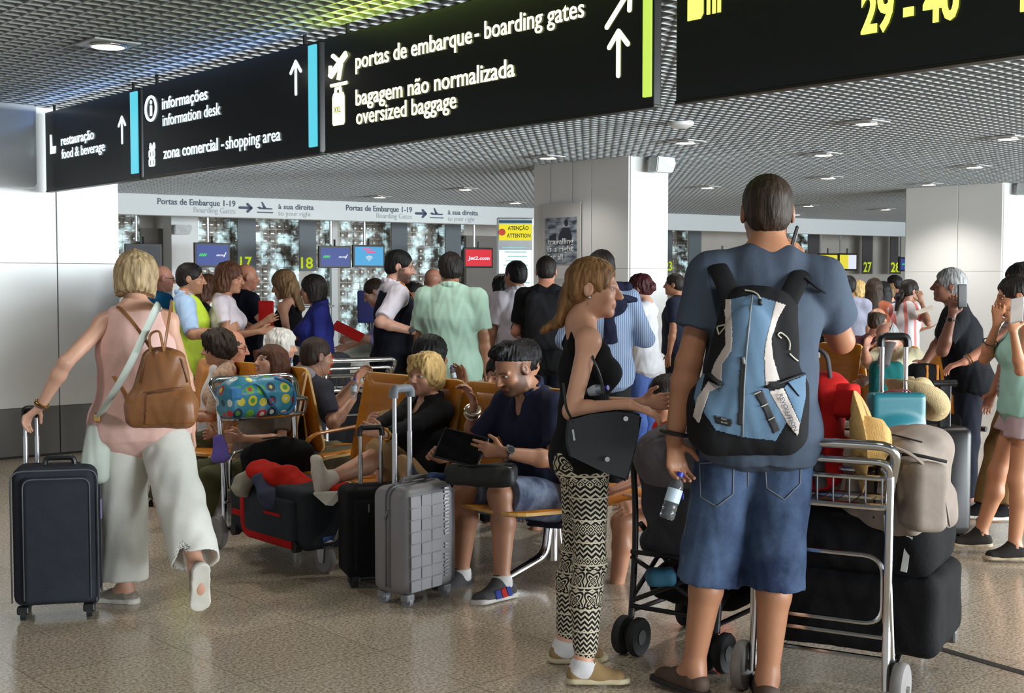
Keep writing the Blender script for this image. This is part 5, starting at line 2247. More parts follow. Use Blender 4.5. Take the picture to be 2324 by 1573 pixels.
pO = person('elderly blonde woman in black jacket, hands clasped round her raised knee', (967, 808), 7.05, FACE_B + 2, sex='f', H=1.60, lean=-8, bulk=1.18, skin=SK_F, res=.0052,
            hair=('fluffy', h_gold, .003), eyes=True, head=(-14, 0, 0), browk=.45, brow=(140, 110, 80), eye=(80, 96, 110), shrug=.01,
            R=dict(to=P(826, 978, 6.62), pole=(.6, -.6, -.6)), L=dict(to=P(846, 998, 6.46), pole=(-.6, -.6, -.8)),
            handR=dict(dir=(-.5, .5, .5), thumb=(-.2, -.1, 1), curl=40), handL=dict(dir=(.4, .7, .3), thumb=(.2, .2, 1), curl=45),
            legR=((.05, .34, .94), (-.12, .20, -1)), legL=dict(to=P(742, 1090, 6.50), pole=(0, .3, 1)), footR=(-.1, 1, -.45), footL=(-.05, .12, 1),
            wear=[top_(fabric('black_jacket', (30, 30, 33), bump=.5), 1.86, .02, .018, 'jacket', .007, collar=fabric('black_jacket', (30, 30, 33)), cutneck=.13), bottom_(khaki, 1.12, .022, 'capri_trousers', .007, .008),
                  socks_(fabric('pale_sock', (206, 198, 188)), .86, .006), earring_(SILVER, 'L'), band_(GOLD, 'L', .94, .031, .012, 'wristwatch')])
pE = person('woman eating with bead bracelets and striped blouse, half hidden by the tablet man', (1140, 806), 6.92, FACE_B - 4, sex='f', H=1.66, lean=8, skin=SK_F, res=.006,
            hair=('long', h_dark, .002), eyes=True, head=(4, 8, 0),
            R=dict(to=P(1076, 915, 6.7), pole=(.5, -.1, -1)), L=((-.2, .5, -1), (.2, 1, -.1)), handR=dict(dir=(.2, .45, 1), thumb=(-1, .2, .2), curl=(42, 46, 50, 55)),
            legL=dict(to=P(896, 1092, 6.28), pole=(0, .3, 1)), legR=((.1, 1, .05), (.1, .2, -1)), footL=(.0, .25, 1), footR=(0, 1, 0),
            wear=[top_(stripes_mat('striped_blouse', (216, 206, 214), (120, 104, 130), .02, 0, duty=.7), .9, .03, .02, 'blouse', .005), bottom_(denim_mat('blue_jeans', (44, 62, 104), (78, 98, 146)), 1.78, .012, 'jeans', .005, .008),
                  shoes_(fabric('navy_canvas', (36, 40, 56)), M('rope_sole', C(176, 142, 100), .8, bump=.6, bscale=120), 'espadrille', .03, .008), band_(M('silver_beads', C(196, 186, 168), .3, .8), 'R', .80, .036, .016), band_(M('silver_beads', C(196, 186, 168), .3, .8), 'R', .66, .038, .011)])
# ---------------------------------------------------------------- right-hand group
sage = fabric('mint_tank', (150, 192, 180), vscale=5)
mauve = fabric('mauve_shorts', (170, 148, 152), vscale=5)
trn_b = fabric('black_mesh', (44, 40, 38))
pM = person('woman in mint vest and mauve shorts holding a phone at the right edge', (2298, 628), 6.95, -78, sex='f', skin=(186, 132, 98), res=.006, lean=4,
            hair=('pony', h_dark, .002), eyes=True, head=(-4, 12, 0), tail=[[((0, -.09, .02), (0, -.12, -.08), (.045, .03), (.03, .02))]],
            L=dict(to=P(2300, 752, 6.62), pole=(-.5, .2, -1)), R=dict(to=P(2262, 738, 6.95), pole=(.4, .4, -1)),
            handL=dict(dir=(.25, -.05, 1), thumb=(.2, -1, 0), curl=(14, 18, 22, 28), spread=1.6), handR=dict(dir=(-.3, .0, 1), thumb=(-.2, -1, 0), curl=25),
            legL=dict(to=P(2300, 1252, 6.80), pole=(0, 1, 0)), legR=dict(to=P(2216, 1232, 7.02), pole=(0, 1, 0)), footL=(-.1, 1, 0), footR=(-.1, 1, 0),
            wear=[top_(sage, 0, .03, .018, 'vest_top', .005, strap=.085), bottom_(mauve, .42, .02, 'shorts', .005, .016, kflare=.03), shoes_(trn_b, M('beige_sole', C(176, 158, 130), .7), 'trainer', .026, .010, laces=BLACKP), band_(BLACKP, 'R', .5, .045, .006)])
pG = person('grey-haired man in black T-shirt with a phone at his ear, leaning forward', (2160, 612), 8.5, -72, skin=(150, 104, 84), res=.006, lean=16, bulk=1.1, drop=.0,
            hair=('short', h_grey, .0025), hairt=.015, eyes=True, head=(-6, -4, 0), brow=(70, 64, 60),
            L=dict(to=P(2160, 718, 8.2), pole=(-.6, .4, -1)), R=dict(to=P(2085, 845, 8.3), pole=(.6, -.6, -.6)),
            handL=dict(dir=(.05, -.12, 1), thumb=(.2, -1, .1), curl=(16, 22, 26, 30), spread=1.5), watchn=(-1, .2, 0),
            wear=[top_(fabric('black_tee', (22, 23, 28)), .75, .05, .018, 't_shirt', .005), bottom_(fabric('navy_trousers', (28, 31, 42)), 1.97, .018, 'trousers', .006, .012), shoes_(leather_b, sole_b), watch_('L', BLACKP, STEEL, .92, .033)])
pK = person('sleeveless person in check shirt and khaki trousers reaching for a suitcase handle', (2318, 600), 7.75, -82, sex='m', skin=(196, 136, 110), res=.0065, bulk=.95,
            hair=('short', h_dark, .002), hairt=.016, head=(-8, 4, 0), L=dict(to=P(2128, 862, 7.5), pole=(-.3, -.5, -1)), R=((.1, .2, -1), (.0, .4, -1)),
            handL=dict(dir=(.1, 1, -.35), thumb=(1, .2, .1), curl=(30, 34, 38, 42)),
            legL=dict(to=P(2268, 1212, 7.3), pole=(0, 1, 0)), legR=dict(to=P(2215, 1200, 7.68), pole=(0, 1, 0)),
            wear=[top_(stripes_mat('check_shirt', (190, 166, 160), (150, 128, 124), .03, 2, duty=.6), 0, .10, .022, 'shirt', .006, strap=.10), bottom_(fabric('ochre_trousers', (128, 100, 62)), 1.95, .02, 'trousers', .007, .012),
                  shoes_(fabric('black_knit', (30, 28, 30)), sole_w, 'trainer', .03, .010), glasses_(BLACKP), band_(SILVER, 'L', .93, .030, .006), band_(GOLD, 'L', .86, .032, .005)])
cream = fabric('cream_shirt', (206, 196, 164))
pS = person('seated elderly man in cream shirt resting his forehead on his hand', (2000, 736), 10.6, FACE_B + 6, H=1.72, lean=18, skin=(194, 140, 116), res=.0065, bulk=1.1,
            hair=('bald', h_grey, .002), head=(14, 34, 0), beard=.35, brow=(130, 124, 118),
            R=dict(to=P(1963, 795, 10.38), pole=(.5, .3, -1)), L=dict(to=P(1950, 872, 10.2), pole=(-.8, -.4, -.4)), handR=dict(dir=(-.25, -.1, 1), thumb=(-.2, -1, 0), curl=(24, 26, 28, 30)),
            legL=dict(to=P(1925, 1010, 9.95), pole=(0, 1, .8)), legR=dict(to=P(1900, 1005, 10.3), pole=(0, 1, .8)),
            wear=[top_(cream, .95, .02, .02, 'shirt', .006, collar=cream), bottom_(fabric('stone_trousers', (150, 136, 118)), 1.95, .02, 'trousers', .006, .012), shoes_(leather_b, sole_b)])
pBH = person('balding man sitting with his back to the camera behind the man in the cream shirt', (1992, 700), 11.7, 30, H=1.74, lean=0, skin=(186, 134, 108), res=.008,
             hair=('bald', h_brown, .002), head=(10, 4, 0), legL=((0, 1, -.05), (0, 0, -1)), legR=((.1, 1, -.05), (0, 0, -1)), wear=[top_(fabric('plum_shirt', (70, 40, 52)), .7, .02, .018), bottom_(black_c, 1.9, .015)])
str_t = stripes_mat('pink_striped_tee', (206, 206, 210), (206, 120, 118), .085, 0, duty=.68)
pSt = person('young woman in pink and white striped top and jeans by the right pillar', (2068, 637), 12.2, 62, sex='f', skin=(150, 108, 84), res=.008, lean=4,
             hair=('pony', h_dark, .002), head=(6, 14, 0), tail=[[((0, -.09, -.0), (0, -.12, -.10), (.045, .03), (.04, .03)), ((0, -.12, -.10), (.0, -.13, -.24), (.04, .03), (.015, .012))]],
             R=dict(to=P(2092, 688, 11.95), pole=(.6, -.2, -1)), L=dict(at=(-.02, .30, 1.20), pole=(-.6, -.3, -.8)), handR=dict(dir=(-.1, -.2, 1), thumb=(-.5, -1, 0), curl=40),
             wear=[top_(str_t, .6, .05, .02, 't_shirt', .005), bottom_(denim_mat('sky_jeans', (76, 104, 160), (110, 138, 190)), 1.95, .008, 'jeans', .004, .008), shoes_(white_c, sole_w)])
redc = fabric('red_cotton', (200, 40, 34))
pR = person('seated dark-haired woman in a red top behind the pushchair', (1503, 856), 6.30, -120, sex='f', H=1.58, lean=20, skin=SK_T, res=.0065,
            hair=('bun', h_dark, .002), head=(0, 18, 0), bunat=(0, -.11, .02), L=((-.2, .5, -1), (.2, 1, -.3)), R=((.25, .35, -1), (-.2, 1, -.2)),
            legL=dict(to=P(1528, 1285, 6.05), pole=(0, 1, .8)), legR=((.1, 1, -.05), (.0, .1, -1)), footL=(-.1, 1, 0),
            wear=[top_(redc, .4, .03, .016, 'top', .005), skirt_(fabric('tan_skirt', (150, 96, 60)), .12), shoes_(M('pink_sandal', C(190, 110, 110), .6), sole_w, 'sandal', .02, .003, high=-.03)])

# ---------------------------------------------------------------- seated behind
pEar = person('seated man with white earphone wire in grey and charcoal raglan T-shirt', (720, 767), 8.4, 50, H=1.78, lean=14, skin=(170, 124, 98), res=.0065,
              hair=('short', h_brown, .0012), hairt=.006, scalp=.6, head=(4, 8, 0), R=dict(to=P(800, 905, 8.2), pole=(.8, -.5, -.8)), L=dict(to=P(806, 868, 8.5), pole=(-.6, -.3, -1)),
              handR=dict(dir=(-.2, .6, 1), thumb=(-.6, .5, .6), curl=44), handL=dict(dir=(.2, .5, .8), thumb=(.4, -.3, 1), curl=40),
              legL=((-.1, 1, .05), (0, .1, -1)), legR=((.15, 1, .05), (0, .1, -1)),
              wear=[top_(fabric('charcoal_tee', (52, 54, 64)), .8, .02, .018, 't_shirt', .005), bottom_(fabric('olive_shorts', (96, 88, 66)), .95, .02, 'shorts', .006, .015), shoes_(trn_b, sole_w)])
pWh = person('white-haired person seated with back to the camera beyond the benches', (640, 750), 9.2, 55, sex='f', H=1.62, skin=SK_F, res=.007, hair=('fluffy', h_white, .003), hairt=.022, head=(12, 6, 0), fringe=0,
             legL=((0, 1, 0), (0, 0, -1)), legR=((.1, 1, 0), (0, 0, -1)), wear=[top_(fabric('pale_blue_knit', (150, 166, 190)), .9, .02, .02), bottom_(black_c, 1.9, .014)])
pLy = person('long dark-haired woman reclining on the bench with her head tilted back', (620, 788), 8.15, FACE_B - 6, sex='f', H=1.64, lean=-18, skin=SK_F, res=.006, hair=('long', h_auburn, .002), hairlen=.22, eyes=True, head=(6, -14, 16),
             L=((-.3, .3, -1), (.3, 1, .1)), R=((.3, .3, -1), (-.3, 1, .1)), legL=((-.05, 1, -.05), (0, .25, -1)), legR=((.1, 1, -.05), (0, .25, -1)),
             wear=[top_(fabric('taupe_top', (104, 92, 84)), .8, .02, .018, 'top', .005), bottom_(fabric('olive_trousers', (78, 78, 52)), 1.9, .016, 'trousers', .006, .01), shoes_(black_c, sole_b)])
pCu = person('woman with short dark curly hair in beige lace blouse seated facing left', (492, 752), 8.65, -95, sex='f', H=1.62, lean=4, skin=SK_F, res=.0065, hair=('fluffy', h_brown, .004), hairt=.026, head=(4, 8, 0),
             L=((-.2, .3, -1), (.2, 1, .0)), R=((.2, .3, -1), (-.2, 1, .0)), legL=((-.05, 1, -.05), (0, .2, -1)), legR=((.1, 1, -.05), (0, .2, -1)),
             wear=[top_(M('beige_lace', C(196, 164, 140), .85, 0, .4, 60, .6, 60), .9, .03, .02, 'blouse', .006), bottom_(fabric('olive_trousers', (78, 78, 52)), 1.9, .016, 'trousers', .006, .01), shoes_(black_c, sole_b), earring_(GOLD, 'L')])
pGl = person('balding man with glasses seated behind the curly-haired woman, hand near his face', (530, 750), 8.95, 70, H=1.72, lean=8, skin=(190, 132, 104), res=.0075, hair=('bald', h_brown, .002), head=(10, 10, 0),
             R=dict(at=(.10, .20, 1.36), pole=(.6, .2, -1)), legL=((0, 1, 0), (0, 0, -1)), legR=((.1, 1, 0), (0, 0, -1)), wear=[top_(white_c, .8, .02, .02), bottom_(black_c, 1.9, .014), glasses_(M('red_frames', C(110, 30, 34), .4))])
pBn = person('woman with a messy black bun seated back-to-back behind the tablet man', (1194, 776), 7.35, 24, sex='f', H=1.66, lean=2, skin=SK_T, res=.0065, hair=('bun', h_black, .004), bunat=(-.01, -.10, .085), hairt=.02, head=(0, 8, 0),
             legL=((0, 1, 0), (0, 0, -1)), legR=((.1, 1, 0), (0, 0, -1)), wear=[top_(fabric('dark_olive_top', (62, 60, 52)), .7, .02, .02), bottom_(black_c, 1.9, .014)])
pDk = person('dark-haired person seated back-to-back behind the elderly blonde, bottle in hand', (978, 764), 7.7, 40, sex='f', H=1.70, lean=0, skin=SK_D, res=.0065, hair=('bob', h_black, .003), head=(10, 4, 0),
             R=dict(to=P(1056, 868, 7.5), pole=(.8, -.4, -.8)), handR=dict(dir=(-.7, .3, .5), thumb=(-.2, .3, 1), curl=44), legL=((0, 1, 0), (0, 0, -1)), legR=((.1, 1, 0), (0, 0, -1)),
             wear=[top_(fabric('sea_green_top', (120, 158, 142)), .9, .02, .02), bottom_(black_c, 1.9, .014)])
# ---------------------------------------------------------------- standing in the queue
royal = fabric('royal_blue_shirt', (40, 46, 120))
pBd = person('bald man in a bright blue shirt behind the blonde woman', (368, 603), 11.2, 55, skin=(204, 144, 120), res=.007, hair=None, head=(8, 4, 0), wear=[top_(fabric('cyan_shirt', (28, 116, 168)), .7, .08, .02), bottom_(black_c, 1.97, .015), shoes_(leather_b, sole_b), glasses_(BLACKP)])
pHv = person('man in light blue shirt and yellow high-visibility vest facing right', (432, 599), 9.7, 78, skin=SK_T, res=.006, bulk=1.08, hair=('short', h_dark, .0015), hairt=.011, eyes=True, head=(4, 4, 0), beard=.25, brow=(34, 26, 22),
             R=dict(to=P(512, 752, 9.4), pole=(.4, -.9, -.7)), L=((-.1, .2, -1), (.2, 1, .1)), handR=dict(dir=(-.5, 1, .4), thumb=(-.3, .2, 1), curl=35),
             wear=[top_(fabric('light_blue_shirt', (164, 190, 220)), .92, .05, .02, 'shirt', .006, collar=fabric('light_blue_shirt', (164, 190, 220))), top_(M('hi_vis', C(196, 220, 60), .7), 0, .06, .032, 'safety_vest', .004, strap=.095), bottom_(fabric('navy_trousers', (28, 31, 42)), 1.97, .018), shoes_(leather_b, sole_b), glasses_(BLACKP, True)])
pWt = person('woman with wavy brown hair in white T-shirt reaching out to the right', (522, 598), 9.85, 88, sex='f', skin=SK_T, res=.006, bulk=1.08, lean=4, hair=('longwavy', h_auburn, .004), hairlen=.12, head=(10, 6, 0),
             R=dict(to=P(588, 752, 9.6), pole=(.3, -.9, -.8)), L=dict(to=P(592, 735, 10.0), pole=(-.3, -.9, -.8)), handR=dict(dir=(0, 1, .0), thumb=(-.3, .1, 1), curl=30),
             wear=[top_(fabric('white_tee', (212, 202, 208)), .6, .06, .014, 't_shirt', .005), bottom_(black_c, 1.95, .012), shoes_(black_c, sole_b)])
pNv = person('man with shaved head in a navy jumper behind the white T-shirt woman', (560, 600), 11.2, 52, skin=(190, 128, 100), res=.007, bulk=1.1, hair=None, head=(14, 6, 0), wear=[top_(fabric('navy_jumper', (28, 32, 48)), 1.6, .06, .02), bottom_(black_c, 1.97, .015), shoes_(leather_b, sole_b)])
pBr = person('woman with long brown hair half hidden behind the vest man', (474, 626), 10.6, 70, sex='f', skin=SK_T, res=.0075, hair=('long', h_auburn, .003), head=(4, 8, 0), wear=[top_(black_c, .6, .05, .012), bottom_(black_c, 1.95, .012), shoes_(black_c, sole_b)])
pBl = person('long-haired blonde woman in black strap top facing left', (638, 617), 10.6, -74, sex='f', skin=SK_F, res=.0055, hair=('long', h_light, .003), hairlen=.20, eyes=True, head=(-4, 16, 0), browk=.5,
             L=dict(to=P(596, 735, 10.35), pole=(-.3, -.8, -.9)), R=dict(at=(.05, .33, 1.22), pole=(.4, -.6, -.9)), handL=dict(dir=(.3, .6, .7), thumb=(.5, -.2, 1), curl=40),
             wear=[top_(vest_b, 0, .05, .005, 'vest_top', .002, strap=.07), bottom_(fabric('dark_skirt', (34, 34, 36)), 1.9, .02), shoes_(black_c, sole_b), band_(SILVER, 'L', .86, .032, .014), band_(M('blue_beads', C(70, 80, 170), .3), 'L', .72, .035, .008)])
pRy = person('woman with dark bob in royal blue shirt and lanyard facing left', (708, 627), 9.95, -105, sex='f', skin=SK_T, res=.0055, bulk=1.08, hair=('bob', h_dark, .002), eyes=True, head=(12, 8, 0),
             L=((-.35, .1, -1), (.1, .6, -.6)), R=dict(to=P(606, 748, 10.1), pole=(.2, -.7, -1)), handR=dict(dir=(-.1, 1, .1), thumb=(-.5, .1, 1), curl=22),
             wear=[top_(royal, .9, .10, .022, 'shirt', .006, collar=royal), bottom_(fabric('navy_trousers', (28, 31, 42)), 1.97, .018), shoes_(leather_b, sole_b)])
lilac = fabric('lilac_shirt', (158, 152, 204))
pLi = person('young man in lilac shirt bending to read a red folder', (838, 637), 10.9, -86, skin=SK_P, res=.0065, hair=('short', h_brown, .0012), hairt=.008, scalp=.4, eyes=True, head=(-6, 30, 0), lean=26,
             L=dict(to=P(800, 766, 10.7), pole=(-.5, -.5, -1)), R=dict(at=(.1, .55, 1.05), pole=(.5, -.5, -1)), handL=dict(dir=(.2, 1, -.2), thumb=(.5, .2, 1), curl=30),
             wear=[top_(lilac, 1.35, .04, .02, 'shirt', .006), bottom_(fabric('blue_grey_trousers', (72, 80, 120)), 1.97, .02), shoes_(leather_b, sole_b)])
wshirt = fabric('white_shirt', (214, 208, 218))
pSf = person('bearded man in black waistcoat, white short-sleeved shirt and orange lanyard', (910, 570), 9.7, 70, skin=(196, 150, 130), res=.0055, hair=('short', h_black, .0015), hairt=.010, eyes=True, head=(16, 10, 0), beard=.85, brow=(24, 20, 18),
             R=dict(to=P(938, 752, 9.4), pole=(.5, -.9, -.8)), L=((-.1, .2, -1), (.3, 1, .0)), handR=dict(dir=(-.3, 1, .1), thumb=(-.5, .1, 1), curl=35),
             wear=[top_(wshirt, .85, .02, .020, 'shirt', .006, collar=wshirt), top_(fabric('black_waistcoat', (24, 26, 36)), 0, .05, .030, 'waistcoat', .004, strap=.085, cutneck=.22), bottom_(fabric('charcoal_trousers', (48, 46, 48)), 1.97, .018), shoes_(leather_b, sole_b), watch_('R', BLACKP, BLACKP, .93, .034)])
pHd = person('person with a hand raised to the face behind the waistcoat man', (936, 640), 11.3, -100, sex='f', skin=(196, 140, 116), res=.0075, hair=('bun', h_dark, .002), R=dict(at=(-.02, .20, 1.50), pole=(.6, .1, -1)), L=dict(at=(-.1, .2, 1.45), pole=(-.6, .1, -1)), wear=[top_(fabric('navy_jumper', (28, 32, 48)), 1.8, .05, .015), bottom_(black_c, 1.95, .012)])
pGy = person('man with shaved head in pale grey T-shirt left of the mint polo man', (985, 610), 10.6, 14, skin=(188, 132, 108), res=.007, hair=None, scalp=.5, brow=(80, 60, 50), head=(8, 8, 0), wear=[top_(fabric('pale_grey_tee', (196, 186, 186)), .6, .08, .022), bottom_(fabric('blue_grey_trousers', (72, 80, 120)), 1.97, .02), shoes_(leather_b, sole_b)])
mint = fabric('mint_polo', (164, 194, 176), vscale=4)
pMi = person('large man in mint green polo shirt with his back to the camera', (1022, 577), 9.4, 8, skin=(170, 122, 94), res=.0058, bulk=1.22, shw=1.08, hair=('short', h_dark, .003), hairt=.016, head=(-18, 6, 0),
             L=((-.2, .15, -1), (-.05, .6, -1)), R=((.2, .0, -1), (.02, .2, -1)), wear=[top_(mint, .80, .12, .024, 'polo_shirt', .007, collar=mint, cuff=.02), bottom_(fabric('stone_trousers', (150, 136, 118)), 1.97, .02), shoes_(leather_b, sole_b)])
pWp = person('man in white polo shirt with a black strap, left of the black backpack', (1172, 594), 10.7, -25, skin=SK_T, res=.006, hair=('short', h_black, .0015), hairt=.012, head=(-14, -2, 0), L=((-.2, .1, -1), (0, .3, -1)), wear=[top_(fabric('white_polo', (214, 208, 218)), .7, .08, .018, 'polo_shirt', .006, collar=fabric('white_polo', (214, 208, 218))), bottom_(fabric('navy_trousers', (28, 31, 42)), 1.97, .018), shoes_(leather_b, sole_b)])
pSd = person('dark-haired person peeping out left of the white polo man', (1140, 625), 11.6, -40, sex='f', skin=SK_D, res=.0075, hair=('bob', h_black, .003), wear=[top_(white_c, .6, .05, .012), bottom_(black_c, 1.95, .012)])
pBk = person('man in black T-shirt wearing a black backpack by the middle pillar', (1240, 583), 10.3, 2, skin=(196, 138, 112), res=.006, bulk=1.08, hair=('short', h_dark, .0012), hairt=.007, head=(2, 8, 0), L=((-.25, .1, -1), (.2, .9, -.2)), wear=[top_(black_c, .75, .08, .02, 't_shirt', .005), bottom_(fabric('navy_trousers', (28, 31, 42)), 1.97, .018), shoes_(leather_b, sole_b)])
pinst = stripes_mat('pinstripe_shirt', (150, 168, 194), (92, 110, 144), .014, 0, duty=.66)
pPs = person('man in blue pinstriped shirt with a navy jumper over his shoulders', (1362, 570), 8.7, -4, skin=SK_T, res=.006, bulk=1.12, hair=('short', h_dark, .0018), hairt=.010, head=(-30, 6, 0),
             R=((.42, -.1, -1), (-.75, .75, -.05)), L=((-.3, .1, -1), (.6, .8, .0)), wear=[top_(pinst, 1.92, .09, .018, 'shirt', .005, nfr=18), bottom_(fabric('black_trousers', (34, 34, 34)), 1.97, .018), shoes_(leather_b, sole_b)])
pBu = person('woman with wine-red hair in a bun, white top and jeans before the bright pillar', (1450, 626), 10.7, -62, sex='f', skin=SK_P, res=.006, hair=('bun', h_wine, .004), bunat=(0, -.115, -.005), hairt=.022, head=(-6, 10, 0), L=((-.3, .25, -1), (.35, .75, -.5)), R=((.2, .3, -1), (-.4, 1, .2)),
             wear=[top_(fabric('silver_white_top', (210, 210, 214), .6), .35, .05, .014, 'top', .005), bottom_(denim_mat('mid_jeans', (62, 86, 150), (92, 116, 176)), 1.95, .010, 'jeans', .004, .008), shoes_(white_c, sole_w), earring_(SILVER, 'L')])
# ---------------------------------------------------------------- far queue on the right
far = dict(res=.0095)
fw = lambda top, bot: [top_(top, .7, .06, .018), bottom_(bot, 1.97, .015), shoes_(leather_b, sole_b)]
pF1 = person('dark-haired man in dark clothes far off right of the middle pillar', (1532, 622), 13.0, -70, skin=SK_D, hair=('short', h_dark, .001), wear=fw(fabric('navy_jumper', (28, 32, 48)), black_c), **far)
pF2 = person('short-haired man turned right in the far queue under number 26', (1883, 624), 13.6, 100, skin=SK_F, hair=('short', h_dark, .001), wear=fw(black_c, black_c), **far)
pF3 = person('short dark-haired person between the first two men of the far queue', (1905, 643), 14.5, 60, sex='f', skin=SK_T, hair=('bob', h_dark, .001), wear=fw(black_c, black_c), **far)
pF4 = person('man in grey-lilac shirt with his back turned in the far queue', (1926, 627), 13.0, 5, skin=SK_D, hair=('short', h_black, .001), bulk=1.1, wear=fw(fabric('grey_lilac_shirt', (140, 142, 160)), fabric('navy_trousers', (28, 31, 42))), **far)
pF5 = person('blonde-haired person in navy in the far queue', (1948, 640), 14.9, 20, sex='f', skin=SK_T, hair=('fluffy', h_gold, .002), wear=fw(fabric('navy_jumper', (28, 32, 48)), black_c), **far)
pF6 = person('woman with very long brown hair in the far queue', (1984, 634), 13.2, 15, sex='f', skin=SK_T, hair=('long', h_brown, .001), hairlen=.36, wear=fw(fabric('rust_top', (150, 84, 60)), black_c), **far)
pF7 = person('woman with long black hair in blue beside the long brown hair', (2004, 641), 14.0, -10, sex='f', skin=SK_T, hair=('long', h_black, .001), hairlen=.34, wear=fw(fabric('far_blue_top', (52, 72, 108)), black_c), **far)
pF8 = person('tallest dark-haired man at the right end of the far queue', (2030, 625), 15.8, -60, skin=SK_D, hair=('short', h_black, .001), wear=fw(fabric('navy_jumper', (28, 32, 48)), black_c), **far)
pF9 = person('grey-haired person in grey-blue T-shirt in front of the tallest far man', (2018, 645), 14.9, 0, skin=SK_F, hair=('short', h_light, .001), wear=fw(fabric('grey_blue_tee', (84, 92, 106)), fabric('navy_trousers', (28, 31, 42))), **far)
# ================================================================ benches
WOOD = M('orange_plywood', C(196, 122, 28), .36, 0, .12, 3.0, 0, 200, (1, 1, 9), .4, .12)
WEDGE = M('plywood_edge', C(222, 172, 92), .4, 0, .06)


def rrect(w, h, r, n=6, r2=None):
    """rounded rectangle outline; r at the bottom corners, r2 at the top ones"""
    r2 = r if r2 is None else r2
    out = []
    for cx, cy, a0, rr in ((w / 2, -h / 2, -90, r), (w / 2, h / 2, 0, r2), (-w / 2, h / 2, 90, r2), (-w / 2, -h / 2, 180, r)):
        ccx, ccy = cx - math.copysign(rr, cx), cy - math.copysign(rr, cy)
        for i in range(n + 1):
            a = math.radians(a0 + 90 * i / n)
            out.append((ccx + rr * math.cos(a), ccy + rr * math.sin(a)))
    return out


def shell(bm, w, h, r, o, xd, yd, nd, th=.016, curve=.02, r2=None):
    """a bent plywood panel: rounded outline, bowed across its width"""
    o, xd, yd, nd = Vector(o), Vector(xd).normalized(), Vector(yd).normalized(), Vector(nd).normalized()
    out = rrect(w, h, r, 6, r2)
    nx, ny = 10, 10
    rows = {}
    for side in (0, 1):
        ring = [bm.verts.new(o + xd * x + yd * y + nd * (curve * (2 * x / w) ** 2 + side * th)) for x, y in out]
        rows[side] = ring
        c = bm.verts.new(o + nd * (side * th))
        mid = [bm.verts.new(o + xd * x * .55 + yd * y * .55 + nd * (curve * (2 * x * .55 / w) ** 2 + side * th)) for x, y in out]
        n = len(ring)
        for i in range(n):
            j = (i + 1) % n
            for f in ((ring[i], ring[j], mid[j], mid[i]), (mid[i], mid[j], c)):
                f = bm.faces.new(f if side else f[::-1])
                f.smooth = True
    n = len(out)
    for i in range(n):
        j = (i + 1) % n
        f = bm.faces.new((rows[0][i], rows[0][j], rows[1][j], rows[1][i]))
        f.material_index = 1


def bench(P0, rows, posts, label, arms=(), grp=None):
    """back-to-back seats on one beam running along AX; rows = {+1 / -1: [positions]}, +1 faces BX"""
    t = thing('bench', label, 'bench', (P0.x, P0.y, 0), 0, 'orange plywood airport benches')
    ts = [x for r_ in rows.values() for x in r_]
    bm = NB()
    a, b = AX * (min(ts) - .25), AX * (max(ts) + .25)
    for s in (-1, 1):
        add_tube(bm, [a + BX * .06 * s + Vector((0, 0, .31)), b + BX * .06 * s + Vector((0, 0, .31))], .022, 10)
    obj('beam', bm, M('dark_beam', C(44, 44, 46), .4, .6), t, True)
    for sg, pos in rows.items():
        fd = BX * sg
        for x in pos:
            o = AX * x
            bm = NB()
            shell(bm, .455, .44, .16, o + fd * .30 + Vector((0, 0, .385)), AX, fd * -1 + Vector((0, 0, -.06)), (0, 0, 1), .016, -.006, .05)
            obj('seat', bm, [WOOD, WEDGE], t)
            bm = NB()
            up = (fd * -.13 + Vector((0, 0, .545)))
            n_ = fd * 1.0 + Vector((0, 0, .25))
            shell(bm, .455, up.length, .06, o + fd * .10 + Vector((0, 0, .41)) + up / 2, AX, up, n_, .016, .022, .05)
            obj('backrest', bm, [WOOD, WEDGE], t)
            bm = NB()
            for e in (-.14, .14):
                add_tube(bm, fillet([o + AX * e + fd * .30 + Vector((0, 0, .375)), o + AX * e + fd * .05 + Vector((0, 0, .345)), o + AX * e + fd * .045 + Vector((0, 0, .50)), o + AX * e + fd * .02 + Vector((0, 0, .66))], .06, 4), .010, 8)
            obj('seat_bracket', bm, CHROME, t, True)
    for (sg, x) in arms:
        fd = BX * sg
        o = AX * x
        bm = NB()
        pts = fillet([o + fd * .44 + Vector((0, 0, .36)), o + fd * .43 + Vector((0, 0, .60)), o + fd * .06 + Vector((0, 0, .63))], .12, 8)
        add_tube(bm, pts, .024, 8, False, .42, (BX.x, BX.y, 0))
        obj('armrest', bm, WOOD, t, True)
    for x in posts:
        bm = NB()
        o = AX * x
        add_tube(bm, fillet([o + Vector((0, 0, .32)), o + Vector((0, 0, .08))], .03), .030, 12)
        for s in (-1, 1):
            add_tube(bm, fillet([o + BX * .02 * s + Vector((0, 0, .30)), o + BX * .05 * s + Vector((0, 0, .11)), o + BX * .36 * s + Vector((0, 0, .018))], .06, 5), [.026] * 7 + [.018], 10)
        obj('leg', bm, CHROME, t, True)
    return t


PB0 = Vector((.22, 6.46, 0))
bench(PB0, {-1: [0, .475, .95, 1.425], 1: [0, .475, .95, 1.425]}, (.02, 1.2), 'orange plywood bench where the tablet man and the elderly blonde sit', ((-1, 1.68),))
PA0 = Vector((-1.38, 8.12, 0))
bench(PA0, {-1: [.08, .56, 1.04], 1: [.08, .56, 1.04]}, (.15, .95), 'orange plywood bench with the reclining woman and the man with earphones', ())
PC0 = P(1985, 850, 11.0); PC0.z = 0
bench(PC0, {-1: [-.75, -.2, .35, .9], 1: [-.2, .35, .9]}, (-.5, .6), 'orange plywood bench at the right under the man in cream shirt', ((-1, -.47),))

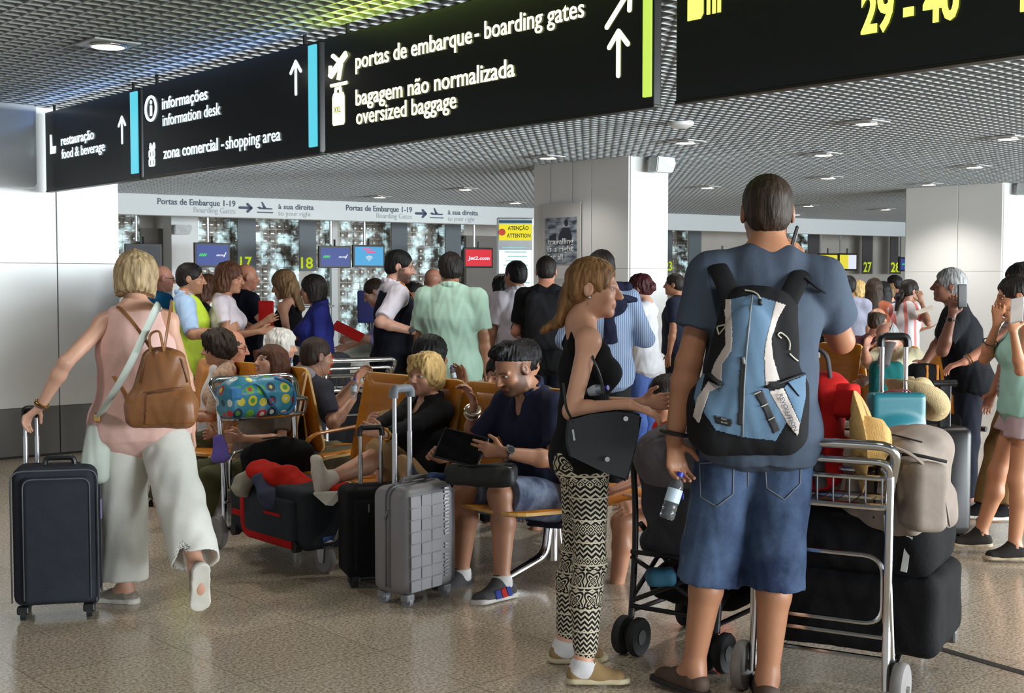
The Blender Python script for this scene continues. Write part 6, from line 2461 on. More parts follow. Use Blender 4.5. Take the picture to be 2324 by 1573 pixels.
# ================================================================ suitcases
BLK = fabric('black_nylon', (20, 20, 22), bump=.4, bscale=90)
CHAR = fabric('charcoal_nylon', (46, 49, 56), bump=.4, bscale=90)
RED = fabric('red_nylon', (176, 28, 26), bump=.3)


def handle(t, x, y, z0, z1, w, mat=ALU, grip=BLACKP, gh=.03, r=.009):
    bm = NB()
    for s in (-1, 1):
        add_cyl(bm, (x + s * w / 2, y, z0), (x + s * w / 2, y, z0 + (z1 - z0) * .55), r * 1.25, seg=10)
        add_cyl(bm, (x + s * w / 2, y, z0), (x + s * w / 2, y, z1), r, seg=10)
    obj('handle_tubes', bm, mat, t, True)
    bm = NB()
    add_tube(bm, fillet([(x - w / 2 - .006, y, z1 - .03), (x - w / 2 - .004, y, z1 + .012), (x + w / 2 + .004, y, z1 + .012), (x + w / 2 + .006, y, z1 - .03)], .03, 4), gh * .6, 10, False, .8)
    obj('handle_grip', bm, grip, t, True)


def wheels(t, pts, r=.025, mat=RUBBER, wd=.022, ax=(1, 0, 0), fork=BLACKP, hgt=.06):
    for p in pts:
        p = Vector(p)
        bm = NB()
        a = Vector(ax) * wd / 2
        add_cyl(bm, p - a + Vector((0, 0, r)), p + a + Vector((0, 0, r)), r, seg=20)
        w = obj('wheel', bm, mat, t, True)
        bm = NB()
        add_box(bm, p + Vector((0, 0, hgt * .72)), (.03 + wd, .045, hgt * .6), bev=.008)
        obj('fork', bm, fork, w)


# tall dark grey soft suitcase pulled by the blonde woman
o_ = P(120, 640, 5.72)
t = thing('suitcase', 'dark grey soft upright suitcase pulled by the blonde woman in pink', 'suitcase', (o_.x, o_.y, 0), math.radians(13))
bm = NB()
add_box(bm, (0, 0, .37), (.36, .22, .62), bev=.045, seg=4)
obj('body', bm, CHAR, t, True, 60)
bm = NB()
add_box(bm, (.015, -.125, .36), (.29, .05, .56), bev=.03, seg=3)
obj('front_pocket', bm, CHAR, t, True, 60)
bm = NB()
for y_ in (-.098, .06):
    add_tube(bm, fillet([(-.183, y_, .08), (-.183, y_, .665), (.183, y_, .665), (.183, y_, .08)], .05, 4), .004, 6)
add_tube(bm, fillet([(-.125, -.151, .10), (-.125, -.151, .635), (.155, -.151, .635), (.155, -.151, .10)], .04, 4), .003, 6)
obj('piping', bm, M('grey_piping', C(84, 86, 92), .6), t)
bm = NB()
add_tube(bm, fillet([(-.05, .0, .675), (-.045, 0, .71), (.075, 0, .71), (.08, 0, .675)], .02, 3), .012, 8)
obj('carry_handle', bm, BLACKP, t, True)
handle(t, -.115, .085, .66, .915, .05)
bm = NB()
add_prism(bm, [(-.02, 0), (.02, 0), (.015, -.09), (-.015, -.09)], (.19, -.02, .52), (0, 1, 0), (0, 0, 1), (1, 0, 0), .004)
obj('tag', bm, M('lilac_tag', C(150, 140, 190), .5), t)
wheels(t, [(-.14, -.08, 0), (.14, -.08, 0), (-.14, .08, 0), (.14, .08, 0)])

# silver hard case
GRS = M('silver_abs', C(128, 126, 130), .48, .12, .03, 4)
o_ = P(938, 640, 5.98)
t = thing('suitcase', 'silver grey hard-shell suitcase with a raised chequer pattern', 'suitcase', (o_.x, o_.y, 0), math.radians(52))
bm = NB()
add_box(bm, (0, 0, .305), (.36, .23, .50), bev=.055, seg=5)
obj('shell', bm, GRS, t, True, 60)
bm = NB()
for i in range(3):
    for j in range(8):
        if (i + j) % 2 == 0:
            add_box(bm, (-.115 + i * .072, -.1155, .10 + j * .056), (.069, .006, .053), bev=.002)
        else:
            add_box(bm, (-.115 + i * .072, -.1140, .10 + j * .056), (.069, .005, .053), bev=.002)
for x_ in (.137, .146, .155):
    add_tube(bm, [(x_, -.112, .09), (x_, -.112, .52)], .0025, 6)
obj('chequer_panel', bm, GRS, t)
bm = NB()
random.seed(3)
for j in range(26):
    if j in (14, 15, 18):
        continue
    add_box(bm, (.093 + .006 * random.random(), -.119, .53 - j * .0165), (.03, .004, .009), rot=Matrix.Rotation(.5 * (random.random() - .5), 3, 'Y'))
obj('embossed_letters', bm, M('silver_emboss', C(182, 182, 186), .25, .6), t)
bm = NB()
add_tube(bm, fillet([(-.182, -.01, .09), (-.182, -.01, .557), (.182, -.01, .557), (.182, -.01, .09)], .055, 6), .006, 8)
add_tube(bm, fillet([(-.182, .012, .09), (-.182, .012, .557), (.182, .012, .557), (.182, .012, .09)], .055, 6), .004, 8)
add_box(bm, (-.19, .0, .43), (.008, .01, .05), rot=Matrix.Rotation(.5, 3, 'X'))
obj('zip', bm, M('zip_grey', C(110, 110, 114), .5), t)
bm = NB()
add_tube(bm, fillet([(-.09, .0, .555), (-.085, 0, .582), (.085, 0, .582), (.09, 0, .555)], .03, 4), .013, 8, False, .7)
obj('carry_handle', bm, M('handle_grey', C(104, 104, 106), .5), t, True)
handle(t, .0, .075, .55, .985, .105, ALU, M('grip_grey', C(120, 126, 134), .4), .04, .0105)
wheels(t, [(-.13, -.075, 0), (.13, -.075, 0), (-.13, .075, 0), (.13, .075, 0)], .026, M('wheel_grey', C(128, 134, 140), .5), .024, (1, 0, 0), M('fork_grey', C(122, 124, 128), .45))

# black trolley case beside it
o_ = P(841, 640, 6.32)
t = thing('suitcase', 'black trolley suitcase with short handle standing left of the silver case', 'suitcase', (o_.x, o_.y, 0), math.radians(20))
bm = NB()
add_box(bm, (0, 0, .27), (.30, .24, .44), bev=.03, seg=3)
obj('body', bm, BLK, t, True, 60)
bm = NB()
add_box(bm, (-.0, -.125, .26), (.24, .03, .36), bev=.015)
obj('front_pocket', bm, BLK, t, True, 60)
bm = NB()
add_box(bm, (-.05, -.143, .40), (.008, .006, .04))
obj('zip_pull', bm, SILVER, t)
handle(t, 0.01, .06, .48, .76, .105, STEEL)
wheels(t, [(-.11, -.07, 0), (.11, -.07, 0)], .045, RUBBER, .03)
bm = NB()
add_box(bm, (0, .07, .03), (.2, .03, .06), bev=.005)
obj('foot', bm, BLACKP, t)

# black case whose tall handle the check-shirt person reaches for
o_ = P(2128, 640, 7.28)
t = thing('suitcase', 'black suitcase with broad black handle under the outstretched arm at the right', 'suitcase', (o_.x, o_.y, 0), math.radians(12))
bm = NB()
add_box(bm, (0, 0, .37), (.36, .24, .62), bev=.05, seg=4)
obj('body', bm, M('black_shell', C(34, 32, 33), .4), t, True, 60)
bm = NB()
add_box(bm, (.02, -.06, .79), (.075, .025, .26), bev=.008)
obj('handle_column', bm, BLACKP, t)
bm = NB()
add_tube(bm, [(-.06, -.06, .925), (.09, -.06, .925)], .02, 10)
obj('handle_grip', bm, BLACKP, t, True)
wheels(t, [(-.13, -.08, 0), (.13, -.08, 0), (-.13, .08, 0), (.13, .08, 0)])

# ================================================================ luggage trolleys


def trolley(label, loc, rz, w=.57, L=.98):
    """airport luggage trolley; local +y is the way it rolls"""
    t = thing('luggage_trolley', label, 'luggage trolley', loc, rz, 'chromed airport luggage trolleys')
    h = w / 2
    TB = .0135
    for s in (-1, 1):
        bm = NB()
        add_tube(bm, fillet([(s * (h - .045), -.02, .08), (s * (h - .05), .0, .32), (s * (h - .035), -.045, .84), (s * (h - .06), -.03, .86)], .06, 4), TB * 1.15, 10)
        add_tube(bm, [(s * (h - .03), .015, .10), (s * (h - .05), -.03, .70)], TB * .8, 8)
        obj('upright', bm, CHROME, t, True)
    bm = NB()
    add_tube(bm, fillet([(-h + .03, -.02, .82), (-h + .0, -.10, .945), (h - .0, -.10, .945), (h - .03, -.02, .82)], .07, 6), TB * 1.3, 10)
    add_tube(bm, fillet([(-h + .04, -.03, .80), (-h + .03, -.07, .885), (h - .03, -.07, .885), (h - .04, -.03, .80)], .05, 6), TB, 10)
    obj('push_bar', bm, CHROME, t, True)
    bm = NB()
    add_tube(bm, fillet([(-h + .04, -.05, .825), (h - .04, -.05, .825), (h - .05, .14, .825), (-h + .05, .14, .825)], .05, 5, True), TB * .75, 8, True)
    add_tube(bm, fillet([(-h + .04, -.05, .725), (h - .04, -.05, .725), (h - .06, .11, .735), (-h + .06, .11, .735)], .05, 5, True), TB * .95, 8, True)
    for i in range(9):
        x = -h + .06 + (w - .12) * i / 8
        add_tube(bm, fillet([(x, -.052, .825), (x, -.052, .73), (x, .108, .735), (x, .14, .825)], .02, 3), .0032, 6)
    for s in (-1, 1):
        for y in (.0, .05, .10):
            add_tube(bm, [(s * (h - .045), y, .825), (s * (h - .055), y * .85, .73)], .0032, 6)
    obj('basket', bm, CHROME, t, True)
    bm = NB()
    add_tube(bm, fillet([(-h + .07, .02, .54), (h - .07, .02, .54), (h - .07, .02, .30), (-h + .07, .02, .30)], .07, 6, True), .009, 8, True)
    add_tube(bm, [(-h + .05, .02, .255), (h - .05, .02, .255)], .009, 8)
    obj('back_guard', bm, CHROME, t, True)
    bm = NB()
    fx = .14
    for s in (-1, 1):
        add_tube(bm, fillet([(s * (h - .04), -.02, .10), (s * (h - .05), .12, .115), (s * fx, L - .06, .16), (s * fx, L, .26)], .06, 4), TB, 10)
    for y in (.18, .38, .58, .78):
        x = (h - .05) + (fx - h + .05) * (y - .12) / (L - .18)
        add_tube(bm, [(-x, y, .125 + .03 * y), (x, y, .125 + .03 * y)], .009, 8)
    add_tube(bm, fillet([(-fx, L, .26), (fx, L, .26)], .03), TB, 10)
    obj('platform', bm, CHROME, t, True)
    WG = M('grey_tyre', C(128, 124, 122), .6)
    for s in (-1, 1):
        bm = NB()
        c = Vector((s * (h - .0), -.0, .09))
        add_lathe(bm, [(.055, -.022), (.085, -.020), (.09, -.012), (.09, .012), (.085, .020), (.055, .022)], c, Matrix.Rotation(math.pi / 2, 3, 'Y'), 32)
        w_ = obj('rear_wheel', bm, WG, t, True, 50)
        bm = NB()
        add_lathe(bm, [(.01, -.020), (.05, -.014), (.056, -.018), (.056, .018), (.05, .014), (.01, .020)], c, Matrix.Rotation(math.pi / 2, 3, 'Y'), 24)
        add_cyl(bm, c - Vector((.03, 0, 0)), c + Vector((.03, 0, 0)), .012)
        obj('hub', bm, STEEL, w_, True, 40)
    c = Vector((0.17, L - .10, .075))
    bm = NB()
    add_lathe(bm, [(.05, -.02), (.07, -.018), (.075, -.01), (.075, .01), (.07, .018), (.05, .02)], c, Matrix.Rotation(math.pi / 2, 3, 'Y'), 28)
    w_ = obj('front_wheel', bm, WG, t, True, 50)
    bm = NB()
    add_lathe(bm, [(.01, -.017), (.05, -.012), (.05, .012), (.01, .017)], c, Matrix.Rotation(math.pi / 2, 3, 'Y'), 24)
    obj('hub', bm, M('hub_dark', C(60, 62, 66), .5), w_, True, 40)
    bm = NB()
    for s in (-1, 1):
        add_prism(bm, [(-.02, -.02), (.02, -.02), (.035, .09), (-.05, .09)], c + Vector((s * .024, 0, 0)), (0, 1, 0), (0, 0, 1), (s, 0, 0), .005)
    add_box(bm, c + Vector((0, -.005, .094)), (.07, .09, .012))
    obj('caster_fork', bm, STEEL, w_)
    bm = NB()
    add_box(bm, c + Vector((0, -.01, .11)), (.09, .12, .02), bev=.004)
    obj('caster_plate', bm, M('blue_plastic', C(60, 90, 150), .4), t)
    return t


RB = Vector((1.10, 4.51, 0))
TRB = -math.radians(29.5)
trB = trolley('loaded luggage trolley behind the man with the backpack, straw hat in its basket', RB, TRB)
RA = Vector((-1.66, 7.15, 0)) + BX * .285
TRA = math.atan2(-AX.y, -AX.x) - math.pi / 2
trA = trolley('luggage trolley with spotted bag in its basket, suitcase with red trim on it', RA, TRA, .57, 1.02)


def onto(base, rz, name, label, cat, x, y, z, turn=0.0, group=None):
    """a thing standing at trolley-local (x, y, z)"""
    m = Matrix.Translation(base) @ rotz(rz)
    t = thing(name, label, cat, m @ Vector((x, y, z)), rz + turn, group)
    return t


def soft(name, t, build, mat, res=.008, noise=(.005, 16, (1, 1, 1)), smooth=1):
    F = SDF()
    build(F)
    return link(name, F.mesh(name, res, noise, smooth), mat, t)


# -- load of the right trolley
t = onto(RB, TRB, 'suitcase', 'large black suitcase lying lowest on the right trolley', 'suitcase', .03, .40, .15)
soft('body', t, lambda F: F.box((0, 0, .15), (.345, .25, .15), None, .05), BLK)
bm = NB()
for z in (.06, .24):
    add_tube(bm, fillet([(-.335, -.24, z), (.335, -.24, z), (.335, .24, z), (-.335, .24, z)], .05, 5, True), .005, 6, True)
obj('piping', bm, M('black_piping', C(34, 34, 36), .5), t)
bm = NB()
add_box(bm, (.30, .20, -.01), (.07, .06, .05), bev=.01)
obj('corner_foot', bm, M('grey_foot', C(90, 88, 84), .5), t)
t = onto(RB, TRB, 'duffel_bag', 'big soft black travel bag in the middle of the right trolley, under the grey holdall', 'bag', .02, .36, .435)
soft('body', t, lambda F: (F.box((0, 0, .125), (.335, .225, .125), None, .07), F.ell((.26, .0, .13), (.10, .20, .11), None, .05)), BLK, .008, (.008, 14, (1, 1, 1)))
bm = NB()
add_box(bm, (.25, -.225, .10), (.022, .006, .13), rot=Matrix.Rotation(.15, 3, 'Y'))
obj('paper_tag', bm, M('paper_tag', C(196, 200, 196), .6), t)
TAUPE = fabric('taupe_canvas', (140, 128, 118), bump=.3)
TAUPE2 = fabric('taupe_dark_trim', (40, 38, 38))
t = onto(RB, TRB, 'holdall', 'grey-beige holdall with end pocket on top of the right trolley', 'bag', .11, .31, .605, -.30)


def hold(F):
    F.box((0, 0, .165), (.255, .165, .165), None, .085, .03)
    F.box((0, 0, .08), (.26, .16, .08), None, .04, .03)
    F.ell((.13, .02, .31), (.13, .10, .06), None, .05)
    F.cap((-.2, -.1, .02), (.2, .12, .30), .02, k=.08)


soft('body', t, hold, TAUPE, .007, (.013, 15, (1, 1, .7)))
soft('end_pocket', t, lambda F: F.box((.245, -.12, .15), (.10, .07, .12), rzz(-30), .035, .03), TAUPE, .007, (.006, 18, (1, 1, 1)))
bm = NB()
add_tube(bm, fillet([(-.24, -.07, .33), (-.05, -.10, .355), (.12, -.11, .352), (.24, -.09, .33)], .08, 5), .007, 8, False, .5)
add_tube(bm, fillet([(.10, -.165, .05), (.115, -.178, .26), (.23, -.178, .30), (.335, -.09, .27)], .05, 4), .006, 8)
obj('zip', bm, TAUPE2, t)
bm = NB()
add_tube(bm, fillet([(.09, -.20, .27), (.16, -.215, .33), (.27, -.20, .30), (.34, -.13, .20), (.35, -.09, .05)], .08, 6), .018, 8, False, .25)
obj('shoulder_strap', bm, TAUPE, t)
bm = NB()
add_tube(bm, [(.15, -.23, .33), (.21, -.215, .30)], .006, 8)
add_ball(bm, (.22, -.218, .295), .013, 10)
obj('clip', bm, SILVER, t)
t = onto(RB, TRB, 'backpack', 'red backpack with grey padded straps standing in the right trolley\'s basket', 'backpack', -.10, .12, .745, -.15)


def redp(F):
    F.box((0, .04, .20), (.125, .09, .21), None, .07, .03)
    F.ell((.05, .04, .36), (.10, .09, .07), None, .05)
    F.ell((.02, -.04, .15), (.09, .06, .13), None, .05)


soft('body', t, redp, RED, .007, (.006, 18, (1, 1, 1)))
GPAD = fabric('grey_pad', (72, 70, 74))
bm = NB()
add_tube(bm, fillet([(-.06, -.05, .40), (.03, -.075, .36), (.085, -.09, .22), (.10, -.07, .02)], .09, 6), .032, 10, False, .35)
obj('shoulder_strap', bm, GPAD, t)
bm = NB()
add_tube(bm, fillet([(-.02, .0, .41), (.02, -.01, .52), (.09, -.01, .50), (.10, .0, .40)], .05, 6), .015, 8, False, .5)
obj('haul_loop', bm, GPAD, t)
soft('flap', t, lambda F: F.box((.13, .03, .33), (.06, .05, .06), None, .02, .02), RED)
bm = NB()
add_tube(bm, fillet([(-.10, -.06, .05), (-.12, -.14, -.05), (-.13, -.16, -.14)], .05), .02, 8, False, .4)
add_tube(bm, fillet([(.02, -.12, .08), (.0, -.16, -.02), (-.03, -.165, -.27)], .05, 4), .016, 8, False, .2)
obj('hanging_strap', bm, GPAD, t)
# straw hats
STRAW = M('straw', C(192, 152, 88), .75, 0, .10, 60, .8, 260)
STRAW2 = M('pale_straw', C(196, 172, 128), .75, 0, .10, 60, .8, 260)


def hat(t, mat, band):
    bm = NB()
    add_lathe(bm, [(.150, .014), (.152, .010), (.10, -.004), (.078, .0), (.074, .05), (.066, .095), (.045, .112), (.0, .104), (.0, .100), (.042, .107), (.062, .092), (.070, .05), (.074, .004), (.10, .0), (.150, .012)], seg=40, scale=(.88, 1.08))
    for v in bm.verts:
        if v.co.z > .085:
            v.co.z -= .028 * math.exp(-(v.co.x / .022) ** 2)
            v.co.x *= .92
        if v.co.z < .02 and math.hypot(v.co.x, v.co.y) > .1:
            v.co.z += .05 * (v.co.x / .15) ** 2
    obj('straw_body', bm, mat, t, True, 180)
    bm = NB()
    add_lathe(bm, [(.0795, .004), (.0785, .03), (.0765, .03), (.0775, .004)], seg=40, scale=(.88, 1.08))
    obj('hat_band', bm, band, t, True)


hp = P(1940, 1003, 4.52)
t = thing('straw_hat', 'yellow straw hat with brown band, crown outward in the right trolley\'s basket', 'hat', hp)
hat(t, STRAW, M('brown_band', C(92, 50, 42), .7))
t.scale = (1.12, 1.12, 1.12)
t.rotation_euler = Vector((.93, -.36, .10)).to_track_quat('Z', 'Y').to_euler()
hp = P(2074, 914, 5.32)
t = thing('straw_hat', 'pale straw hat leaning behind the teal bag', 'hat', hp)
hat(t, STRAW2, M('pale_band', C(176, 160, 126), .7))
t.rotation_euler = Vector((.45, .35, .8)).to_track_quat('Z', 'Y').to_euler()
# bags at the far end of the right trolley
t = onto(RB, TRB, 'suitcase', 'black cabin case with a tall chrome handle at the front of the right trolley', 'suitcase', .06, .86, .22, .42)
bm = NB()
add_box(bm, (0, 0, .30), (.34, .2, .58), bev=.04, seg=3)
obj('body', bm, BLK, t, True, 60)
handle(t, -.01, .0, .58, 1.045, .095, CHROME, BLACKP, .034, .010)
t = onto(RB, TRB, 'suitcase', 'red and grey wheeled case with thin dark handle rods beyond the red backpack', 'suitcase', -.26, .72, .24, .3)
soft('body', t, lambda F: F.box((0, 0, .30), (.17, .11, .31), None, .06), RED, .008, (.004, 16, (1, 1, 1)))
soft('grey_panel', t, lambda F: F.box((.01, -.05, .56), (.08, .08, .075), None, .03), GPAD)
handle(t, .0, -.03, .60, .98, .055, M('dark_rods', C(96, 92, 86), .3, .8), BLACKP, .02, .006)
TEAL = M('teal_leather', C(26, 110, 122), .32, 0, .05, 5)
tb = P(2033, 968, 5.02)
t = thing('handbag', 'shiny teal handbag resting on the luggage behind the grey holdall', 'bag', (tb.x, tb.y, tb.z - .02), .1)
soft('body', t, lambda F: (F.box((0, 0, .07), (.112, .04, .085), None, .02), F.ell((0, 0, .02), (.11, .055, .05), None, .03)), TEAL, .006, None)
bm = NB()
add_tube(bm, fillet([(-.06, 0, .15), (-.03, -.01, .165), (.04, -.01, .165), (.06, 0, .15)], .02), .006, 8, False, .6)
obj('handle', bm, M('dark_red_strap', C(110, 28, 32), .5), t)

# -- load of the left trolley
t = onto(RA, TRA, 'suitcase', 'black suitcase with red trim lying on the left trolley', 'suitcase', .095, .56, .125, 0)
# local x points to the near side, local y is the rolling direction
soft('body', t, lambda F: F.box((.025, 0, .155), (.19, .40, .155), None, .045), M('slate_nylon', C(38, 42, 48), .8, 0, .1, 12, .3, 90, spec=.3), .008, (.003, 14, (1, 1, 1)))
soft('front_pocket', t, lambda F: F.box((.215, .06, .14), (.028, .25, .115), None, .025), M('slate_nylon2', C(42, 47, 54), .8, 0, .1, 12, .3, 90, spec=.3), .007, None)
bm = NB()
add_tube(bm, fillet([(.240, -.20, .25), (.240, -.19, .03), (.240, .30, .03)], .07, 6), .022, 8, False, .3, (1, 0, 0))
add_box(bm, (.218, -.29, .12), (.012, .10, .03))
add_box(bm, (.245, .12, .17), (.008, .16, .016))
obj('red_trim', bm, RED, t)
bm = NB()
for y in (-.31, .31):
    add_cyl(bm, (.20, y, .02), (.235, y, .02), .03, seg=18)
obj('skate_wheel', bm, RUBBER, t)
t = onto(RA, TRA, 'bag', 'black soft bag upright against the left trolley\'s frame', 'bag', -.05, .10, .15)
soft('body', t, lambda F: (F.box((0, 0, .21), (.22, .09, .21), None, .07), F.ell((0, .02, .36), (.17, .08, .10), None, .06)), BLK, .008, (.008, 14, (1, 1, 1)))
bm = NB()
add_tube(bm, fillet([(-.23, -.05, .06), (-.235, -.03, .30), (-.1, -.02, .46), (.1, 0, .46)], .08), .012, 8, False, .4)
obj('strap', bm, BLACKP, t)


def dots_mat():
    m, nt, b = nmat('spotted_oilcloth')
    N, L = nt.nodes, nt.links
    tc = N.new('ShaderNodeTexCoord')
    vo = N.new('ShaderNodeTexVoronoi')
    vo.inputs['Scale'].default_value = 14
    vo.inputs['Randomness'].default_value = .35
    L.new(tc.outputs['Object'], vo.inputs['Vector'])
    rp = N.new('ShaderNodeValToRGB')
    rp.color_ramp.interpolation = 'CONSTANT'
    e = rp.color_ramp.elements
    e[0].position, e[0].color = 0, (0, 0, 0, 1)
    e[1].position, e[1].color = .42, (1, 1, 1, 1)
    r2 = N.new('ShaderNodeValToRGB')
    r2.color_ramp.interpolation = 'CONSTANT'
    e = r2.color_ramp.elements
    e[0].position, e[0].color = 0, C(226, 214, 60)
    e[1].position, e[1].color = .25, C(196, 44, 52)
    for p_, c_ in ((.45, C(222, 226, 220)), (.65, C(110, 180, 60)), (.82, C(40, 60, 90))):
        k = e.new(p_)
        k.color = c_
    r3 = N.new('ShaderNodeValToRGB')
    r3.color_ramp.interpolation = 'CONSTANT'
    e = r3.color_ramp.elements
    e[0].position, e[0].color = 0, C(222, 220, 90)
    e[1].position, e[1].color = .3, C(226, 228, 222)
    for p_, c_ in ((.55, C(200, 60, 50)), (.75, C(90, 160, 70))):
        k = e.new(p_)
        k.color = c_
    sp_ = N.new('ShaderNodeSeparateColor')
    L.new(vo.outputs['Color'], sp_.inputs[0])
    L.new(sp_.outputs[0], r2.inputs[0])
    L.new(sp_.outputs[1], r3.inputs[0])
    core = N.new('ShaderNodeMath')
    core.operation = 'LESS_THAN'
    core.inputs[1].default_value = .22
    L.new(vo.outputs['Distance'], core.inputs[0])
    m1 = N.new('ShaderNodeMix')
    m1.data_type = 'RGBA'
    L.new(core.outputs[0], m1.inputs[0])
    L.new(r2.outputs[0], m1.inputs[6])
    L.new(r3.outputs[0], m1.inputs[7])
    dot = N.new('ShaderNodeMath')
    dot.operation = 'LESS_THAN'
    dot.inputs[1].default_value = .42
    L.new(vo.outputs['Distance'], dot.inputs[0])
    m2 = N.new('ShaderNodeMix')
    m2.data_type = 'RGBA'
    L.new(dot.outputs[0], m2.inputs[0])
    m2.inputs[6].default_value = C(56, 142, 168)
    L.new(m1.outputs[2], m2.inputs[7])
    L.new(m2.outputs[2], b.inputs['Base Color'])
    b.inputs['Roughness'].default_value = .4
    return m


SKY = M('sky_blue_webbing', C(64, 140, 200), .6)
t = onto(RA, TRA, 'tote_bag', 'turquoise bag with coloured spots and blue handles in the left trolley\'s basket', 'bag', .07, .06, .745)


def tote(F):
    F.box((0, 0, .08), (.215, .095, .085), None, .04, .03)
    F.box((-.02, 0, .16), (.16, .07, .06), None, .05, .06)
    F.ell((.12, 0, .15), (.09, .08, .06), None, .05)


soft('body', t, tote, dots_mat(), .006, (.006, 16, (1, 1, 1)))
bm = NB()
for y in (-.105, .085):
    add_tube(bm, fillet([(.15, y, .16), (.05, y * 1.15, .20), (-.02, y * 1.35, .10), (-.10, y * 1.5, -.01), (-.20, y * 1.35, .05), (-.19, y, .18), (-.08, y * .9, .21)], .08, 6), .011, 8, False, .45)
obj('handles', bm, SKY, t, True)
bm = NB()
add_box(bm, (.165, -.0, .13), (.09, .205, .09), bev=.03)
obj('blue_side', bm, SKY, t)
pb_ = P(497, 1018, 7.0)
t = thing('pouch', 'violet cloth pouch hanging on the left trolley\'s frame', 'bag', pb_)
soft('body', t, lambda F: (F.cap((0, 0, .06), (.01, 0, -.05), (.03, .02), (.055, .03), (1, 0, 0), .02)), fabric('violet_cloth', (116, 104, 190)), .006, (.005, 26, (1, 1, 1)))
# clothes heaped on the suitcase


def heap(label, name, mat, pts, z0, rad, cat='clothing', res=.007, nz=(.010, 22, (1, 1, 1))):
    c = sum((Vector(p) for p in pts), Vector()) / len(pts)
    t = thing(name, label, cat, c)

    def f(F):
        for a, b in zip(pts, pts[1:]):
            F.cap(np.array(Vector(a) - c), np.array(Vector(b) - c), rad[0], rad[1], (BX.x, BX.y, 0), .04)
    soft('cloth', t, f, mat, res, nz)
    return t


heap('red jacket heaped on the black suitcase on the left trolley', 'jacket', fabric('red_jacket', (190, 34, 22), bump=.5), [P(590, 1065, 6.85), P(640, 1080, 6.78), P(690, 1118, 6.72)], 0, ((.10, .05), (.12, .035)))
heap('pale grey cloth at the left end of the heap of clothes', 'jacket', fabric('pale_grey_cloth', (168, 164, 150)), [P(578, 1075, 6.82), P(552, 1098, 6.78), P(545, 1115, 6.76)], 0, ((.05, .03), (.055, .025)))
heap('blue-grey jacket folded under the red jacket', 'jacket', fabric('slate_jacket', (66, 70, 92)), [P(592, 1085, 6.72), P(612, 1125, 6.64), P(625, 1150, 6.6)], 0, ((.06, .03), (.06, .02)))
heap('red cloth lying right of the sock foot on the suitcase', 'scarf', fabric('red_jacket', (190, 34, 22), bump=.5), [P(742, 1112, 6.55), P(775, 1108, 6.5), P(798, 1112, 6.48)], 0, ((.06, .022), (.05, .015)))
t = thing('paper_bag', 'crumpled pale paper hanging over the edge of the suitcase with red trim', 'paper', P(742, 1135, 6.36))
bm = NB()
pts = [(-.07, .0, .03), (.05, .0, .035), (.06, .005, -.0), (.03, .0, -.03), (-.005, -.01, -.025)]
f_ = [bm.verts.new(p) for p in pts]
bm.faces.new(f_)
r_ = bmesh.ops.extrude_face_region(bm, geom=bm.faces[:])
bmesh.ops.translate(bm, verts=[g for g in r_['geom'] if isinstance(g, bmesh.types.BMVert)], vec=(.0, .03, .006))
obj('sheet', bm, M('paper', C(200, 196, 186), .7), t)
# ================================================================ things carried and worn
from mathutils.bvhtree import BVHTree


def proj(v):
    """pixel coordinates of world points (n, 3)"""
    x, y, z = v[:, 0], v[:, 1], v[:, 2] - CAMZ
    d = y * cosP - z * sinP
    h = y * sinP + z * cosP
    return IMW / 2 + FPX * x / d, IMH / 2 - FPX * h / d


def mesh_np(o):
    me = o.data
    n = len(me.vertices)
    v = np.empty(n * 3, np.float32)
    me.vertices.foreach_get('co', v)
    q = np.empty(len(me.loops), np.int32)
    me.loops.foreach_get('vertex_index', q)
    nn = np.empty(n * 3, np.float32)
    me.vertices.foreach_get('normal', nn)
    return v.reshape(-1, 3), q.reshape(-1, 4), nn.reshape(-1, 3)


def inside(px, py, poly):
    r = np.zeros(len(px), bool)
    n = len(poly)
    for i in range(n):
        x1, y1 = poly[i]
        x2, y2 = poly[(i + 1) % n]
        c = (y1 > py) != (y2 > py)
        with np.errstate(all='ignore'):
            xi = (x2 - x1) * (py - y1) / (y2 - y1 + 1e-9) + x1
        r ^= c & (px < xi)
    return r


def panel_on(o, base, poly, name, mat, off=.003, parent=None):
    """a cloth panel sewn on the camera-side surface of o inside an outline"""
    v, q, nn = mesh_np(o)
    w = v + np.array(base, np.float32)
    cx, cy = proj(w[q].mean(1))
    m = inside(cx, cy, poly) & (nn[q].mean(1)[:, 1] < .1)
    q = q[m]
    ids, inv = np.unique(q, return_inverse=True)
    me = mk_mesh(name, v[ids] + nn[ids] * off, inv.reshape(-1, 4))
    ob = link(name, me, mat, parent)
    md = ob.modifiers.new('thickness', 'SOLIDIFY')
    md.thickness = off * 1.4
    md.offset = -1
    return ob


class OnSurf:
    def __init__(s, o, base):
        v, q, nn = mesh_np(o)
        s.b = Vector(base)
        s.t = BVHTree.FromPolygons([Vector(x) for x in v.tolist()], q.tolist())

    def __call__(s, u, v_, off=.004):
        d = ray(u, v_).normalized()
        h = s.t.ray_cast(Vector((0, 0, CAMZ)) - s.b, d)
        if h[0] is None:
            h = s.t.find_nearest(P(u, v_, s.b.y) - s.b)
        return h[0] - d * off


# ---- light blue and black backpack
c0 = P(1697, 850, 4.30)
t = thing('backpack', 'light blue, white and black backpack worn by the man in slate T-shirt', 'backpack', c0)
L_ = lambda u, v, Y: np.array(P(u, v, Y) - c0)


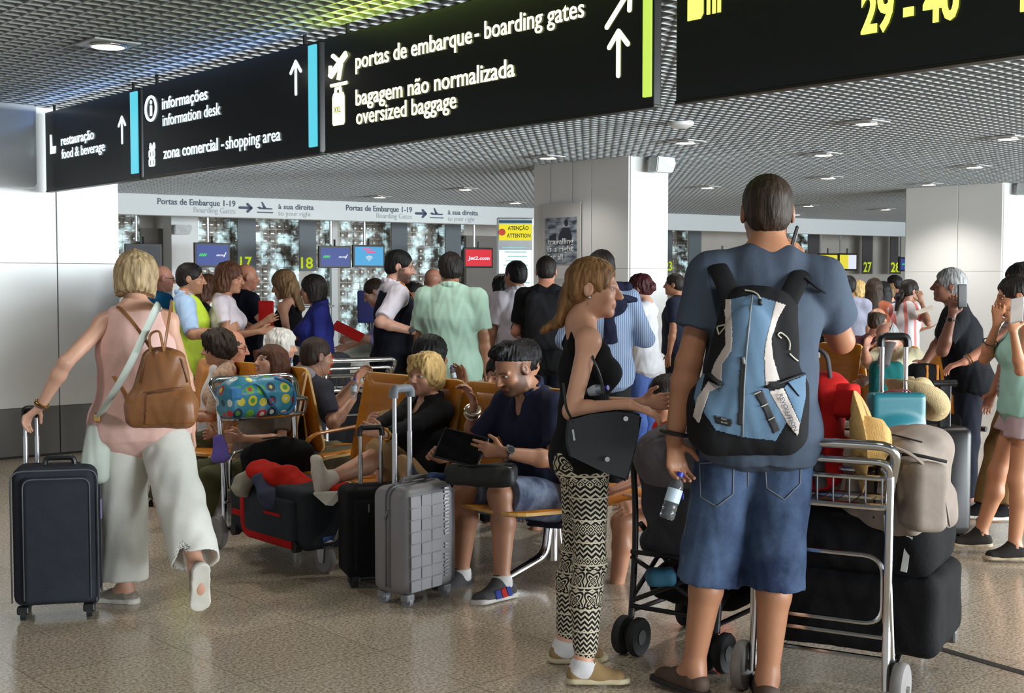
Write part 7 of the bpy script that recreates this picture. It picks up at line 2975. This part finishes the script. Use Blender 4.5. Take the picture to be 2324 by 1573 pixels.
def bp(F):
    F.cap(L_(1724, 695, 4.36), L_(1698, 930, 4.31), (.130, .070), (.178, .098), (1, 0, 0), .03)
    F.box(L_(1697, 962, 4.31), (.19, .095, .105), None, .07, .06)
    F.cap(L_(1605, 905, 4.34), L_(1598, 975, 4.34), .05, .045, k=.05)
    F.cap(L_(1800, 880, 4.34), L_(1795, 975, 4.34), .05, .05, k=.05)
    F.ell(L_(1698, 830, 4.255), (.085, .05, .20), None, .06)


bpm = soft('body', t, bp, fabric('backpack_black', (24, 24, 26), bump=.3), .0034, (.004, 22, (1, 1, .7)))
zz = lambda pts: [(1560 + x / 3.747, 640 + y / 3.747) for x, y in pts]
BLUE = fabric('backpack_blue', (92, 118, 142), vscale=5)
WHT_ = fabric('backpack_white', (184, 174, 168), vscale=5)
panel_on(bpm, c0, zz([(372, 148), (560, 112), (750, 170), (690, 420), (650, 560), (650, 820), (660, 890), (700, 930), (760, 1020), (850, 1180), (750, 1350), (480, 1320), (240, 1260), (140, 1110), (190, 940), (290, 840), (300, 700), (378, 580), (384, 420)]), 'blue_panel', BLUE, .003, t)
panel_on(bpm, c0, zz([(860, 850), (1000, 790), (1000, 980), (955, 1200), (820, 900)]), 'blue_side_panel', BLUE, .003, t)
panel_on(bpm, c0, zz([(60, 980), (100, 800), (150, 780), (110, 960), (80, 1100)]), 'blue_side_panel', BLUE, .003, t)
for pl_ in ([(300, 155), (374, 148), (386, 420), (380, 580), (302, 700), (294, 840), (275, 850), (205, 790), (240, 690), (330, 540), (330, 300)], [(185, 845), (285, 890), (190, 940), (100, 1200), (55, 1140), (90, 990)],
            [(748, 170), (830, 195), (770, 300), (705, 480), (720, 640), (775, 830), (660, 885), (648, 640), (660, 520), (688, 400)], [(690, 930), (810, 905), (950, 1200), (930, 1310), (840, 1190)]):
    panel_on(bpm, c0, zz(pl_), 'white_panel', WHT_, .0045, t)
S_ = OnSurf(bpm, c0)
ZT = lambda pts, off=.006: [S_(1560 + x / 3.747, 640 + y / 3.747, off) for x, y in pts]
bm = NB()
add_tube(bm, ZT([(553, 115), (540, 220), (522, 400), (505, 560), (495, 700), (482, 900), (475, 1100), (470, 1310)]), .003, 6)
add_tube(bm, ZT([(474, 640), (482, 700)], .009), .006, 6)
obj('zip', bm, M('zip_grey2', C(120, 124, 126), .5), t)
for nm, pl_ in (('pocket_zip', [(455, 640), (497, 640), (484, 1000), (466, 1215), (430, 1210), (438, 900)]), ('webbing', [(570, 950), (632, 915), (690, 1050), (785, 1250), (730, 1285), (640, 1080)]), ('brand_patch', [(230, 1135), (380, 1170), (375, 1230), (240, 1195)])):
    panel_on(bpm, c0, zz(pl_), nm, M('black_webbing', C(18, 18, 20), .6), .0065, t)
a_, b_ = ZT([(285, 1168), (372, 1186)], .012)
d_ = (b_ - a_).normalized()
text('lettering', 'NORD', a_, d_, (0, 0, 1), (0, -1, 0), .018, .0055, WHT_, t)
a2, b2 = ZT([(285, 1196), (372, 1214)], .012)
text('lettering', 'BLANC', a2, d_, (0, 0, 1), (0, -1, 0), .022, .0055, WHT_, t)
a_, b_ = ZT([(772, 960), (905, 1270)], .012)
d_ = (b_ - a_).normalized()
n_ = Vector((0, -1, 0))
text('lettering', 'REVOLUTION', a_, d_, n_.cross(d_), n_, (b_ - a_).length, .014, M('backpack_print', C(90, 96, 110), .6), t)
bm = NB()
for pts in ([(570, 955), (625, 930)], [(630, 1060), (685, 1035)], [(690, 1175), (738, 1150)]):
    add_tube(bm, ZT(pts, .012), .002, 6)
for pts in ([(205, 425), (250, 380), (328, 362), (320, 385), (215, 425)], [(800, 480), (765, 450), (790, 425), (850, 470), (875, 520), (868, 580)], [(870, 610), (910, 650), (965, 672)], [(490, 70), (560, 80), (605, 110), (620, 150)]):
    add_tube(bm, fillet(ZT(pts, .008), .01, 3), .0028, 6)
obj('cords', bm, M('pale_cord', C(186, 180, 162), .6), t, True)
bm = NB()
add_tube(bm, ZT([(190, 780), (240, 830), (300, 875)], .009), .014, 8, False, .35)
add_tube(bm, ZT([(660, 895), (760, 865), (880, 820), (985, 780)], .009), .012, 8, False, .35)
add_tube(bm, ZT([(860, 860), (910, 920), (950, 970)], .009), .006, 8, False, .35)
add_box(bm, ZT([(740, 870)], .014)[0], (.03, .012, .018))
add_tube(bm, ZT([(615, 150), (622, 195)], .012), .007, 8)
obj('compression_straps', bm, M('black_webbing', C(18, 18, 20), .6), t)
SHB = fabric('black_padding', (22, 22, 24))
for pts in ([(1664, 700, 4.33), (1652, 655, 4.36), (1632, 612, 4.41), (1618, 592, 4.50), (1612, 596, 4.60), (1606, 640, 4.69), (1600, 720, 4.72)], [(1778, 705, 4.33), (1798, 660, 4.36), (1822, 618, 4.42), (1838, 604, 4.50), (1846, 616, 4.60), (1850, 660, 4.68)]):
    bm = NB()
    add_tube(bm, fillet([P(*q) - c0 for q in pts], .05, 4), .036, 10, False, .3, (0, -1, .3))
    obj('shoulder_strap', bm, SHB, t, True)
bm = NB()
add_tube(bm, [P(1826, 632, 4.40) - c0, P(1850, 650, 4.39) - c0, P(1872, 664, 4.40) - c0], .012, 8, False, .35)
obj('strap_tail', bm, SHB, t)

# ---- brown leather backpack
c0 = P(366, 880, 5.60)
t = thing('backpack', 'small brown leather backpack worn by the blonde woman in pink', 'backpack', c0)
BRN = M('brown_leather', C(140, 92, 54), .42, 0, .14, 7, .25, 60)
L_ = lambda u, v, Y: np.array(P(u, v, Y) - c0)
bb = soft('body', t, lambda F: (F.cap(L_(372, 812, 5.63), L_(366, 922, 5.61), (.100, .05), (.145, .062), (1, 0, 0), .03), F.box(L_(365, 934, 5.60), (.155, .058, .072), None, .045, .05)), BRN, .0045, (.005, 24, (1, 1, .7)))
panel_on(bb, c0, [(334, 892), (414, 882), (436, 900), (440, 958), (330, 962)], 'pocket', BRN, .008, t)
S_ = OnSurf(bb, c0)
bm = NB()
add_tube(bm, [S_(u, v, .010) for u, v in ((334, 893), (360, 889), (390, 884), (416, 882))], .006, 8)
add_tube(bm, [S_(u, v, .003) for u, v in ((318, 870), (326, 825), (348, 796), (384, 792), (412, 818), (426, 868))], .004, 8)
obj('seams', bm, M('brown_leather_dark', C(110, 68, 40), .45), t)
bm = NB()
add_tube(bm, fillet([P(342, 800, 5.58) - c0, P(338, 758, 5.60) - c0, P(362, 748, 5.60) - c0, P(372, 798, 5.58) - c0], .05, 5), .012, 8, False, .4)
obj('grab_handle', bm, BRN, t, True)
for pts in ([(352, 806, 5.60), (330, 770, 5.62), (300, 730, 5.66), (278, 704, 5.73), (270, 695, 5.84), (268, 720, 5.95)], [(372, 800, 5.60), (378, 760, 5.61), (384, 720, 5.66), (388, 692, 5.74), (390, 684, 5.85), (390, 715, 5.97)], [(300, 930, 5.64), (285, 895, 5.68), (258, 855, 5.74)], [(432, 925, 5.64), (440, 890, 5.70)]):
    bm = NB()
    add_tube(bm, fillet([P(*q) - c0 for q in pts], .04, 3), .014, 8, False, .35)
    obj('strap', bm, BRN, t, True)
# ---- white shoulder bag of the same woman
c0 = P(216, 1030, 5.78)
t = thing('shoulder_bag', 'white mint cloth bag hanging at the blonde woman\'s left hip on a white strap', 'bag', c0)
L_ = lambda u, v, Y: np.array(P(u, v, Y) - c0)
WM = fabric('mint_white_cloth', (196, 206, 196), vscale=6)
soft('body', t, lambda F: (F.cap(L_(222, 975, 5.78), L_(214, 1078, 5.78), (.055, .03), (.068, .05), (1, 0, 0), .02)), WM, .006, (.007, 22, (1.4, 1, .25)))
bm = NB()
add_tube(bm, fillet([P(*q) - c0 for q in [(222, 950, 5.76), (250, 905, 5.66), (290, 838, 5.58), (325, 765, 5.60), (352, 705, 5.66), (362, 690, 5.78), (362, 705, 5.95)]], .05, 3), .020, 8, False, .3)
obj('strap', bm, WM, t, True)
bm = NB()
add_box(bm, L_(222, 948, 5.75), (.03, .02, .04), bev=.004)
obj('buckle', bm, GOLD, t)

# ---- black leather shoulder bag of the ponytail woman
c0 = P(1370, 1005, 4.58)
t = thing('shoulder_bag', 'black leather bag tucked under the ponytail woman\'s forearm', 'bag', c0)
LEA = M('black_leather', C(17, 20, 25), .42, 0, .1, 8, .1, 90)
ol = [(1287, 950), (1340, 938), (1400, 930), (1440, 934), (1457, 942), (1449, 990), (1424, 1094), (1370, 1072), (1292, 1040), (1282, 1000)]
bm = NB()
A = [bm.verts.new(P(u, v, 4.535 + .03 * abs(u - 1370) / 90) - c0) for u, v in ol]
B = [bm.verts.new(P(u, v, 4.60) - c0) for u, v in ol]
bm.faces.new(A)
bm.faces.new(B[::-1])
for i in range(len(A)):
    j = (i + 1) % len(A)
    bm.faces.new((A[j], A[i], B[i], B[j]))
bmesh.ops.bevel(bm, geom=bm.edges[:], offset=.008, segments=2, affect='EDGES')
obj('body', bm, LEA, t, True, 50)
bm = NB()
for u, v in ((1420, 950), (1378, 1042)):
    p = P(u, v, 4.53) - c0
    add_cyl(bm, p + Vector((0, .012, 0)), p + Vector((0, -.006, 0)), .009, seg=14)
add_tube(bm, [P(1300, 975, 4.54) - c0, P(1304, 1000, 4.535) - c0], .004, 6)
obj('rivets', bm, SILVER, t, True)
bm = NB()
add_tube(bm, fillet([P(*q) - c0 for q in [(1302, 958, 4.56), (1285, 930, 4.60), (1278, 870, 4.66)]], .03), .006, 8, False, .5)
add_tube(bm, fillet([P(*q) - c0 for q in [(1331, 768, 4.72), (1348, 820, 4.68), (1362, 850, 4.70), (1372, 900, 4.68), (1378, 935, 4.60)]], .05), .006, 8, False, .5)
obj('strap', bm, LEA, t, True)

# ---- bottles
CLR = M('clear_plastic', C(226, 234, 240), .06, 0, .0, 1, trans=.92)
CAPB = M('blue_cap', C(40, 52, 170), .4)
LBL = M('water_label', C(188, 208, 222), .4)


def bottle(label, base, tip, held=None, mark=False, h=.2):
    """small water bottle; base and tip are world points of its two ends"""
    base, tip = Vector(base), Vector(tip)
    d = tip - base
    h = d.length
    t = thing('water_bottle', label, 'bottle', base)
    t.rotation_euler = d.to_track_quat('Z', 'Y').to_euler()
    k = h / .2
    bm = NB()
    prof = [(.002, .004), (.026, .0), (.031, .008), (.031, .03), (.0285, .036), (.031, .042), (.031, .054), (.0285, .06), (.031, .066), (.031, .130), (.027, .150), (.014, .175), (.0125, .185)]
    add_lathe(bm, [(r * k, z * k) for r, z in prof], seg=24)
    obj('bottle_body', bm, CLR, t, True, 60)
    bm = NB()
    add_lathe(bm, [(.0315 * k, .072 * k), (.0318 * k, .128 * k)], seg=24)
    obj('label', bm, LBL, t, True)
    bm = NB()
    add_cyl(bm, (0, 0, .182 * k), (0, 0, .2 * k), .015 * k, seg=18)
    obj('cap', bm, CAPB, t, True)
    if mark:
        m = t.matrix_world
        text('lettering', 'Vit', (-.022 * k, -.0325 * k, .122 * k), (1, 0, 0), (0, 0, -1), (0, -1, 0), .040 * k, .026 * k, M('label_red_blue', C(60, 50, 150), .5), t, .01)
    return t


bottle('clear water bottle hanging in the left hand of the man in denim shorts', P(1512, 1178, 4.45), P(1545, 1072, 4.48), mark=True)
bottle('water bottle with blue cap lying in the crook of the ponytail woman\'s arm', P(1318, 892, 4.78), P(1380, 880, 4.70))
bottle('water bottle in the hands of the man with earphones', P(800, 905, 8.12), P(806, 858, 8.12))
bottle('water bottle held up behind the elderly blonde\'s head', P(1034, 872, 7.41), P(1024, 832, 7.41))
bottle('water bottle standing between the white-haired head and the royal blue shirt', P(660, 846, 9.0), P(660, 812, 9.0))

# ---- telephones and papers


def slab(name, label, cat, c, xd, yd, w, h, th, mat, face=None, group=None, bev=.006):
    xd, yd = Vector(xd).normalized(), Vector(yd).normalized()
    yd = (yd - xd * yd.dot(xd)).normalized()
    nd = xd.cross(yd)
    t = thing(name, label, cat, c, 0, group)
    R = Matrix((xd, yd, nd)).transposed()
    bm = NB()
    add_box(bm, (0, 0, 0), (w, h, th), R, bev, 2)
    obj('case', bm, mat, t)
    if face:
        bm = NB()
        add_box(bm, nd * (th / 2 + .0005), (w * .9, h * .92, .001), R)
        obj('screen', bm, face, t)
    return t


SCR = M('dark_glass', C(14, 14, 18), .08)
slab('mobile_phone', 'dark phone at the right ear of the man in slate T-shirt', 'phone', P(1798, 556, 4.53), (.25, 1, -.1), (.30, .05, 1), .068, .135, .011, M('phone_edge', C(60, 60, 66), .3, .5), SCR)
slab('mobile_phone', 'black phone at the grey-haired man\'s ear', 'phone', P(2184, 672, 8.17), (-1, -.2, 0), (.28, .1, 1), .065, .15, .01, BLACKP, SCR)
slab('mobile_phone', 'white phone in the hand of the woman in mint vest', 'phone', P(2308, 704, 6.60), (.6, -.6, .2), (.5, .25, 1), .07, .15, .01, M('white_phone', C(206, 204, 202), .35))
slab('tablet_computer', 'black tablet in the hands of the bearded man on the bench', 'tablet', P(1046, 1016, 6.02), (.80, -.30, -.16), (.35, .55, .9), .235, .165, .012, M('tablet_black', C(14, 14, 16), .5), SCR)
slab('folder', 'red folder held by the man in lilac shirt', 'folder', P(790, 752, 10.55), (1, 0, -.5), (-.2, .8, .5), .26, .16, .01, RED)
slab('folder', 'red folder held upright beside the long-haired blonde woman', 'folder', P(604, 714, 10.2), (1, -.4, 0), (0, 0, 1), .14, .22, .012, RED)
slab('paper', 'white sheet in the hand of the woman in striped top', 'paper', P(2098, 704, 11.85), (1, -.3, .4), (0, 1, .3), .16, .10, .002, M('paper', C(200, 196, 186), .7), bev=0)
slab('identity_card', 'white badge on the royal blue woman\'s lanyard', 'badge', wp(pRy, (-.03, .20, 1.10)), (1, -.2, -.3), (.3, 0, 1), .10, .065, .003, M('paper', C(200, 196, 186), .7), bev=0)

# ---- lap pouch
c0 = P(1092, 1076, 5.98)
t = thing('pouch', 'black zipped pouch on the lap of the bearded man with the tablet', 'bag', c0, -.12)
soft('body', t, lambda F: (F.box((0, 0, 0), (.165, .08, .045), None, .025), F.ell((.05, -.04, -.01), (.11, .055, .04), None, .03)), M('black_pouch', C(20, 20, 20), .6, 0, .1, 8, .3, 90), .006, (.005, 20, (1, 1, 1)))
bm = NB()
add_tube(bm, fillet([(-.10, -.06, .045), (.03, -.068, .05), (.15, -.05, .04)], .05), .005, 8)
obj('zip', bm, M('zip_black', C(40, 40, 42), .3, .5), t)

# ---- other backpacks
kb = pBk
c0 = wp(kb, (0, -.20, 1.22))
t = thing('backpack', 'black backpack on the back of the man in black T-shirt near the middle pillar', 'backpack', c0)
soft('body', t, lambda F: (F.box((0, 0, 0), (.16, .08, .23), None, .07), F.ell((0, -.06, -.06), (.13, .06, .13), None, .05)), fabric('backpack_black2', (30, 30, 34), bump=.4), .008, (.006, 18, (1, 1, 1)))
bm = NB()
for s_ in (-1, 1):
    add_tube(bm, fillet([(s_ * .09, .05, .18), (s_ * .10, .10, .24), (s_ * .11, .19, .25), (s_ * .13, .25, .12)], .05), .028, 8, False, .35, (0, -1, .3))
obj('shoulder_straps', bm, SHB, t, True)
kb = pWp
bm = NB()
add_tube(bm, [wp(kb, q) - wp(kb, (0, 0, 1)) for q in ((.05, -.03, 1.535), (.02, -.125, 1.43), (-.04, -.148, 1.30), (-.1, -.145, 1.15))], .026, 8, False, .3)
o = obj('shoulder_strap', bm, SHB, None, True)
tag(o, 'black strap across the back of the white polo shirt', 'strap')
o.location = wp(kb, (0, 0, 1))
c0 = P(2012, 862, 10.1)
t = thing('backpack', 'teal backpack on the lap of the man in cream shirt', 'backpack', c0)
soft('body', t, lambda F: F.box((0, 0, 0), (.13, .09, .15), None, .06), fabric('teal_nylon', (24, 96, 96)), .009, (.006, 16, (1, 1, 1)))
bm = NB()
add_tube(bm, fillet([P(2004, 830, 10.0) - c0, P(2012, 795, 10.15) - c0, P(2020, 778, 10.3) - c0], .06), .05, 8, False, .25)
obj('shoulder_strap', bm, fabric('grey_strap', (110, 104, 104)), t, True)
c0 = P(2100, 872, 7.95)
t = thing('suitcase', 'dark suitcase the grey-haired man leans on', 'suitcase', (c0.x, c0.y, 0), .2)
bm = NB()
add_box(bm, (0, 0, .36), (.40, .24, .64), bev=.04, seg=3)
obj('body', bm, BLK, t, True, 60)
wheels(t, [(-.14, -.08, 0), (.14, -.08, 0), (-.14, .08, 0), (.14, .08, 0)])
t = thing('backpack', 'black backpack with orange piping standing on the dark suitcase', 'backpack', (c0.x - .02, c0.y - .02, .685), .2)
soft('body', t, lambda F: F.box((0, 0, .15), (.10, .08, .16), None, .06), BLK, .008, (.006, 16, (1, 1, 1)))
bm = NB()
for x in (-.05, .02):
    add_tube(bm, fillet([(x, -.085, .02), (x + .02, -.10, .16), (x + .04, -.06, .30)], .06), .009, 8)
obj('orange_piping', bm, M('orange_cord', C(214, 130, 40), .6), t, True)

# ---- pushchair
fw_, bw_ = G(1432, 1486), G(1626, 1524)
wd = (bw_ - fw_)
wd.z = 0
Wd = wd.length
wx = wd.normalized()
fx_ = Vector((-wx.y, wx.x, 0))
if fx_.y < 0:
    fx_ = -fx_
c0 = (fw_ + bw_) / 2
c0.z = 0
t = thing('pushchair', 'grey and black folding pushchair between the ponytail woman and the man in shorts', 'pushchair', c0)
Q = lambda x, y, z: wx * (x * Wd) + fx_ * y + Vector((0, 0, z))
FRM = M('pushchair_frame', C(26, 26, 28), .4)
bm = NB()
for s_ in (-.5, .5):
    add_tube(bm, fillet([Q(s_, .0, .15), Q(s_ * 1.02, .05, .55), Q(s_ * 1.06, .0, .95)], .2, 5), .013, 10)
    add_tube(bm, [Q(s_ * .95, .50, .14), Q(s_ * 1.02, .08, .52)], .012, 10)
    add_tube(bm, [Q(s_, .0, .18), Q(s_ * .95, .50, .17)], .010, 8)
    add_tube(bm, [Q(s_, .02, .24), Q(s_ * .98, .30, .42)], .010, 8)
add_tube(bm, [Q(-.5, .0, .22), Q(.5, .0, .40)], .010, 8)
add_tube(bm, [Q(.5, .0, .22), Q(-.5, .0, .40)], .010, 8)
add_tube(bm, [Q(-.5, .0, .42), Q(.5, .0, .42)], .010, 8)
add_tube(bm, [Q(-.5, .0, .20), Q(.5, .0, .20)], .010, 8)
obj('frame', bm, FRM, t, True)
for s_, y_ in ((-.5, 0), (.5, 0), (-.48, .52), (.48, .52)):
    for e in (-.034, .034):
        c = Q(s_, y_, .078) + wx * e
        bm = NB()
        Rw = Vector((wx.x, wx.y, 0)).to_track_quat('Z', 'Y').to_matrix()
        add_lathe(bm, [(.01, -.014), (.05, -.016), (.072, -.017), (.078, -.009), (.078, .009), (.072, .017), (.05, .016), (.01, .014)], c, Rw, 32)
        w_ = obj('wheel', bm, RUBBER, t, True, 40)
        bm = NB()
        add_lathe(bm, [(.004, -.018), (.028, -.018), (.03, .018), (.004, .018)], c, Rw, 20)
        obj('hub', bm, BLACKP, w_, True, 40)
GRYF = fabric('grey_quilt', (118, 114, 122), bump=.6, bscale=34)
GRYD = fabric('dark_grey_fabric', (72, 72, 78))
nq = lambda x, y, z: np.array(Q(x, y, z))
soft('seat_shell', t, lambda F: (F.cap(nq(0, .10, .45), nq(0, .02, .74), (.17, .05), (.175, .05), (wx.x, wx.y, 0), .03), F.cap(nq(0, .10, .44), nq(0, .36, .42), (.17, .04), (.16, .035), (wx.x, wx.y, 0), .05), F.cap(nq(-.42, .10, .46), nq(-.40, .30, .62), .035, k=.05), F.cap(nq(.42, .10, .46), nq(.40, .30, .62), .035, k=.05)), GRYD, .008, (.010, 16, (1, 1, 1)))


def hood(F):
    F.ell(nq(0, .10, .80), (.21, .20, .15), None, .03)
    F.ell(nq(0, .20, .76), (.17, .20, .13), None, .02, True)
    F.cut(nq(0, .1, .70), (0, 0, -1))


soft('quilted_hood', t, hood, GRYF, .007, (.004, 70, (1, 1, 1)))
bm = NB()
for a0 in (0.05, .32):
    add_tube(bm, [Q(-.48, .10, .74) * (1 - k / 12) + Q(.48, .10, .74) * (k / 12) + Vector((0, 0, (.165 - a0 * .15) * math.sin(math.pi * k / 12))) + fx_ * (-.08 - .12 * a0) * math.sin(math.pi * k / 12) for k in range(13)], .010, 8)
obj('hood_piping', bm, M('hood_piping', C(38, 36, 40), .5), t, True)
soft('shopping_basket', t, lambda F: (F.cap(nq(-.3, .25, .27), nq(.35, .25, .27), (.20, .085), (.20, .085), (fx_.x, fx_.y, 0), .03)), BLK, .008, (.010, 14, (1, 1, 1)))
tc_ = thing('bag', 'blue bag showing in the pushchair basket', 'bag', Q(-.12, -.02, .34) + c0)
soft('body', tc_, lambda F: F.box((0, 0, 0), (.06, .05, .035), None, .025), M('blue_bag', C(50, 110, 140), .6), .008, (.006, 20, (1, 1, 1)))

# ---- navy jumper over the pinstriped shirt
ks = pPs
T_ = ks.T
F = SDF()
r = ks.r
for a, b, ra, rb in (((-.15, -.03, 1.49), (.16, -.03, 1.49), (.05, .045), (.05, .045)), ((-.02, -.09, 1.47), (.10, -.145, 1.34), (.075, .03), (.07, .028)), ((.02, -.155, 1.34), (.035, -.165, 1.12), (.032, .02), (.05, .018)), ((.10, -.12, 1.42), (.19, -.06, 1.40), (.05, .03), (.05, .03))):
    F.cap(T_(a), T_(b), (ra[0] * r, ra[1] * r), (rb[0] * r, rb[1] * r), T_.dir((1, 0, 0)), .02)
link('jumper', F.mesh('jumper', .006, (.006, 26, (1, 1, .6)), 1), fabric('navy_knit', (30, 32, 52), bump=.6), ks.root)
# orange lanyard, staff badge strap, earphone wire
for kk, pts, mat, w_, nm in ((pSf, [(-.05, -.03, 1.53), (-.06, .05, 1.50), (-.045, .135, 1.38), (-.01, .150, 1.20)], M('orange_lanyard', C(232, 130, 40), .6), .014, 'lanyard'),
                             (pSf, [(.05, -.03, 1.53), (.062, .05, 1.50), (.045, .138, 1.38), (.01, .152, 1.20)], M('orange_lanyard', C(232, 130, 40), .6), .014, 'lanyard'),
                             (pRy, [(-.055, -.02, 1.52), (-.06, .06, 1.46), (-.045, .165, 1.32), (.0, .16, 1.15)], BLACKP, .006, 'lanyard'),
                             (pEar, [(.088, .02, 1.60), (.09, .04, 1.54), (.085, .08, 1.46), (.07, .15, 1.32), (.06, .17, 1.2)], sole_w, .0035, 'earphone_wire')):
    o_ = kk.neck - np.array([0, 0, 1.48])
    bm = NB()
    add_tube(bm, fillet([Vector(kk.T(np.array(q) + o_ * (1 if kk is pEar else 0))) for q in pts], .04, 3), w_, 8, False, .3)
    obj(nm, bm, mat, kk.root, True)
# ---- raglan yoke of the earphone man
F = SDF()
kk = pEar
F.cap(kk.T(kk.neck + kk.R2 @ [0, -.06, -.02]), kk.T(kk.chest + kk.R2 @ [0, -.05, .04]), (.13 * kk.r, .095 * kk.r), (.15 * kk.r, .098 * kk.r), kk.T.dir(kk.R2 @ [1, 0, 0]), .02)
link('grey_yoke', F.mesh('grey_yoke', .007, (.004, 24, (1, 1, 1)), 1), fabric('grey_yoke', (130, 126, 134)), kk.root)

# ---- check-in desks, office chair
DSK = M('desk_white', C(206, 206, 202), .4)
for u, lab in ((560, 'pale check-in desk under the number 17'), (700, 'pale check-in desk under the number 18'), (905, 'pale check-in desk behind the man in the waistcoat'), (1030, 'pale check-in desk behind the mint polo man'), (1860, 'pale check-in desk under the number 26'), (1965, 'pale check-in desk under the number 27')):
    p = wpt(u, 0, 1.1)
    t = thing('check_in_desk', lab, 'desk', p, math.atan2(FD.y, FD.x), 'check-in desks along the glass-block wall')
    bm = NB()
    add_box(bm, (0, .1, .5), (.86, .5, 1.0), bev=.02)
    obj('front', bm, DSK, t)
    bm = NB()
    add_box(bm, (0, .05, 1.02), (.9, .62, .04), bev=.01)
    obj('counter_top', bm, M('desk_top', C(120, 120, 122), .3), t)
cp = P(846, 720, 19.5)
t = thing('office_chair', 'dark blue office chair back behind the man in lilac shirt', 'chair', (cp.x, cp.y, 0), .3)
BL_ = fabric('blue_upholstery', (44, 48, 96))
bm = NB()
add_box(bm, (0, .2, 1.12), (.40, .06, .50), bev=.03, seg=3)
obj('backrest', bm, BL_, t, True, 60)
bm = NB()
add_box(bm, (0, -.05, .66), (.46, .46, .08), bev=.03, seg=3)
obj('seat', bm, BL_, t, True, 60)
bm = NB()
add_cyl(bm, (0, 0, .08), (0, 0, .64), .03)
add_tube(bm, [(0, .15, .64), (0, .24, .70), (0, .235, .95)], .02, 8)
for k in range(5):
    a = 2 * math.pi * k / 5
    add_tube(bm, [(0, 0, .09), (.3 * math.cos(a), .3 * math.sin(a), .05)], .02, 8)
    add_ball(bm, (.3 * math.cos(a), .3 * math.sin(a), .025), .025, 10)
obj('base', bm, BLACKP, t, True)

# ---- stitching and pockets on the denim shorts, stripes on the tablet man's shoe
sh_ = [c for c in pB.root.children if c.name.startswith('denim_shorts')][0]
S_ = OnSurf(sh_, pB.world)
PW = Vector(pB.world)
STI = M('seam_thread', C(120, 122, 124), .8)
BRT = M('brown_thread', C(92, 70, 56), .8)
for nm, pts in (('back_pocket_seam', [(1588, 1052), (1590, 1128), (1626, 1150), (1663, 1122), (1666, 1046), (1588, 1052)]), ('back_pocket_seam', [(1736, 1044), (1740, 1108), (1780, 1134), (1816, 1098), (1818, 1038), (1736, 1044)])):
    bm = NB()
    pp = []
    for (u0, v0), (u1, v1) in zip(pts, pts[1:]):
        pp += [S_(u0 + (u1 - u0) * k / 6, v0 + (v1 - v0) * k / 6, .002) for k in range(6)]
    add_tube(bm, pp, .0022, 6, True)
    0 and add_tube(bm, [S_(u_, v_, .002) for u_, v_ in [(pts[1][0] + (pts[3][0] - pts[1][0]) * k / 8, (pts[1][1] + pts[3][1]) / 2 - 16 * math.sin(k * .8) + 4 * k - 16) for k in range(9)]], .0022, 6)
    obj(nm, bm, STI if nm else BRT, pB.root)
for nm, pts in (('centre_seam', [(1697, 1036), (1698, 1070), (1697, 1105)]), ('side_seam', [(1562, 1120), (1555, 1200), (1550, 1280)])):
    bm = NB()
    add_tube(bm, [S_(u_, v_, .002) for u_, v_ in pts], .0026, 6)
    obj(nm, bm, STI, pB.root)
shoe = [c for c in pT.root.children if c.name.startswith('trainer')][0]
for pl_, cc in (([(1136, 1338), (1146, 1334), (1160, 1372), (1148, 1378)], (180, 48, 44)), ([(1122, 1342), (1134, 1338), (1147, 1378), (1134, 1382)], (58, 74, 150)), ([(1148, 1334), (1158, 1332), (1166, 1366), (1161, 1372)], (58, 74, 150))):
    panel_on(shoe, pT.world, pl_, 'side_stripe', fabric('stripe_%d' % cc[0], cc), .003, shoe)

# ---- a loaded trolley standing between the benches and the queue
q_ = P(806, 640, 9.2)
RC, TRC = Vector((q_.x, q_.y, 0)), .5
trolley('luggage trolley with dark bags between the man with earphones and the waistcoat man', RC, TRC)
t = onto(RC, TRC, 'suitcase', 'dark suitcase standing on the trolley behind the benches', 'suitcase', -.02, .30, .16)
soft('body', t, lambda F: F.box((0, 0, .26), (.21, .15, .26), None, .05), BLK, .01, (.005, 14, (1, 1, 1)))
t = onto(RC, TRC, 'backpack', 'grey and black rucksack with a red strap on the trolley behind the benches', 'backpack', -.10, .22, .70)
soft('body', t, lambda F: F.box((0, .06, .13), (.15, .11, .15), None, .06), fabric('dark_grey_nylon', (52, 54, 58), bump=.3), .01, (.008, 14, (1, 1, 1)))
bm = NB()
add_tube(bm, fillet([(-.12, -.05, .02), (-.06, -.065, .12), (-.02, -.05, .26)], .05), .022, 8, False, .3, (0, -1, 0))
obj('red_strap', bm, RED, t, True)
